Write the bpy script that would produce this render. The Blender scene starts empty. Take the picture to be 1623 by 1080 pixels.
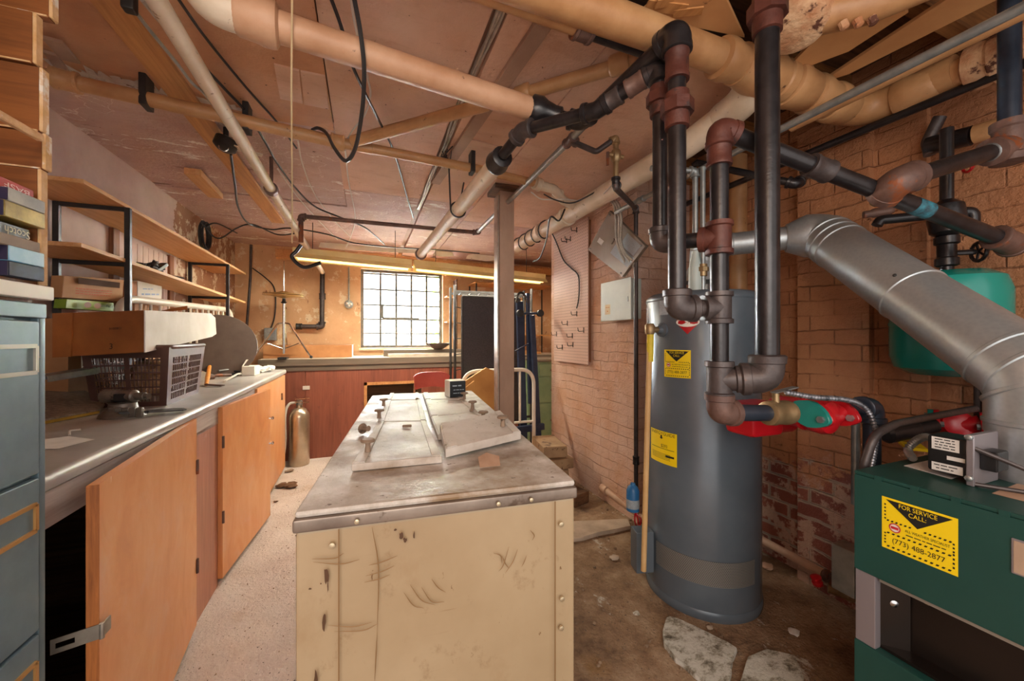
import bpy, bmesh, math, random
from mathutils import Vector, Matrix
R = random.Random(7)
SC = bpy.context.scene
COL = SC.collection
V = Vector
# ---------------------------------------------------------------- camera model
FPX = 600.0
YAW = math.atan(231.5 / 600.0)
HOR = 535.0
EYE = 1.25
CA, SA = math.cos(YAW), math.sin(YAW)

def at(px, py, X=None, Y=None, Z=None, D=None):
    """point of the place seen at a pixel of the photograph, on the plane X=, Y=, Z= or at depth D"""
    u = (px - 811.5) / FPX
    v = (HOR - py) / FPX
    r = V((u * CA + SA, CA - u * SA, v))
    if X is not None: t = X / r.x
    elif Y is not None: t = Y / r.y
    elif Z is not None: t = (Z - EYE) / r.z
    else: t = D
    return V((r.x * t, r.y * t, EYE + r.z * t))

cam = bpy.data.cameras.new('camera')
cam.sensor_width = 36.0
cam.lens = 36.0 * FPX / 1623.0
cam.shift_y = -(540.0 - HOR) / 1623.0
cam.clip_start = 0.02
camo = bpy.data.objects.new('camera', cam)
COL.objects.link(camo)
camo.location = (0, 0, EYE)
camo.rotation_euler = (math.pi / 2, 0, -YAW)
SC.camera = camo
SC.view_settings.view_transform = 'Standard'
SC.view_settings.look = 'None'
SC.view_settings.gamma = 1.0
SC.view_settings.use_curve_mapping = False
SC.view_settings.exposure = 0.8
SC.cycles.use_denoising = True
SC.cycles.max_bounces = 8
SC.cycles.diffuse_bounces = 5

# ---------------------------------------------------------------- mesh builder
def frame(d):
    d = d.normalized()
    a = V((0, 0, 1)) if abs(d.z) < 0.9 else V((1, 0, 0))
    x = a.cross(d).normalized()
    return x, d.cross(x).normalized(), d

def fillet(pts, rad, n=6):
    pts = [V(p) for p in pts]
    if rad <= 0 or len(pts) < 3: return pts
    out = [pts[0]]
    for i in range(1, len(pts) - 1):
        a, p, b = pts[i - 1], pts[i], pts[i + 1]
        da, db = (a - p), (b - p)
        la, lb = da.length, db.length
        if la < 1e-6 or lb < 1e-6: continue
        da /= la; db /= lb
        ang = da.angle(db)
        if ang > 3.05:
            out.append(p); continue
        t = min(rad / math.tan(ang / 2), la * 0.48, lb * 0.48)
        s, e = p + da * t, p + db * t
        for k in range(n + 1):
            w = k / n
            out.append(s * (1 - w) ** 2 + p * 2 * w * (1 - w) + e * w * w)
    out.append(pts[-1])
    return out

def spline(pts, n=8):
    P = [V(p) for p in pts]
    P = [P[0] * 2 - P[1]] + P + [P[-1] * 2 - P[-2]]
    out = []
    for i in range(1, len(P) - 2):
        p0, p1, p2, p3 = P[i - 1:i + 3]
        for k in range(n):
            t = k / n
            out.append(0.5 * ((2 * p1) + (p2 - p0) * t + (2 * p0 - 5 * p1 + 4 * p2 - p3) * t * t + (3 * p1 - p0 - 3 * p2 + p3) * t ** 3))
    out.append(P[-2])
    return out

ORG = {}

class MB:
    def __init__(s): s.bm = bmesh.new(); s.wn = False
    def _bev(s, vs, b, seg=2):
        if b > 0:
            s.wn = True
            seg = 1 if b < 0.0025 else 2
            es = list({e for v in vs for e in v.link_edges})
            bmesh.ops.bevel(s.bm, geom=es, offset=b, segments=seg, affect='EDGES', profile=0.5, clamp_overlap=True)
    def box(s, lo, hi, bev=0.0):
        lo, hi = V(lo), V(hi)
        return s.obox((lo + hi) / 2, hi - lo, None, bev)
    def obox(s, c, size, rot=None, bev=0.0):
        c = V(c); size = V(size)
        M = Matrix.Translation(c) @ (rot.to_4x4() if rot is not None else Matrix()) @ Matrix.Diagonal((abs(size.x), abs(size.y), abs(size.z), 1))
        r = bmesh.ops.create_cube(s.bm, size=1.0, matrix=M)
        s._bev(r['verts'], bev)
        return s
    def beam(s, a, b, w, h, up=(0, 0, 1), bev=0.0):
        """rectangular bar from a to b: w across, h along 'up'"""
        a, b = V(a), V(b)
        d = (b - a); L = d.length; d.normalize()
        x = V(up).cross(d)
        x = x.normalized() if x.length > 1e-5 else V((1, 0, 0))
        z = d.cross(x)
        rot = Matrix((x, d, z)).transposed()
        return s.obox((a + b) / 2, (w, L, h), rot, bev)
    def prism(s, poly, off, bev=0.0):
        off = V(off)
        a = [s.bm.verts.new(V(p)) for p in poly]
        b = [s.bm.verts.new(V(p) + off) for p in poly]
        n = len(a)
        s.bm.faces.new(a[::-1]); s.bm.faces.new(b)
        for i in range(n):
            s.bm.faces.new((a[i], a[(i + 1) % n], b[(i + 1) % n], b[i]))
        s._bev(a + b, bev)
        return s
    def hexa(s, lo4, hi4, bev=0.0):
        a = [s.bm.verts.new(V(p)) for p in lo4]
        b = [s.bm.verts.new(V(p)) for p in hi4]
        s.bm.faces.new(a[::-1]); s.bm.faces.new(b)
        for i in range(4): s.bm.faces.new((a[i], a[(i + 1) % 4], b[(i + 1) % 4], b[i]))
        s._bev(a + b, bev)
        return s
    def tube(s, pts, r, seg=12, closed=False, caps=True):
        pts = [V(p) for p in pts]
        if not closed:
            q = [pts[0]]
            for p in pts[1:]:
                if (p - q[-1]).length > 1e-5: q.append(p)
            if len(q) < len(pts) and hasattr(r, '__len__'): r = r[0]
            pts = q
        n = len(pts)
        if n < 2: return s
        rs = list(r) if hasattr(r, '__len__') else [r] * n
        T = []
        for i in range(n):
            if closed: t = pts[(i + 1) % n] - pts[i - 1]
            elif i == 0: t = pts[1] - pts[0]
            elif i == n - 1: t = pts[-1] - pts[-2]
            else: t = (pts[i + 1] - pts[i]).normalized() + (pts[i] - pts[i - 1]).normalized()
            T.append(t.normalized() if t.length > 1e-9 else V((0, 0, 1)))
        x, _, _ = frame(T[0])
        rings = []
        for i in range(n):
            x = (x - T[i] * x.dot(T[i]))
            x = x.normalized() if x.length > 1e-6 else frame(T[i])[0]
            y = T[i].cross(x)
            rings.append([s.bm.verts.new(pts[i] + (x * math.cos(2 * math.pi * k / seg) + y * math.sin(2 * math.pi * k / seg)) * rs[i]) for k in range(seg)])
        m = n if closed else n - 1
        for i in range(m):
            A, B = rings[i], rings[(i + 1) % n]
            for k in range(seg):
                s.bm.faces.new((A[k], A[(k + 1) % seg], B[(k + 1) % seg], B[k]))
        if caps and not closed:
            s.bm.faces.new(rings[0][::-1]); s.bm.faces.new(rings[-1])
        return s
    def cyl(s, a, b, r, seg=16): return s.tube([a, b], r, seg)
    def lathe(s, prof, o, axis=(0, 0, 1), seg=24, caps=True):
        """prof: (radius, height along axis)"""
        o = V(o); x, y, d = frame(V(axis))
        rings = []
        for (r, h) in prof:
            r = max(r, 1e-4)
            rings.append([s.bm.verts.new(o + d * h + (x * math.cos(2 * math.pi * k / seg) + y * math.sin(2 * math.pi * k / seg)) * r) for k in range(seg)])
        for A, B in zip(rings, rings[1:]):
            for k in range(seg): s.bm.faces.new((A[k], A[(k + 1) % seg], B[(k + 1) % seg], B[k]))
        if caps:
            s.bm.faces.new(rings[0][::-1]); s.bm.faces.new(rings[-1])
        return s
    def ball(s, c, r, sc=(1, 1, 1), seg=12):
        M = Matrix.Translation(V(c)) @ Matrix.Diagonal((r * sc[0], r * sc[1], r * sc[2], 1))
        bmesh.ops.create_uvsphere(s.bm, u_segments=seg, v_segments=max(6, seg // 2), radius=1.0, matrix=M)
        return s
    def lump(s, c, size, amp=0.25, sub=2, rot=None, rng=None):
        """irregular stone / crumpled lump"""
        rng = rng or R
        M = Matrix.Translation(V(c)) @ (rot.to_4x4() if rot is not None else Matrix()) @ Matrix.Diagonal((size[0] / 2, size[1] / 2, size[2] / 2, 1))
        r = bmesh.ops.create_icosphere(s.bm, subdivisions=sub, radius=1.0, matrix=M)
        for v in r['verts']:
            v.co = V(c) + (v.co - V(c)) * (1 + rng.uniform(-amp, amp))
        return s
    def grid(s, f, nu, nv, thick=None):
        """surface f(u,v), optionally with thickness vector"""
        def lay(o):
            return [[s.bm.verts.new(f(i / nu, j / nv) + o) for j in range(nv + 1)] for i in range(nu + 1)]
        G = lay(V((0, 0, 0)))
        for i in range(nu):
            for j in range(nv): s.bm.faces.new((G[i][j], G[i + 1][j], G[i + 1][j + 1], G[i][j + 1]))
        if thick is not None:
            H = lay(V(thick))
            for i in range(nu):
                for j in range(nv): s.bm.faces.new((H[i][j], H[i][j + 1], H[i + 1][j + 1], H[i + 1][j]))
            for i in range(nu):
                for j in (0, nv):
                    q = (G[i][j], G[i + 1][j], H[i + 1][j], H[i][j]); s.bm.faces.new(q if j else q[::-1])
            for j in range(nv):
                for i in (0, nu):
                    q = (G[i][j], G[i][j + 1], H[i][j + 1], H[i][j]); s.bm.faces.new(q[::-1] if i else q)
        return s
    def add(s, verts, faces):
        vs = [s.bm.verts.new(V(v)) for v in verts]
        for f in faces:
            try: s.bm.faces.new([vs[i] for i in f])
            except ValueError: pass
        return s
    def build(s, name, m, parent=None, org=None, ang=38):
        bm = s.bm
        bmesh.ops.recalc_face_normals(bm, faces=bm.faces)
        if parent is not None: org = ORG[parent.name]
        elif org is None:
            if bm.verts:
                xs = [v.co for v in bm.verts]
                org = V(((min(v.x for v in xs) + max(v.x for v in xs)) / 2, (min(v.y for v in xs) + max(v.y for v in xs)) / 2, min(v.z for v in xs)))
            else: org = V((0, 0, 0))
        for v in bm.verts: v.co -= org
        me = bpy.data.meshes.new(name)
        bm.to_mesh(me); bm.free()
        for p in me.polygons: p.use_smooth = True
        me.set_sharp_from_angle(angle=math.radians(ang))
        me.materials.append(m)
        o = bpy.data.objects.new(name, me)
        COL.objects.link(o)
        if s.wn:
            md = o.modifiers.new('weighted_normals', 'WEIGHTED_NORMAL'); md.keep_sharp = True
        if parent is not None: o.parent = parent
        else: o.location = org
        ORG[o.name] = V(org)
        return o

def thing(name, label, cat, loc=(0, 0, 0), group=None):
    o = bpy.data.objects.new(name, None)
    COL.objects.link(o)
    o.empty_display_size = 0.05
    o.location = V(loc); ORG[o.name] = V(loc)
    o['label'] = label; o['category'] = cat
    if group: o['group'] = group
    return o

def one(name, mb, m, label, cat, group=None):
    o = mb.build(name, m)
    o['label'] = label; o['category'] = cat
    if group: o['group'] = group
    return o

def struct(name, mb, m, parent=None, ang=38):
    o = mb.build(name, m, parent, ang=ang)
    if parent is None: o['kind'] = 'structure'
    return o

# lettering -------------------------------------------------------------------
_tc = {}
def text2d(s, h, align='CENTER'):
    key = (s, align)
    if key not in _tc:
        cu = bpy.data.curves.new('t', 'FONT'); cu.body = s; cu.align_x = align; cu.align_y = 'CENTER'; cu.resolution_u = 3
        o = bpy.data.objects.new('t', cu); COL.objects.link(o)
        dg = bpy.context.evaluated_depsgraph_get(); dg.update()
        me = o.evaluated_get(dg).to_mesh()
        _tc[key] = ([(v.co.x, v.co.y) for v in me.vertices], [tuple(p.vertices) for p in me.polygons])
        o.evaluated_get(dg).to_mesh_clear()
        bpy.data.objects.remove(o); bpy.data.curves.remove(cu)
    vs, fs = _tc[key]
    return [(x * h * 1.35, y * h * 1.35) for x, y in vs], fs

def put_text(mb, s, h, f, cx=0, cy=0, sx=1.0, align='CENTER', flip=False, slant=0):
    """f(u,v) maps sticker coordinates (metres) to the place"""
    vs, fs = text2d(s, h, align)
    k = -1 if flip else 1
    mb.add([f(cx + k * (x * sx + slant * y), cy + k * y) for x, y in vs], fs)

def put_line(mb, w, h, f, cx=0, cy=0, seed=1):
    """a line of print too small to read: short word-length strokes"""
    rr = random.Random(seed * 7 + int(w * 1e4)); x = cx - w / 2
    while x < cx + w / 2 - h:
        l = min(rr.uniform(1.2, 4.0) * h, cx + w / 2 - x)
        mb.add([f(x, cy - h * .3), f(x + l, cy - h * .3), f(x + l, cy + h * .3), f(x, cy + h * .3)], [(0, 1, 2, 3)])
        x += l + h * 0.6

def flat(o, ux, uy):
    o, ux, uy = V(o), V(ux).normalized(), V(uy).normalized()
    n = ux.cross(uy)
    return lambda u, v, d=0.0: o + ux * u + uy * v + n * d

def rect(mb, f, u0, v0, u1, v1, d=0.0):
    mb.add([f(u0, v0, d), f(u1, v0, d), f(u1, v1, d), f(u0, v1, d)], [(0, 1, 2, 3)])

# ---------------------------------------------------------------- pipe fittings
def elbow(parent, a, p, b, r, m, name='elbow', k=1.3, L=2.1):
    a, p, b = V(a), V(p), V(b)
    da, db = (a - p).normalized(), (b - p).normalized()
    l = r * L
    mb = MB()
    mb.tube(fillet([p + da * l, p, p + db * l], r * 1.6, 8), r * k, 18)
    for d in (da, db):
        mb.lathe([(r * 1.25, l * 0.62), (r * 1.52, l * 0.68), (r * 1.55, l * 0.98), (r * 1.4, l * 1.04), (r * 1.0, l * 1.05)], p, d, 18)
    return mb.build(name, m, parent)

def coupling(parent, p, d, r, m, L=None, name='coupling'):
    p, d = V(p), V(d).normalized(); L = L or r * 2.4
    mb = MB().lathe([(r, -L / 2), (r * 1.36, -L / 2), (r * 1.4, -L * 0.36), (r * 1.3, -L * 0.3), (r * 1.3, L * 0.3), (r * 1.4, L * 0.36), (r * 1.36, L / 2), (r, L / 2)], p, d, 18)
    return mb.build(name, m, parent)

def union(parent, p, d, r, m, name='union'):
    p, d = V(p), V(d).normalized()
    mb = MB().lathe([(r, -r * 2.4), (r * 1.35, -r * 2.3), (r * 1.4, -r * 0.7)], p, d, 16)
    mb.lathe([(r * 1.4, -r * 0.8), (r * 1.85, -r * 0.75), (r * 1.85, r * 0.65), (r * 1.5, r * 0.8)], p, d, 8)
    mb.lathe([(r * 1.4, r * 0.7), (r * 1.36, r * 1.7), (r, r * 1.8)], p, d, 16)
    return mb.build(name, m, parent)

def tee(parent, p, ax, br, r, m, rb=None, name='tee', L=2.3):
    p, ax, br = V(p), V(ax).normalized(), V(br).normalized(); rb = rb or r
    l = r * L
    mb = MB().lathe([(r, -l), (r * 1.5, -l * 0.98), (r * 1.52, -l * 0.72), (r * 1.3, -l * 0.66), (r * 1.3, l * 0.66), (r * 1.52, l * 0.72), (r * 1.5, l * 0.98), (r, l)], p, ax, 18)
    mb.lathe([(rb * 1.28, 0), (rb * 1.28, l * 0.72), (rb * 1.5, l * 0.78), (rb * 1.5, l * 1.08), (rb, l * 1.1)], p, br, 18)
    return mb.build(name, m, parent)

def pipe(parent, pts, r, m, name='pipe', bend=0.0, seg=18):
    return MB().tube(fillet(pts, bend), r, seg).build(name, m, parent)

def wire(pts, r, n=8, seg=6): return MB().tube(spline(pts, n), r, seg)

def coil(path, r, pitch, wr, seg=6):
    """armoured flexible conduit: ribbed tube"""
    P = spline(path, 10)
    L = sum((b - a).length for a, b in zip(P, P[1:]))
    n = int(L / pitch) * 2
    # resample
    out, acc, i = [], 0.0, 0
    step = L / n
    d = [0.0]
    for a, b in zip(P, P[1:]): d.append(d[-1] + (b - a).length)
    j = 0
    for k in range(n + 1):
        t = min(k * step, L - 1e-6)
        while j < len(d) - 2 and d[j + 1] < t: j += 1
        w = (t - d[j]) / max(d[j + 1] - d[j], 1e-9)
        out.append(P[j].lerp(P[j + 1], w))
    return MB().tube(out, [r if k % 2 else r - wr for k in range(len(out))], 10)

# ---------------------------------------------------------------- materials
def lin(c):
    def g(v):
        v /= 255.0
        return v / 12.92 if v <= 0.04045 else ((v + 0.055) / 1.055) ** 2.4
    return (g(c[0]), g(c[1]), g(c[2]), 1.0)

class NT:
    def __init__(s, name):
        s.m = bpy.data.materials.new(name); s.m.use_nodes = True
        s.t = s.m.node_tree; s.t.nodes.clear()
        s.out = s.n('ShaderNodeOutputMaterial'); s.b = s.n('ShaderNodeBsdfPrincipled')
        s.l(s.b.outputs[0], s.out.inputs[0])
        s.pos = None
    def n(s, k, **kw):
        x = s.t.nodes.new(k)
        for a, b in kw.items(): setattr(x, a, b)
        return x
    def l(s, a, b): s.t.links.new(a, b)
    def coord(s, scale=(1, 1, 1), rot=(0, 0, 0), world=True):
        if world:
            g = s.n('ShaderNodeNewGeometry').outputs['Position']
        else:
            g = s.n('ShaderNodeTexCoord').outputs['Object']
        mp = s.n('ShaderNodeMapping'); mp.inputs['Scale'].default_value = scale; mp.inputs['Rotation'].default_value = rot
        s.l(g, mp.inputs[0])
        return mp.outputs[0]
    def noise(s, scale, detail=6, rough=0.6, co=None, dist=0.0):
        x = s.n('ShaderNodeTexNoise'); x.inputs['Scale'].default_value = scale; x.inputs['Detail'].default_value = detail
        x.inputs['Roughness'].default_value = rough; x.inputs['Distortion'].default_value = dist
        if co is None: co = s.coord()
        s.l(co, x.inputs['Vector'])
        return x.outputs['Fac']
    def ramp(s, f, stops):
        x = s.n('ShaderNodeValToRGB'); e = x.color_ramp.elements
        while len(e) < len(stops): e.new(0.5)
        for i, (p, c) in enumerate(stops):
            e[i].position = p; e[i].color = c if len(c) == 4 else lin(c)
        s.l(f, x.inputs[0]); return x.outputs[0]
    def step(s, f, a, b): return s.ramp(f, [(a, (0, 0, 0, 1)), (b, (1, 1, 1, 1))])
    def mix(s, f, a, b):
        x = s.n('ShaderNodeMix', data_type='RGBA')
        for v, i in ((f, 0), (a, 6), (b, 7)):
            if hasattr(v, 'is_linked'): s.l(v, x.inputs[i])
            elif isinstance(v, (int, float)): x.inputs[i].default_value = v
            else: x.inputs[i].default_value = v if len(v) == 4 else lin(v)
        return x.outputs[2]
    def math(s, op, a, b=0.0, c=None):
        x = s.n('ShaderNodeMath', operation=op)
        for i, v in enumerate((a, b, c)):
            if v is None: continue
            if hasattr(v, 'is_linked'): s.l(v, x.inputs[i])
            else: x.inputs[i].default_value = v
        return x.outputs[0]
    def bump(s, h, st=0.3, d=0.01):
        x = s.n('ShaderNodeBump'); x.inputs['Strength'].default_value = st; x.inputs['Distance'].default_value = d
        s.l(h, x.inputs['Height']); s.l(x.outputs[0], s.b.inputs['Normal'])
    def fin(s, col, rough=0.6, metal=0.0, spec=None):
        for v, k in ((col, 'Base Color'), (rough, 'Roughness'), (metal, 'Metallic')):
            i = s.b.inputs[k]
            if hasattr(v, 'is_linked'): s.l(v, i)
            elif isinstance(v, (int, float)): i.default_value = v
            else: i.default_value = v if len(v) == 4 else lin(v)
        if spec is not None: s.b.inputs['Specular IOR Level'].default_value = spec
        return s.m

def mottled(name, c1, c2, scale=8, rough=0.6, metal=0.0, c3=None, t3=0.68, s3=14, bump=0.0, bs=40, spec=None, lo=0.35, hi=0.65, co=(1, 1, 1)):
    n = NT(name); k = n.coord(co)
    col = n.ramp(n.noise(scale, co=k), [(lo, c1), (hi, c2)])
    if c3 is not None:
        col = n.mix(n.step(n.noise(s3, 8, 0.65, co=k), t3, t3 + 0.05), col, c3)
    if bump: n.bump(n.noise(bs, 5, 0.6, co=k), bump, 0.01)
    return n.fin(col, rough, metal, spec)

def plain(name, c, rough=0.5, metal=0.0, spec=None): return NT(name).fin(c, rough, metal, spec)

def wood(name, c1, c2, axis='Y', rough=0.55, c3=None, t3=0.66, fine=60, spec=None):
    n = NT(name)
    sc = {'X': (0.06, 1, 1), 'Y': (1, 0.06, 1), 'Z': (1, 1, 0.06)}[axis]
    k = n.coord(sc)
    a = n.noise(fine, 6, 0.65, co=k, dist=0.6)
    b = n.noise(fine / 8, 4, 0.6, co=k)
    f = n.math('ADD', n.math('MULTIPLY', a, 0.5), n.math('MULTIPLY', b, 0.5))
    col = n.ramp(f, [(0.36, c2), (0.62, c1)])
    if c3 is not None:
        col = n.mix(n.step(n.noise(9, 8, 0.7), t3, t3 + 0.08), col, c3)
    n.bump(a, 0.12, 0.004)
    return n.fin(col, rough, 0.0, spec)
# ================================================================= PALETTE
XL, XR, XA, YB, ZC = -1.35, 1.70, 2.16, 5.0, 2.29      # left wall, right wall, alcove wall, back wall, ceiling

def ceiling_mat(name, c1, c2, peel):
    n = NT(name)
    k = n.coord()
    col = n.ramp(n.noise(2.2, 5, 0.6, co=k), [(0.3, c1), (0.7, c2)])
    col = n.mix(n.math('MULTIPLY', n.step(n.noise(7, 8, 0.7, co=n.coord((0.6, 1.6, 1))), 0.52, 0.7), 0.45), col, (176, 128, 98))
    col = n.mix(n.step(n.noise(42, 4, 0.5, co=k), 0.71, 0.74), col, (96, 62, 45))          # specks
    if peel:
        col = n.mix(n.step(n.noise(5.5, 9, 0.72, co=n.coord((0.45, 1.4, 1))), peel, peel + 0.02), col, (232, 226, 218))
        col = n.mix(n.step(n.noise(6.0, 9, 0.72, co=n.coord((0.35, 1.9, 1))), peel + 0.02, peel + 0.05), col, (120, 84, 66))
    v = n.n('ShaderNodeTexVoronoi', feature='DISTANCE_TO_EDGE'); v.inputs['Scale'].default_value = 1.9
    w_ = n.n('ShaderNodeVectorMath', operation='ADD'); wn = n.n('ShaderNodeTexNoise'); wn.inputs['Scale'].default_value = 3.0; wn.inputs['Detail'].default_value = 6
    n.l(k, wn.inputs['Vector']); n.l(k, w_.inputs[0]); n.l(wn.outputs['Color'], w_.inputs[1]); n.l(w_.outputs[0], v.inputs['Vector'])
    crk = n.math('LESS_THAN', v.outputs['Distance'], 0.006)
    if peel: col = n.mix(n.math('MULTIPLY', crk, 0.7), col, (224, 206, 194))
    h = n.math('ADD', n.noise(60, 3, 0.5, co=k), n.math('MULTIPLY', n.noise(9, 6, 0.7, co=k), 1.6))
    h = n.math('ADD', h, n.math('MULTIPLY', n.noise(14, 5, 0.7, co=n.coord((0.5, 3.0, 1))), 1.4 if peel else 0.4))
    n.bump(h, 0.4 if peel else 0.25, 0.014)
    return n.fin(col, 0.75)

def brick_mat(name, ax, c1, c2, c3, mortar, base=None, bz=0.75):
    """painted brick seen on a wall whose horizontal runs along axis ax"""
    n = NT(name)
    g = n.n('ShaderNodeNewGeometry').outputs['Position']
    sp = n.n('ShaderNodeSeparateXYZ'); n.l(g, sp.inputs[0])
    cb = n.n('ShaderNodeCombineXYZ')
    wob = n.noise(3.0, 4, 0.6)
    n.l(n.math('ADD', sp.outputs[0], sp.outputs[1]), cb.inputs[0])
    n.l(n.math('ADD', sp.outputs[2], n.math('MULTIPLY', wob, 0.06)), cb.inputs[1])
    b = n.n('ShaderNodeTexBrick')
    b.inputs['Scale'].default_value = 1.0; b.inputs['Brick Width'].default_value = 0.215; b.inputs['Row Height'].default_value = 0.073
    b.inputs['Mortar Size'].default_value = 0.0045; b.inputs['Mortar Smooth'].default_value = 0.8; b.inputs['Bias'].default_value = -0.2
    b.inputs['Color1'].default_value = lin(c1); b.inputs['Color2'].default_value = lin(c2); b.inputs['Mortar'].default_value = lin(c2)
    n.l(cb.outputs[0], b.inputs['Vector'])
    k = n.coord()
    col = n.mix(n.math('MULTIPLY', n.step(n.noise(4, 6, 0.6, co=k), 0.4, 0.65), 0.6), b.outputs['Color'], c3)
    jf = n.math('MULTIPLY', b.outputs['Fac'], n.step(n.noise(2.6, 7, 0.7, co=n.coord((1, 1, 2.2), (0, 0, 0.4))), 0.42, 0.62))
    col = n.mix(n.math('MULTIPLY', jf, 0.85), col, mortar)
    broken = n.step(n.noise(11, 9, 0.72, co=n.coord((1, 0.6, 1.6))), 0.66, 0.68)
    col = n.mix(broken, col, mortar)
    if base is not None:                                    # paint gone from the lower courses, bare brick showing
        z = n.math('ADD', sp.outputs[2], n.math('MULTIPLY', n.noise(5, 7, 0.7, co=k), 0.9))
        bb = n.n('ShaderNodeTexBrick')
        bb.inputs['Scale'].default_value = 1.0; bb.inputs['Brick Width'].default_value = 0.215; bb.inputs['Row Height'].default_value = 0.073
        bb.inputs['Mortar Size'].default_value = 0.009; bb.inputs['Bias'].default_value = 0.1
        bb.inputs['Color1'].default_value = lin(base[0]); bb.inputs['Color2'].default_value = lin(base[1]); bb.inputs['Mortar'].default_value = lin(base[2])
        n.l(cb.outputs[0], bb.inputs['Vector'])
        bare = n.mix(n.step(n.noise(7, 8, 0.7, co=k), 0.5, 0.54), bb.outputs['Color'], base[3])
        col = n.mix(n.step(n.math('SUBTRACT', bz + 0.45, z), 0.0, 0.08), col, bare)
    h = n.math('ADD', n.math('MULTIPLY', jf, -0.9), n.math('ADD', n.math('MULTIPLY', n.noise(30, 6, 0.7, co=k), 1.2), n.math('MULTIPLY', broken, -1.2)))
    n.bump(h, 0.9, 0.014)
    return n.fin(col, 0.7)

def floor_mat():
    n = NT('floor_concrete'); k = n.coord()
    col = n.ramp(n.noise(3, 8, 0.7, co=k), [(0.3, (186, 168, 158)), (0.7, (214, 202, 194))])
    sp = n.n('ShaderNodeSeparateXYZ'); n.l(n.n('ShaderNodeNewGeometry').outputs['Position'], sp.inputs[0])
    e = n.math('ADD', sp.outputs[0], n.math('MULTIPLY', n.noise(2.2, 6, 0.65, co=k), 0.8))
    dirt = n.ramp(n.noise(5, 9, 0.75, co=k), [(0.32, (88, 64, 46)), (0.5, (146, 116, 88)), (0.66, (176, 150, 122))])
    col = n.mix(n.step(e, 0.45, 0.95), col, dirt)                                  # loose dirt on the boiler's side
    yel = n.step(n.noise(2.7, 5, 0.6, co=n.coord((1, 1, 1), (0, 0, 1.0))), 0.6, 0.72)
    col = n.mix(n.math('MULTIPLY', yel, 0.5), col, (160, 118, 52))
    col = n.mix(n.step(n.noise(85, 3, 0.5, co=k), 0.66, 0.69), col, (84, 72, 62))
    wh = n.math('MULTIPLY', n.step(n.noise(4.2, 9, 0.8, co=n.coord((1.3, 0.8, 1))), 0.6, 0.64), n.step(e, 0.95, 1.2))
    col = n.mix(wh, col, (198, 190, 176))
    h = n.math('ADD', n.math('MULTIPLY', n.noise(6, 8, 0.7, co=k), 2.0), n.noise(70, 4, 0.6, co=k))
    n.bump(h, 0.55, 0.02)
    return n.fin(col, 0.85)

m_ceil = ceiling_mat('ceiling_pink_board', (200, 156, 128), (220, 182, 158), None)
m_ceil_left = ceiling_mat('ceiling_brown_board', (186, 130, 92), (206, 156, 120), None)
m_ceil_far = ceiling_mat('ceiling_peeling', (178, 142, 130), (204, 172, 160), 0.60)
m_brick = brick_mat('painted_brick', 1, (224, 190, 172), (216, 178, 158), (206, 150, 108), (196, 152, 132))
m_brick2 = brick_mat('painted_brick_alcove', 1, (196, 138, 96), (184, 124, 84), (164, 106, 70), (140, 92, 62),
                     base=((120, 62, 52), (150, 84, 66), (176, 156, 140), (196, 160, 140)), bz=0.62)
m_floor = floor_mat()

def leftwall_mat():
    n = NT('left_wall_paint'); k = n.coord()
    col = n.ramp(n.noise(2.5, 6, 0.65, co=k), [(0.3, (186, 156, 146)), (0.7, (214, 190, 180))])
    sp = n.n('ShaderNodeSeparateXYZ'); n.l(n.n('ShaderNodeNewGeometry').outputs['Position'], sp.inputs[0])
    far = n.step(n.math('ADD', sp.outputs[1], n.noise(4, 6, 0.7, co=k)), 3.55, 0.0 + 3.9)
    peel = n.mix(n.step(n.noise(6, 9, 0.72, co=k), 0.52, 0.54), (150, 104, 74), (206, 186, 160))
    x = n.n('ShaderNodeMath', operation='GREATER_THAN'); n.l(n.math('ADD', sp.outputs[1], n.math('MULTIPLY', n.noise(4, 6, 0.7, co=k), 0.5)), x.inputs[0]); x.inputs[1].default_value = 3.85
    col = n.mix(x.outputs[0], col, peel)
    n.bump(n.noise(18, 8, 0.7, co=k), 0.25, 0.008)
    return n.fin(col, 0.7)
m_lwall = leftwall_mat()

def backwall_mat():
    n = NT('back_wall_paint'); k = n.coord()
    col = n.ramp(n.noise(2.0, 6, 0.65, co=k), [(0.3, (198, 152, 112)), (0.7, (222, 184, 142))])
    col = n.mix(n.step(n.noise(5, 9, 0.75, co=k), 0.56, 0.58), col, (226, 204, 170))
    col = n.mix(n.step(n.noise(7, 9, 0.75, co=n.coord((1.2, 1, 0.8), (0, 0, 1))), 0.63, 0.66), col, (140, 88, 54))
    n.bump(n.noise(16, 8, 0.7, co=k), 0.3, 0.01)
    return n.fin(col, 0.75)
m_bwall = backwall_mat()

m_dark = plain('dark_void', (30, 24, 20), 0.9)
m_oldwood = wood('old_dark_wood', (120, 84, 56), (58, 38, 26), 'X', 0.8)
m_joist = wood('joist_wood', (176, 120, 66), (112, 70, 36), 'X', 0.75)
m_batten = wood('batten_wood', (206, 150, 92), (166, 110, 60), 'Y', 0.65)
m_shelf = wood('shelf_pine', (222, 176, 124), (196, 142, 90), 'Y', 0.6)
m_stud = wood('stud_wood', (156, 104, 66), (110, 70, 44), 'Z', 0.7)
m_post = mottled('post_paint', (150, 116, 96), (178, 146, 124), 3, 0.7, c3=(66, 46, 38), t3=0.64, s3=9, bump=0.3, bs=20, co=(1, 1, 0.4))
m_tan = mottled('tan_painted_pipe', (166, 118, 76), (196, 150, 104), 5, 0.45, c3=(92, 62, 44), t3=0.67, s3=22, bump=0.12, bs=40)
m_tan2 = mottled('pink_painted_pipe', (186, 138, 104), (206, 162, 130), 5, 0.5, c3=(110, 76, 58), t3=0.66, s3=24, bump=0.12, bs=40)
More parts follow.
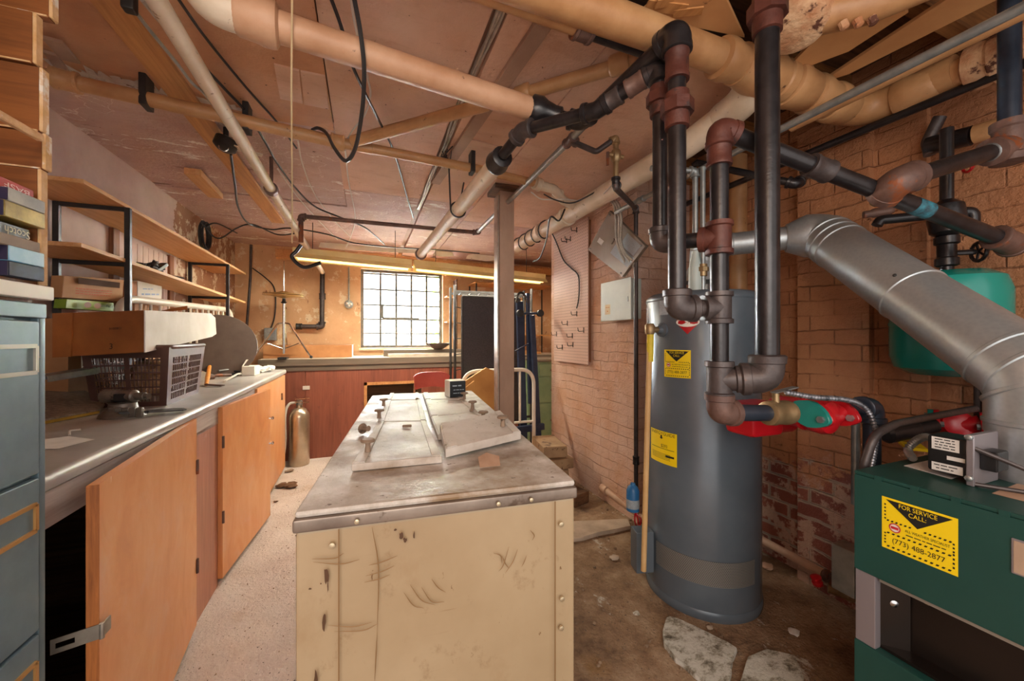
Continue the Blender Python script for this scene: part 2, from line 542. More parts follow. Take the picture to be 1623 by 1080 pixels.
m_cream = mottled('cream_painted_pipe', (206, 184, 156), (226, 208, 186), 5, 0.5, c3=(140, 108, 82), t3=0.63, s3=26, bump=0.1, bs=40)
m_black = mottled('black_iron', (34, 31, 33), (50, 46, 48), 18, 0.3, 0.35, c3=(104, 74, 58), t3=0.7, s3=16, bump=0.08, bs=60, spec=0.6)
m_rust = mottled('red_brown_iron', (74, 38, 31), (100, 55, 44), 14, 0.5, 0.15, c3=(62, 40, 36), t3=0.6, s3=20, bump=0.15, bs=60)
m_iron = mottled('grey_iron_fitting', (62, 54, 54), (88, 78, 76), 14, 0.42, 0.3, c3=(120, 76, 54), t3=0.64, s3=14, bump=0.15, bs=60)
m_rusty = mottled('rusty_iron_fitting', (86, 64, 58), (116, 88, 78), 14, 0.5, 0.2, c3=(136, 74, 40), t3=0.56, s3=10, bump=0.15, bs=60)
m_galv = mottled('galvanised_pipe', (150, 156, 158), (178, 184, 184), 24, 0.38, 0.75, bump=0.05, bs=60)
m_brass = mottled('dull_brass', (150, 126, 92), (176, 150, 112), 16, 0.4, 0.7)
m_chrome = plain('chrome', (206, 206, 208), 0.18, 1.0)
m_cable = plain('black_cable', (46, 44, 44), 0.5)
m_wcable = plain('pale_cable', (206, 196, 184), 0.55)
m_bx = mottled('armoured_cable', (168, 160, 148), (196, 188, 176), 30, 0.45, 0.5)
m_rope = plain('twine', (206, 180, 140), 0.9)
m_paper = mottled('white_paper', (226, 224, 220), (240, 238, 234), 20, 0.8)
m_blackpl = plain('black_plastic', (30, 30, 32), 0.4)
m_blackmet = mottled('black_frame_metal', (44, 42, 42), (58, 54, 52), 20, 0.45, 0.3)
m_red = plain('red_paint', (186, 22, 32), 0.3, 0.0, 0.6)
m_white = mottled('white_paint', (232, 226, 216), (240, 236, 228), 8, 0.4, c3=(196, 180, 160), t3=0.7, s3=12)
m_yellow = plain('yellow_label', (250, 218, 20), 0.45)
m_ink = plain('black_ink', (24, 22, 20), 0.6)

# ================================================================= SETTING
struct('floor', MB().box((-1.6, -1.2, -0.06), (2.7, 5.3, 0.0)), m_floor)
struct('ground_outside', MB().box((-1.6, 5.305, -0.06), (2.7, 6.6, 0.0)), m_floor)['kind'] = 'structure'
struct('wall_left', MB().box((XL - 0.15, -1.2, 0), (XL, 5.3, 2.56)), m_lwall)
struct('wall_right', MB().box((XR, 2.07, 0), (2.7, 3.33, 2.56)), m_brick)
struct('wall_right_rear', MB().box((2.55, 3.33, 0), (2.7, 5.3, 2.56)), m_bwall)
mb = MB().box((XA, -1.2, 0), (2.7, 2.07, 2.56))
mb.box((XA - 0.07, 1.00, 0), (XA, 1.30, 2.3))
mb.box((XA - 0.03, 0.83, 0), (XA, 1.00, 2.3))
struct('wall_alcove', mb, m_brick2)
# window opening in the back wall
WX0, WX1, WZ0, WZ1 = -0.06, 0.95, 1.12, 2.10
mb = MB()
mb.box((XL, YB, 0), (WX0, YB + 0.3, 2.5)); mb.box((WX1, YB, 0), (2.6, YB + 0.3, 2.5))
mb.box((WX0, YB, 0), (WX1, YB + 0.3, WZ0)); mb.box((WX0, YB, WZ1), (WX1, YB + 0.3, 2.5))
struct('wall_back', mb, m_bwall)

# ceiling boards with seams and a wiring gap
mb = MB()
G0, G1 = 0.375, 0.425
mb.box((XL, -1.2, ZC), (-0.70, 2.04, ZC + 0.03)); mb.box((-0.695, -1.2, ZC), (-0.150, 2.10, ZC + 0.03))
struct('ceiling_left', mb, m_ceil_left)['kind'] = 'structure'
mb = MB(); mb.box((-0.145, -1.2, ZC), (G0, 2.9, ZC + 0.03))
mb.box((G1, 1.02, ZC), (0.80, 2.05, ZC + 0.03)); mb.box((G1, -1.2, ZC), (0.62, 1.015, ZC + 0.03)); mb.box((0.805, 1.02, ZC), (1.56, 3.3, ZC + 0.03)); mb.box((G1, 2.055, ZC), (0.80, 2.9, ZC + 0.03))
struct('ceiling', mb, m_ceil)
mb = MB()
mb.box((XL, 2.04, ZC + 0.012), (-0.145, 3.3, ZC + 0.05)); mb.box((XL, 3.305, ZC + 0.004), (G0, 5.2, ZC + 0.05)); mb.box((-0.14, 2.905, ZC), (G0, 3.3, ZC + 0.05))
mb.box((G1, 2.905, ZC), (0.80, 5.2, ZC + 0.05)); mb.box((0.805, 3.305, ZC), (2.6, 5.2, ZC + 0.05))
struct('ceiling_far', mb, m_ceil_far)['kind'] = 'structure'
struct('ceiling_deck', MB().box((XL, -1.2, 2.50), (2.7, 5.3, 2.56)), m_oldwood)['kind'] = 'structure'
mb = MB()
for y in (-0.75, -0.25, 0.22, 0.66, 1.10, 1.55, 2.0): mb.box((1.62 if y > 1.0 else 0.66, y, 2.33), (XA, y + 0.05, 2.50))
struct('ceiling_joists', mb, m_joist)['kind'] = 'structure'
struct('ceiling_beam', MB().box((-0.9, 4.66, 2.10), (2.5, 4.74, 2.20), 0.004), m_batten)
struct('trim_5', MB().box((G0 - 0.03, 0.2, ZC + 0.031), (G1 + 0.03, 5.0, ZC + 0.045)), m_post)
# seams: dark shallow laths, and a wooden batten
o = struct('trim_1', MB().box((-0.78, -1.2, ZC - 0.022), (-0.68, 3.9, ZC), 0.003), m_batten)
mb = MB(); a, b = at(868, 28, Z=2.28), at(690, 290, Z=2.28)
mb.beam(a, b, 0.06, 0.02, bev=0.004)
struct('trim_2', mb, m_post)

# ---- window
m_frame = mottled('old_steel_frame', (96, 96, 92), (126, 122, 112), 12, 0.6, 0.2)
def glass_mat():
    n = NT('window_glass')
    n.b.inputs['Transmission Weight'].default_value = 1.0; n.b.inputs['IOR'].default_value = 1.08
    return n.fin((246, 250, 248), 0.35)
mb = MB()
fy = YB + 0.10
mb.box((WX0, fy - 0.02, WZ0), (WX0 + 0.035, fy + 0.03, WZ1)); mb.box((WX1 - 0.035, fy - 0.02, WZ0), (WX1, fy + 0.03, WZ1))
mb.box((WX0 + 0.035, fy - 0.02, WZ0), (WX1 - 0.035, fy + 0.03, WZ0 + 0.03)); mb.box((WX0 + 0.035, fy - 0.02, WZ1 - 0.03), (WX1 - 0.035, fy + 0.03, WZ1))
win = struct('window_1', mb, m_frame)
mb = MB()
xs = [at(p, 480, Y=fy).x for p in (603, 628, 652, 676)]
zs = [at(640, p, Y=fy).z for p in (437, 461, 485, 507, 529)]
for i, x in enumerate(xs): mb.box((x - 0.012, fy - 0.014, WZ0 + 0.03), (x + 0.012, fy + 0.012, WZ1 - 0.03))
for i, z in enumerate(zs): mb.box((WX0 + 0.035, fy - 0.011, z - 0.010), (WX1 - 0.035, fy + 0.011, z + 0.010))
struct('window_muntin', mb, m_frame, win)
x0, x1 = at(606, 480, Y=fy).x, at(664, 480, Y=fy).x; z0, z1 = at(606, 505, Y=fy).z, at(606, 461, Y=fy).z
mb = MB()
for (p, q) in (((x0, z0), (x1, z0)), ((x0, z0), (x0, (z0 + z1) / 2))):
    mb.beam((p[0], fy - 0.03, p[1]), (q[0], fy - 0.03, q[1]), 0.03, 0.03, (0, 1, 0))
struct('window_sash', mb, m_frame, win)
struct('window_glass', MB().box((WX0 + 0.03, fy + 0.013, WZ0 + 0.02), (WX1 - 0.03, fy + 0.018, WZ1 - 0.02)), glass_mat(), win)
struct('window_sill', MB().box((WX0 - 0.02, YB - 0.05, WZ0 - 0.03), (WX1 + 0.02, YB + 0.09, WZ0 - 0.002), 0.004), mottled('sill_paint', (206, 180, 150), (226, 206, 180), 10, 0.6), win)
# greenery outside the right-hand panes
_n = NT('outdoor_leaves'); _t = _n.n('ShaderNodeBsdfTranslucent'); _x = _n.n('ShaderNodeMixShader'); _t.inputs[0].default_value = lin((170, 205, 60)); _x.inputs[0].default_value = 0.65
_n.fin((130, 170, 50), 0.6); _n.l(_n.b.outputs[0], _x.inputs[1]); _n.l(_t.outputs[0], _x.inputs[2]); _n.l(_x.outputs[0], _n.out.inputs[0]); m_leaf = _n.m
mb = MB()
for i in range(700):
    c = V((R.gauss(1.02, 0.10), 5.45 + R.uniform(-0.1, 0.1), R.uniform(1.0, 2.3)))
    x, y, _ = frame(V((R.uniform(-1, 1), R.uniform(-1.5, -0.3), R.uniform(-0.6, 1))))
    s_ = R.uniform(0.02, 0.04)
    mb.add([c - x * s_, c + y * s_ * 0.5, c + x * s_, c - y * s_ * 0.5], [(0, 1, 2, 3)])
mb.tube([(1.10, 5.45, 0.0), (1.05, 5.45, 1.5), (1.1, 5.45, 2.3)], 0.015, 8)
o = one('leafy_bush', mb, m_leaf, 'green leafy shrub growing outside the back window', 'shrub')

# ================================================================= LIGHT
w = bpy.data.worlds.new('daylight'); SC.world = w; w.use_nodes = True
w.node_tree.nodes['Background'].inputs[0].default_value = (1.0, 0.95, 0.90, 1)
w.node_tree.nodes['Background'].inputs[1].default_value = 0.95
def lamp(name, kind, loc, energy, col=(1, 1, 1), size=0.3, sy=None, tgt=None):
    l = bpy.data.lights.new(name, kind); l.energy = energy; l.color = col
    if kind == 'AREA':
        l.size = size
        if sy: l.shape = 'RECTANGLE'; l.size_y = sy
    elif kind in ('POINT', 'SPOT'): l.shadow_soft_size = size
    o = bpy.data.objects.new(name, l); COL.objects.link(o); o.location = loc
    if tgt is not None: o.rotation_euler = (V(tgt) - V(loc)).to_track_quat('-Z', 'Y').to_euler()
    return o
lamp('window_daylight', 'AREA', (0.45, 5.75, 1.85), 560, (0.95, 0.97, 1.0), 1.7, 1.5, (0.40, 4.0, 1.45))
lamp('rear_fill', 'AREA', (-0.5, -1.3, 1.9), 20, (1.0, 0.93, 0.85), 1.8, 1.2, (0.1, 3.0, 1.75))  # unseen fill panel added behind the camera to brighten the near side
lamp('rear_warm_fill', 'POINT', (-0.25, -0.35, 1.95), 7, (1.0, 0.72, 0.44), 0.08)  # unseen warm lamp added behind the camera as orange fill
# ================================================================= LEFT SIDE
# ---- filing cabinet
def teal_metal():
    n = NT('blue_grey_steel'); k = n.coord()
    col = n.ramp(n.noise(5, 6, 0.6, co=k), [(0.3, (92, 112, 124)), (0.7, (124, 148, 158))])
    col = n.mix(n.step(n.noise(30, 6, 0.6, co=k), 0.72, 0.74), col, (170, 150, 130))
    return n.fin(col, 0.38, 0.25)
m_cab = teal_metal()
m_holder = plain('brass_label_frame', (196, 150, 92), 0.4, 0.6)
m_holder2 = plain('steel_label_frame', (176, 170, 160), 0.4, 0.6)
FX, FY0, FY1, FZ = -0.612, 0.69, 1.068, 1.318
t = thing('filing_cabinet', 'blue grey four-drawer steel filing cabinet under the wooden crates', 'cabinet', (-0.95, 0.88, 0))
mb = MB().box((-1.28, FY0, 0.0), (FX - 0.012, FY1, FZ), 0.004)
mb.box((FX - 0.02, FY1 - 0.018, 0.0), (FX, FY1, FZ), 0.003); mb.box((FX - 0.02, FY0, 0.0), (FX, FY0 + 0.018, FZ), 0.003); mb.box((FX - 0.02, FY0, FZ - 0.03), (FX + 0.002, FY1, FZ), 0.003)
mb.build('cabinet_body', m_cab, t)
for i in range(4):
    z1 = FZ - 0.036 - i * 0.312; z0 = z1 - 0.304
    d = MB().box((FX - 0.012, FY0 + 0.022, z0), (FX + 0.004, FY1 - 0.022, z1), 0.004).build('drawer', m_cab, t)
    hz = z1 - 0.075
    mb = MB(); y0, y1 = FY1 - 0.135, FY1 - 0.035
    for (p, q) in (((y0, hz - 0.026), (y1, hz - 0.026)), ((y0, hz + 0.026), (y1, hz + 0.026)), ((y0, hz - 0.026), (y0, hz + 0.026)), ((y1, hz - 0.026), (y1, hz + 0.026))):
        mb.beam((FX + 0.006, *p), (FX + 0.006, *q), 0.004, 0.008, (0, 0, 1) if p[1] == q[1] else (0, 1, 0))
    mb.build('label_holder', m_holder2 if i == 0 else m_holder, d)
    MB().box((FX + 0.002, FY0 + 0.06, hz - 0.03), (FX + 0.03, FY0 + 0.17, hz - 0.018), 0.004).build('handle', m_holder2, d)

# ---- stacked wooden crates with cassettes
m_crate = wood('crate_brown_wood', (150, 90, 42), (104, 58, 26), 'X', 0.6)
m_crateedge = mottled('crate_raw_edge', (206, 160, 104), (226, 190, 146), 30, 0.8, c3=(236, 228, 216), t3=0.55, s3=10)
def crate(z0, z1, dx, dy, lab, rail=False):
    t = thing('wooden_crate', lab, 'crate', (-0.85, 0.9, z0), 'wooden crates stacked on the filing cabinet')
    x0, x1, y0, y1 = -1.05 + dx, FX + dx, 0.60 + dy, 1.068 + dy
    mb = MB().box((x0, y0, z0), (x0 + 0.012, y1, z1))
    if rail: mb.box((x0, y0, z0), (x1 - 0.004, y1, z0 + 0.012))
    mb.box((x0, y0, z0), (x1, y0 + 0.018, z1)); mb.box((x0, y1 - 0.018, z0), (x1 - 0.003, y1, z1 - 0.002))
    mb.build('box_boards', m_crate, t)
    MB().box((x1 - 0.003, y1 - 0.019, z0 + 0.001), (x1 + 0.003, y1 + 0.001, z1 - 0.001), 0.002).build('side_edge', m_crateedge, t)
    MB().box((x0 + 0.012, y1 - 0.021, z0), (x1 - 0.004, y1 - 0.018, z0 + 0.003)).build('joint_strip', m_crateedge, t)
    if rail: MB().box((x1 - 0.012, y0 - 0.1, z0 - 0.028), (x1 + 0.012, y1 + 0.002, z0), 0.003).build('front_rail', m_white, t)
    return t
def zc(y): return at(72, y, X=FX).z
crate(zc(31), 2.28, 0.012, 0.008, 'topmost brown wooden crate, touching the ceiling')
crate(zc(112), zc(31), -0.006, -0.002, 'second brown wooden crate from the ceiling')
crate(zc(214), zc(112), 0.0, 0.004, 'third brown wooden crate from the ceiling, beside a yellow stick')
crate(zc(272), zc(214), 0.003, 0.006, 'thin wooden crate just above the one holding cassettes')
crate(zc(455), zc(272), 0.0, 0.0, 'open wooden crate holding cassettes, its white front rail over the cabinet', True)
MB_ = MB().box((-1.05, 0.62, FZ + 0.001), (FX - 0.015, 1.06, zc(455) - 0.001))
one('wooden_board', MB_, m_crate, 'brown wooden board between filing cabinet and lowest crate', 'board')
a, b = at(0, 183, X=FX + 0.02), at(64, 219, X=FX + 0.012)
one('wooden_stick', MB().beam(a + (a - b) * 0.8, b, 0.012, 0.014, bev=0.002), m_crateedge, 'yellow wooden stick leaning across the third crate from the ceiling', 'stick')
# cassettes and boxes
m_vsil = mottled('silver_sleeve', (196, 200, 198), (150, 156, 160), 14, 0.3, 0.2)
m_vgold = mottled('gold_sleeve', (206, 186, 110), (120, 108, 70), 16, 0.3, 0.2)
m_vblue = mottled('pale_blue_sleeve', (160, 206, 232), (126, 182, 220), 16, 0.4)
m_vnavy = mottled('navy_sleeve', (36, 54, 80), (24, 30, 44), 20, 0.65)
m_grey = mottled('grey_board', (160, 144, 126), (140, 124, 108), 12, 0.7)
m_redbox = mottled('red_cardboard', (196, 60, 58), (178, 48, 46), 8, 0.5)
m_dkend = plain('dark_sleeve_end', (44, 40, 66), 0.4)
def cassette(px0, px1, py0, py1, m, lab, name='video_cassette', cat='cassette', depth=0.19, X=None, endm=None, grp='video cassettes in the crate'):
    X = FX + 0.012 if X is None else X
    p = at(px1, py0, X=X); q = at(px1, py1, X=X); r_ = at(px0, (py0 + py1) / 2, X=X)
    t = thing(name, lab, cat, (X - depth / 2, (p.y + r_.y) / 2, q.z), grp)
    MB().box((X - depth, r_.y, q.z), (X, p.y, p.z - 0.0006), 0.0015).build('sleeve', m, t)
    if endm: MB().box((X - depth + 0.002, r_.y - 0.0015, q.z + 0.001), (X - 0.001, r_.y, p.z - 0.002)).build('spine_end', endm, t)
    return t, X, r_.y, p.y, q.z, p.z
def spine(ti, s, m, h, flip=False):
    t, X, y0, y1, z0, z1 = ti
    mb = MB(); yc = at(27, 370, X=X).y; f = flat((X + 0.0008, yc, (z0 + z1) / 2), (0, 1, 0), (0, 0, 1))
    vs_, _f = text2d(s, h); wd_ = max(v[0] for v in vs_) - min(v[0] for v in vs_)
    put_text(mb, s, h, f, flip=flip, sx=(at(46, 370, X=X).y - at(6, 370, X=X).y) / wd_); mb.build('lettering', m, t)
cassette(14, 71, 425, 447, m_vnavy, 'dark navy cassette at the bottom of the crate', endm=m_dkend)
cassette(14, 71, 402, 425, m_vblue, 'pale blue cassette second from the bottom of the crate', endm=m_dkend)
g_ = cassette(-20, 64, 385, 402, m_grey, 'flat grey brown box lying between cassettes', 'flat_box', 'box', grp=None)
spine(cassette(-60, 47, 364, 385, m_blackpl, 'black cassette with big pale lettering upside down', X=FX - 0.002), 'Scotch', plain('cream_lettering', (214, 200, 160), 0.5), 0.0155, True)
cassette(7, 72, 340, 364, m_vgold, 'gold patterned cassette fourth from the top', endm=m_dkend)
cassette(14, 72, 320, 340, m_vsil, 'silver white cassette under the red box', endm=m_dkend)
g_ = cassette(-60, 54, 302, 320, m_redbox, 'red cardboard box topmost in the crate, its lettering upside down', 'flat_box', 'box', X=FX + 0.002, grp=None)
spine((g_[0], g_[1], g_[2], g_[3] + 0.028, g_[4], g_[5]), 'BASF', plain('pale_lettering', (236, 200, 196), 0.5), 0.01, True)

# ---- workbench on the left
m_top = NT('worn_laminate'); _k = m_top.coord()
_c = m_top.ramp(m_top.noise(4, 8, 0.65, co=_k), [(0.3, (160, 156, 154)), (0.7, (196, 192, 188))])
_c = m_top.mix(m_top.step(m_top.noise(24, 8, 0.7, co=_k), 0.66, 0.69), _c, (92, 82, 76))
m_top = m_top.fin(_c, 0.32)
m_fascia = wood('grey_painted_board', (196, 180, 172), (158, 136, 126), 'Y', 0.7, (116, 92, 80), 0.68)
def ply_mat():
    n = NT('orange_plywood'); k = n.coord((1, 0.22, 0.10), (0.62, 0, 0))
    a = n.noise(30, 7, 0.65, co=k, dist=1.2); b = n.noise(5, 5, 0.6, co=k, dist=0.8)
    f = n.math('ADD', n.math('MULTIPLY', a, 0.4), n.math('MULTIPLY', b, 0.6))
    col = n.ramp(f, [(0.34, (196, 118, 68)), (0.5, (218, 146, 90)), (0.66, (228, 170, 120))])
    col = n.mix(n.math('MULTIPLY', n.step(n.noise(3.5, 7, 0.7), 0.5, 0.72), 0.55), col, (216, 176, 156))
    col = n.mix(n.step(n.noise(20, 8, 0.7, co=n.coord((1, 1, 0.25))), 0.70, 0.73), col, (236, 206, 180))
    return n.fin(col, 0.38)
m_door = ply_mat()
m_stile = wood('red_brown_plywood', (184, 124, 98), (152, 94, 72), 'Z', 0.5, (196, 160, 146), 0.66)
m_dooredge = wood('plywood_edge', (178, 108, 52), (120, 66, 28), 'Z', 0.6, fine=120)
CT = 0.945
A0, A1 = V((-0.655, 1.09, CT)), V((-0.708, 4.14, CT))      # worktop's front edge
t = thing('workbench', 'long grey laminate workbench with orange plywood doors along the left wall', 'workbench', (-1.0, 2.6, 0))
dirv = (A1 - A0).normalized()
prof = []
for k in range(9):
    w = math.pi / 2 * k / 8
    prof.append((-0.018 + 0.018 * math.sin(w), -0.018 + 0.018 * math.cos(w)))
prof = [(-0.70, 0.0)] + prof + [(-0.002, -0.034), (-0.012, -0.042), (-0.70, -0.042)]
perp = V((dirv.y, -dirv.x, 0))
def wt(p, w): return V((max(p.x + perp.x * w[0], XL + 0.002), p.y + perp.y * w[0], p.z + w[1]))
B0, B1 = A0.copy(), A1.copy()
mb = MB()
mb.prism([wt(B0, w) for w in prof], B1 - B0)
mb.build('worktop', m_top, t)
def base(y, inset=0.02):
    w = (y - A0.y) / (A1.y - A0.y); p = A0.lerp(A1, w); return V((p.x - inset, y, 0))
mb = MB(); p, q = base(1.092), base(4.12)
mb.prism([(p.x, p.y, 0.815), (p.x, p.y, 0.902), (p.x - 0.02, p.y, 0.902), (p.x - 0.02, p.y, 0.815)], q - p)
mb.build('fascia_board', m_fascia, t)
hx1 = 1.985; hx2 = 2.31
p, q = base(hx1), base(hx2)
mb = MB().prism([(p.x, p.y, 0.0), (p.x, p.y, 0.83), (p.x - 0.02, p.y, 0.83), (p.x - 0.02, p.y, 0.0)], q - p)
mb.build('stile_panel', m_stile, t)
mb = MB().box((XL + 0.01, 1.1, 0.02), (-0.72, 4.1, 0.05)); mb.box((XL + 0.01, 1.1, 0.05), (XL + 0.02, 4.1, 0.90)); mb.box((XL + 0.02, 4.09, 0.0), (-0.74, 4.11, 0.90)); mb.box((XL + 0.02, 1.09, 0.0), (-0.70, 1.11, 0.90)); mb.box((-0.80, 1.11, 0), (-0.72, 1.15, 0.86))
mb.box((XL + 0.02, 2.30, 0.05), (-0.72, 2.33, 0.9))
mb.build('carcass', m_oldwood, t)
def bdoor(P0, P1, z0, z1, name='door', m=m_door, th=0.022):
    P0, P1 = V(P0), V(P1)
    d = (P1 - P0).normalized(); n_ = V((-d.y, d.x, 0))
    if n_.x > 0: n_ = -n_
    mb = MB().prism([(P0.x, P0.y, z0), (P1.x, P1.y, z0), (P1.x, P1.y, z1), (P0.x, P0.y, z1)], n_ * th)
    return mb.build(name, m, t), n_
# door 1 swung out a little (hinge at hx1), door 2 swung out at its far side (hinge at hx2), door 3 closed
h = base(hx1, 0.0); pn = at(158, 768, Z=0.905); pn = V((pn.x, pn.y, 0))
dr, nn = bdoor(pn, (h.x, h.y - 0.004, 0), 0.03, 0.905)
e_ = MB().prism([(pn.x - 0.0, pn.y - 0.001, 0.03), (pn.x, pn.y - 0.001, 0.905), (pn.x + nn.x * 0.022, pn.y - 0.001 + nn.y * 0.022, 0.905), (pn.x + nn.x * 0.022, pn.y - 0.001 + nn.y * 0.022, 0.03)], (0, -0.0015, 0))
e_.build('door_edge', m_dooredge, dr)
hs = at(150, 1008, X=pn.x)
m_hasp = mottled('hasp_steel', (176, 170, 158), (150, 142, 132), 20, 0.4, 0.6)
mb = MB(); hz = hs.z
u_ = V((-0.99, -0.12, 0)).normalized()
o_ = V((pn.x + 0.003, pn.y - 0.004, hz))
pl = lambda a, b: o_ + u_ * a + V((0, 0, b - a * 0.10))
outer = [pl(0, -0.017), pl(0.075, -0.017), pl(0.08, -0.013), pl(0.08, 0.013), pl(0.075, 0.017), pl(0, 0.017)]
hole = [pl(0.045, -0.006), pl(0.068, -0.006), pl(0.072, 0), pl(0.068, 0.006), pl(0.045, 0.006), pl(0.041, 0)]
nn2 = V((0.12, -0.99, 0)) * 0.002
# plate with a slot: strips round the hole
for (a0, a1, b0, b1) in ((0, 0.041, -0.017, 0.017), (0.072, 0.08, -0.017, 0.017), (0.041, 0.072, -0.017, -0.006), (0.041, 0.072, 0.006, 0.017)):
    mb.prism([pl(a0, b0), pl(a1, b0), pl(a1, b1), pl(a0, b1)], nn2)
mb.cyl(o_ + V((0.003, 0.0, -0.018)), o_ + V((0.003, 0.0, 0.018)), 0.005, 10)
mb.prism([o_ + V((0.002, 0.004, -0.016)), o_ + V((0.002, 0.03, -0.016)), o_ + V((0.002, 0.03, 0.016)), o_ + V((0.002, 0.004, 0.016))], V((0.003, 0.0, 0)))
mb.build('hasp', m_hasp, dr)
h2 = base(hx2 + 0.004, 0.0); pf = at(433, 624, D=2.66); pf = V((-0.612, 3.02, 0))
dr2, nn = bdoor((h2.x, h2.y, 0), pf, 0.03, 0.895)
for z in (0.70, 0.53):
    MB().lathe([(0.006, 0), (0.005, 0.012), (0.011, 0.018), (0.011, 0.024), (0.004, 0.028)], (pf.x - 0.001, pf.y - 0.03, z), (1, 0.08, 0), 12).build('knob', m_chrome, dr2)
p, q = base(3.05, 0.005), base(4.11, 0.005)
dr3, _ = bdoor(p, q, 0.03, 0.895)
for (yy, zz, dd) in ((hx1 - 0.006, 0.70, dr), (hx1 - 0.006, 0.28, dr), (hx2 + 0.002, 0.72, dr2), (hx2 + 0.002, 0.34, dr2), (3.9, 0.72, dr3)):
    b_ = base(yy, 0.0); MB().cyl((b_.x + 0.003, yy, zz - 0.03), (b_.x + 0.003, yy, zz + 0.03), 0.006, 8).build('hinge', m_rusty, dd)

# ---- long shelves on black brackets
def shelf(pa, pb, X, lab):
    a, b = at(*pa, X=X), at(*pb, X=X)
    z = (a.z + b.z) / 2
    mb = MB().hexa([(XL + 0.005, a.y, a.z - 0.018), (a.x, a.y, a.z - 0.018), (b.x, b.y, b.z - 0.018), (XL + 0.005, b.y, b.z - 0.018)], [(XL + 0.005, a.y, a.z), (a.x, a.y, a.z), (b.x, b.y, b.z), (XL + 0.005, b.y, b.z)], 0.0015)
    o = one('wall_shelf', mb, m_shelf, lab, 'shelf', 'long pine shelves on the left wall')
    o['kind'] = 'thing'
    return a, b
s1 = shelf((132.5, 284), (390, 433), -1.08, 'upper long pine shelf on black brackets along the left wall')
s2 = shelf((129, 385), (389, 478), -1.08, 'lower long pine shelf on black brackets along the left wall')
def bracket(px, lab):
    p = at(px, 340, X=-1.075); y = p.y
    w = (y - s1[0].y) / (s1[1].y - s1[0].y); z1 = s1[0].z * (1 - w) + s1[1].z * w - 0.018; z2 = s2[0].z * (1 - w) + s2[1].z * w - 0.018
    t = thing('shelf_bracket', lab, 'bracket', (-1.2, y, CT), 'black metal brackets under the long shelves')
    for nm, x in (('front_post', -1.075), ('back_post', XL + 0.022)):
        MB().box((x - 0.011, y - 0.011, CT), (x + 0.011, y + 0.011, z1 - 0.001), 0.002).build(nm, m_blackmet, t)
    for z in (z1, z2): MB().box((XL + 0.034, y - 0.008, z - 0.02), (-1.088, y + 0.008, z - 0.001), 0.002).build('crossbar', m_blackmet, t)
bracket(203, 'near black bracket, over the stained cardboard box, holding both pine shelves')
bracket(361, 'far black bracket, above the white bed headboard, holding both pine shelves')
# wall studs / beadboard on the left wall
mb = MB(); y = at(177, 400, X=XL).y
mb.box((XL, y - 0.03, CT), (XL + 0.022, y + 0.03, 1.87), 0.002); y2 = at(267, 440, X=XL).y; mb.box((XL, y2 - 0.03, CT), (XL + 0.022, y2 + 0.03, 1.85), 0.002)
struct('trim_3', mb, m_stud)
mb = MB(); n_ = 9; st = (y2 - y - 0.08) / n_
for i in range(n_):
    mb.box((XL, y + 0.04 + i * st + 0.002, CT), (XL + 0.012, y + 0.04 + (i + 1) * st - 0.003, 1.84), 0.003)
struct('trim_4', mb, m_lwall)

# ---- things on the workbench
m_card = mottled('cardboard', (186, 132, 84), (166, 112, 68), 6, 0.8)
m_carddirty = mottled('water_stained_cardboard', (168, 104, 48), (126, 74, 32), 3.2, 0.8, c3=(70, 42, 24), t3=0.62, s3=5)
m_cardw = mottled('white_faced_cardboard', (232, 226, 218), (246, 242, 236), 6, 0.7, c3=(176, 140, 104), t3=0.7, s3=18)
def C(px, py, D): return at(px, py, D=D)
t = thing('cardboard_box', 'big water-stained cardboard box with white side lying across the brown basket', 'box', (-0.95, 2.1, 1.15))
a0, a1 = C(228, 559, 1.55), C(228, 492, 1.55)
l0, l1 = C(86, 567, 1.52), C(86, 497, 1.52)
r0, r1 = C(335, 534, 2.42), C(334, 497, 2.42)
bk_ = V((0.015, 0.95, 0)); bl0, bl1 = l0 + bk_, l1 + bk_; bl0.z = r0.z; bl1.z = r1.z
mb = MB().hexa([a0, r0, bl0, l0], [a1, r1, bl1, l1], 0.004); mb.build('carton', m_carddirty, t)
nrm = (r0 - a0).cross(V((0, 0, 1))).normalized() * 0.004
if nrm.x < 0: nrm = -nrm
mb = MB().hexa([a0 + nrm * 0.2, r0 + nrm * 0.2, r0 + nrm * 1.2, a0 + nrm * 1.2], [a1 + nrm * 0.2, r1 + nrm * 0.2, r1 + nrm * 1.2, a1 + nrm * 1.2]); mb.build('white_side', m_cardw, t)
d_ = (r0 - a0).normalized()
mb = MB().hexa([r0, r0 + d_ * 0.1 + V((0, 0, 0.012)), r0 + d_ * 0.1 + nrm + V((0, 0, 0.012)), r0 + nrm], [r1 - V((0, 0, 0.006)), r1 + d_ * 0.09 - V((0, 0, 0.03)), r1 + d_ * 0.09 + nrm - V((0, 0, 0.03)), r1 + nrm - V((0, 0, 0.006))]); mb.build('end_flap', m_cardw, t)
e1 = (a0 - l0).normalized(); f = flat(a0.lerp(l0, 0.5).lerp(a1.lerp(l1, 0.5), 0.5) - V((0, 0, 0)), e1, (0, 0, 1))
nface = e1.cross(V((0, 0, 1))); 
f = flat(a0.lerp(l0, 0.31) * 0.4 + a1.lerp(l1, 0.31) * 0.6 + nface * 0.004, e1, (0, 0, 1))
mb = MB(); put_text(mb, '1280014', 0.010, f, flip=True); f2 = flat(a0.lerp(l0, 0.36) * 0.82 + a1.lerp(l1, 0.36) * 0.18 + nface * 0.004, e1, (0, 0, 1)); put_text(mb, '3', 0.024, f2)
mb.build('lettering', plain('stencil_ink', (52, 34, 24), 0.8), t)
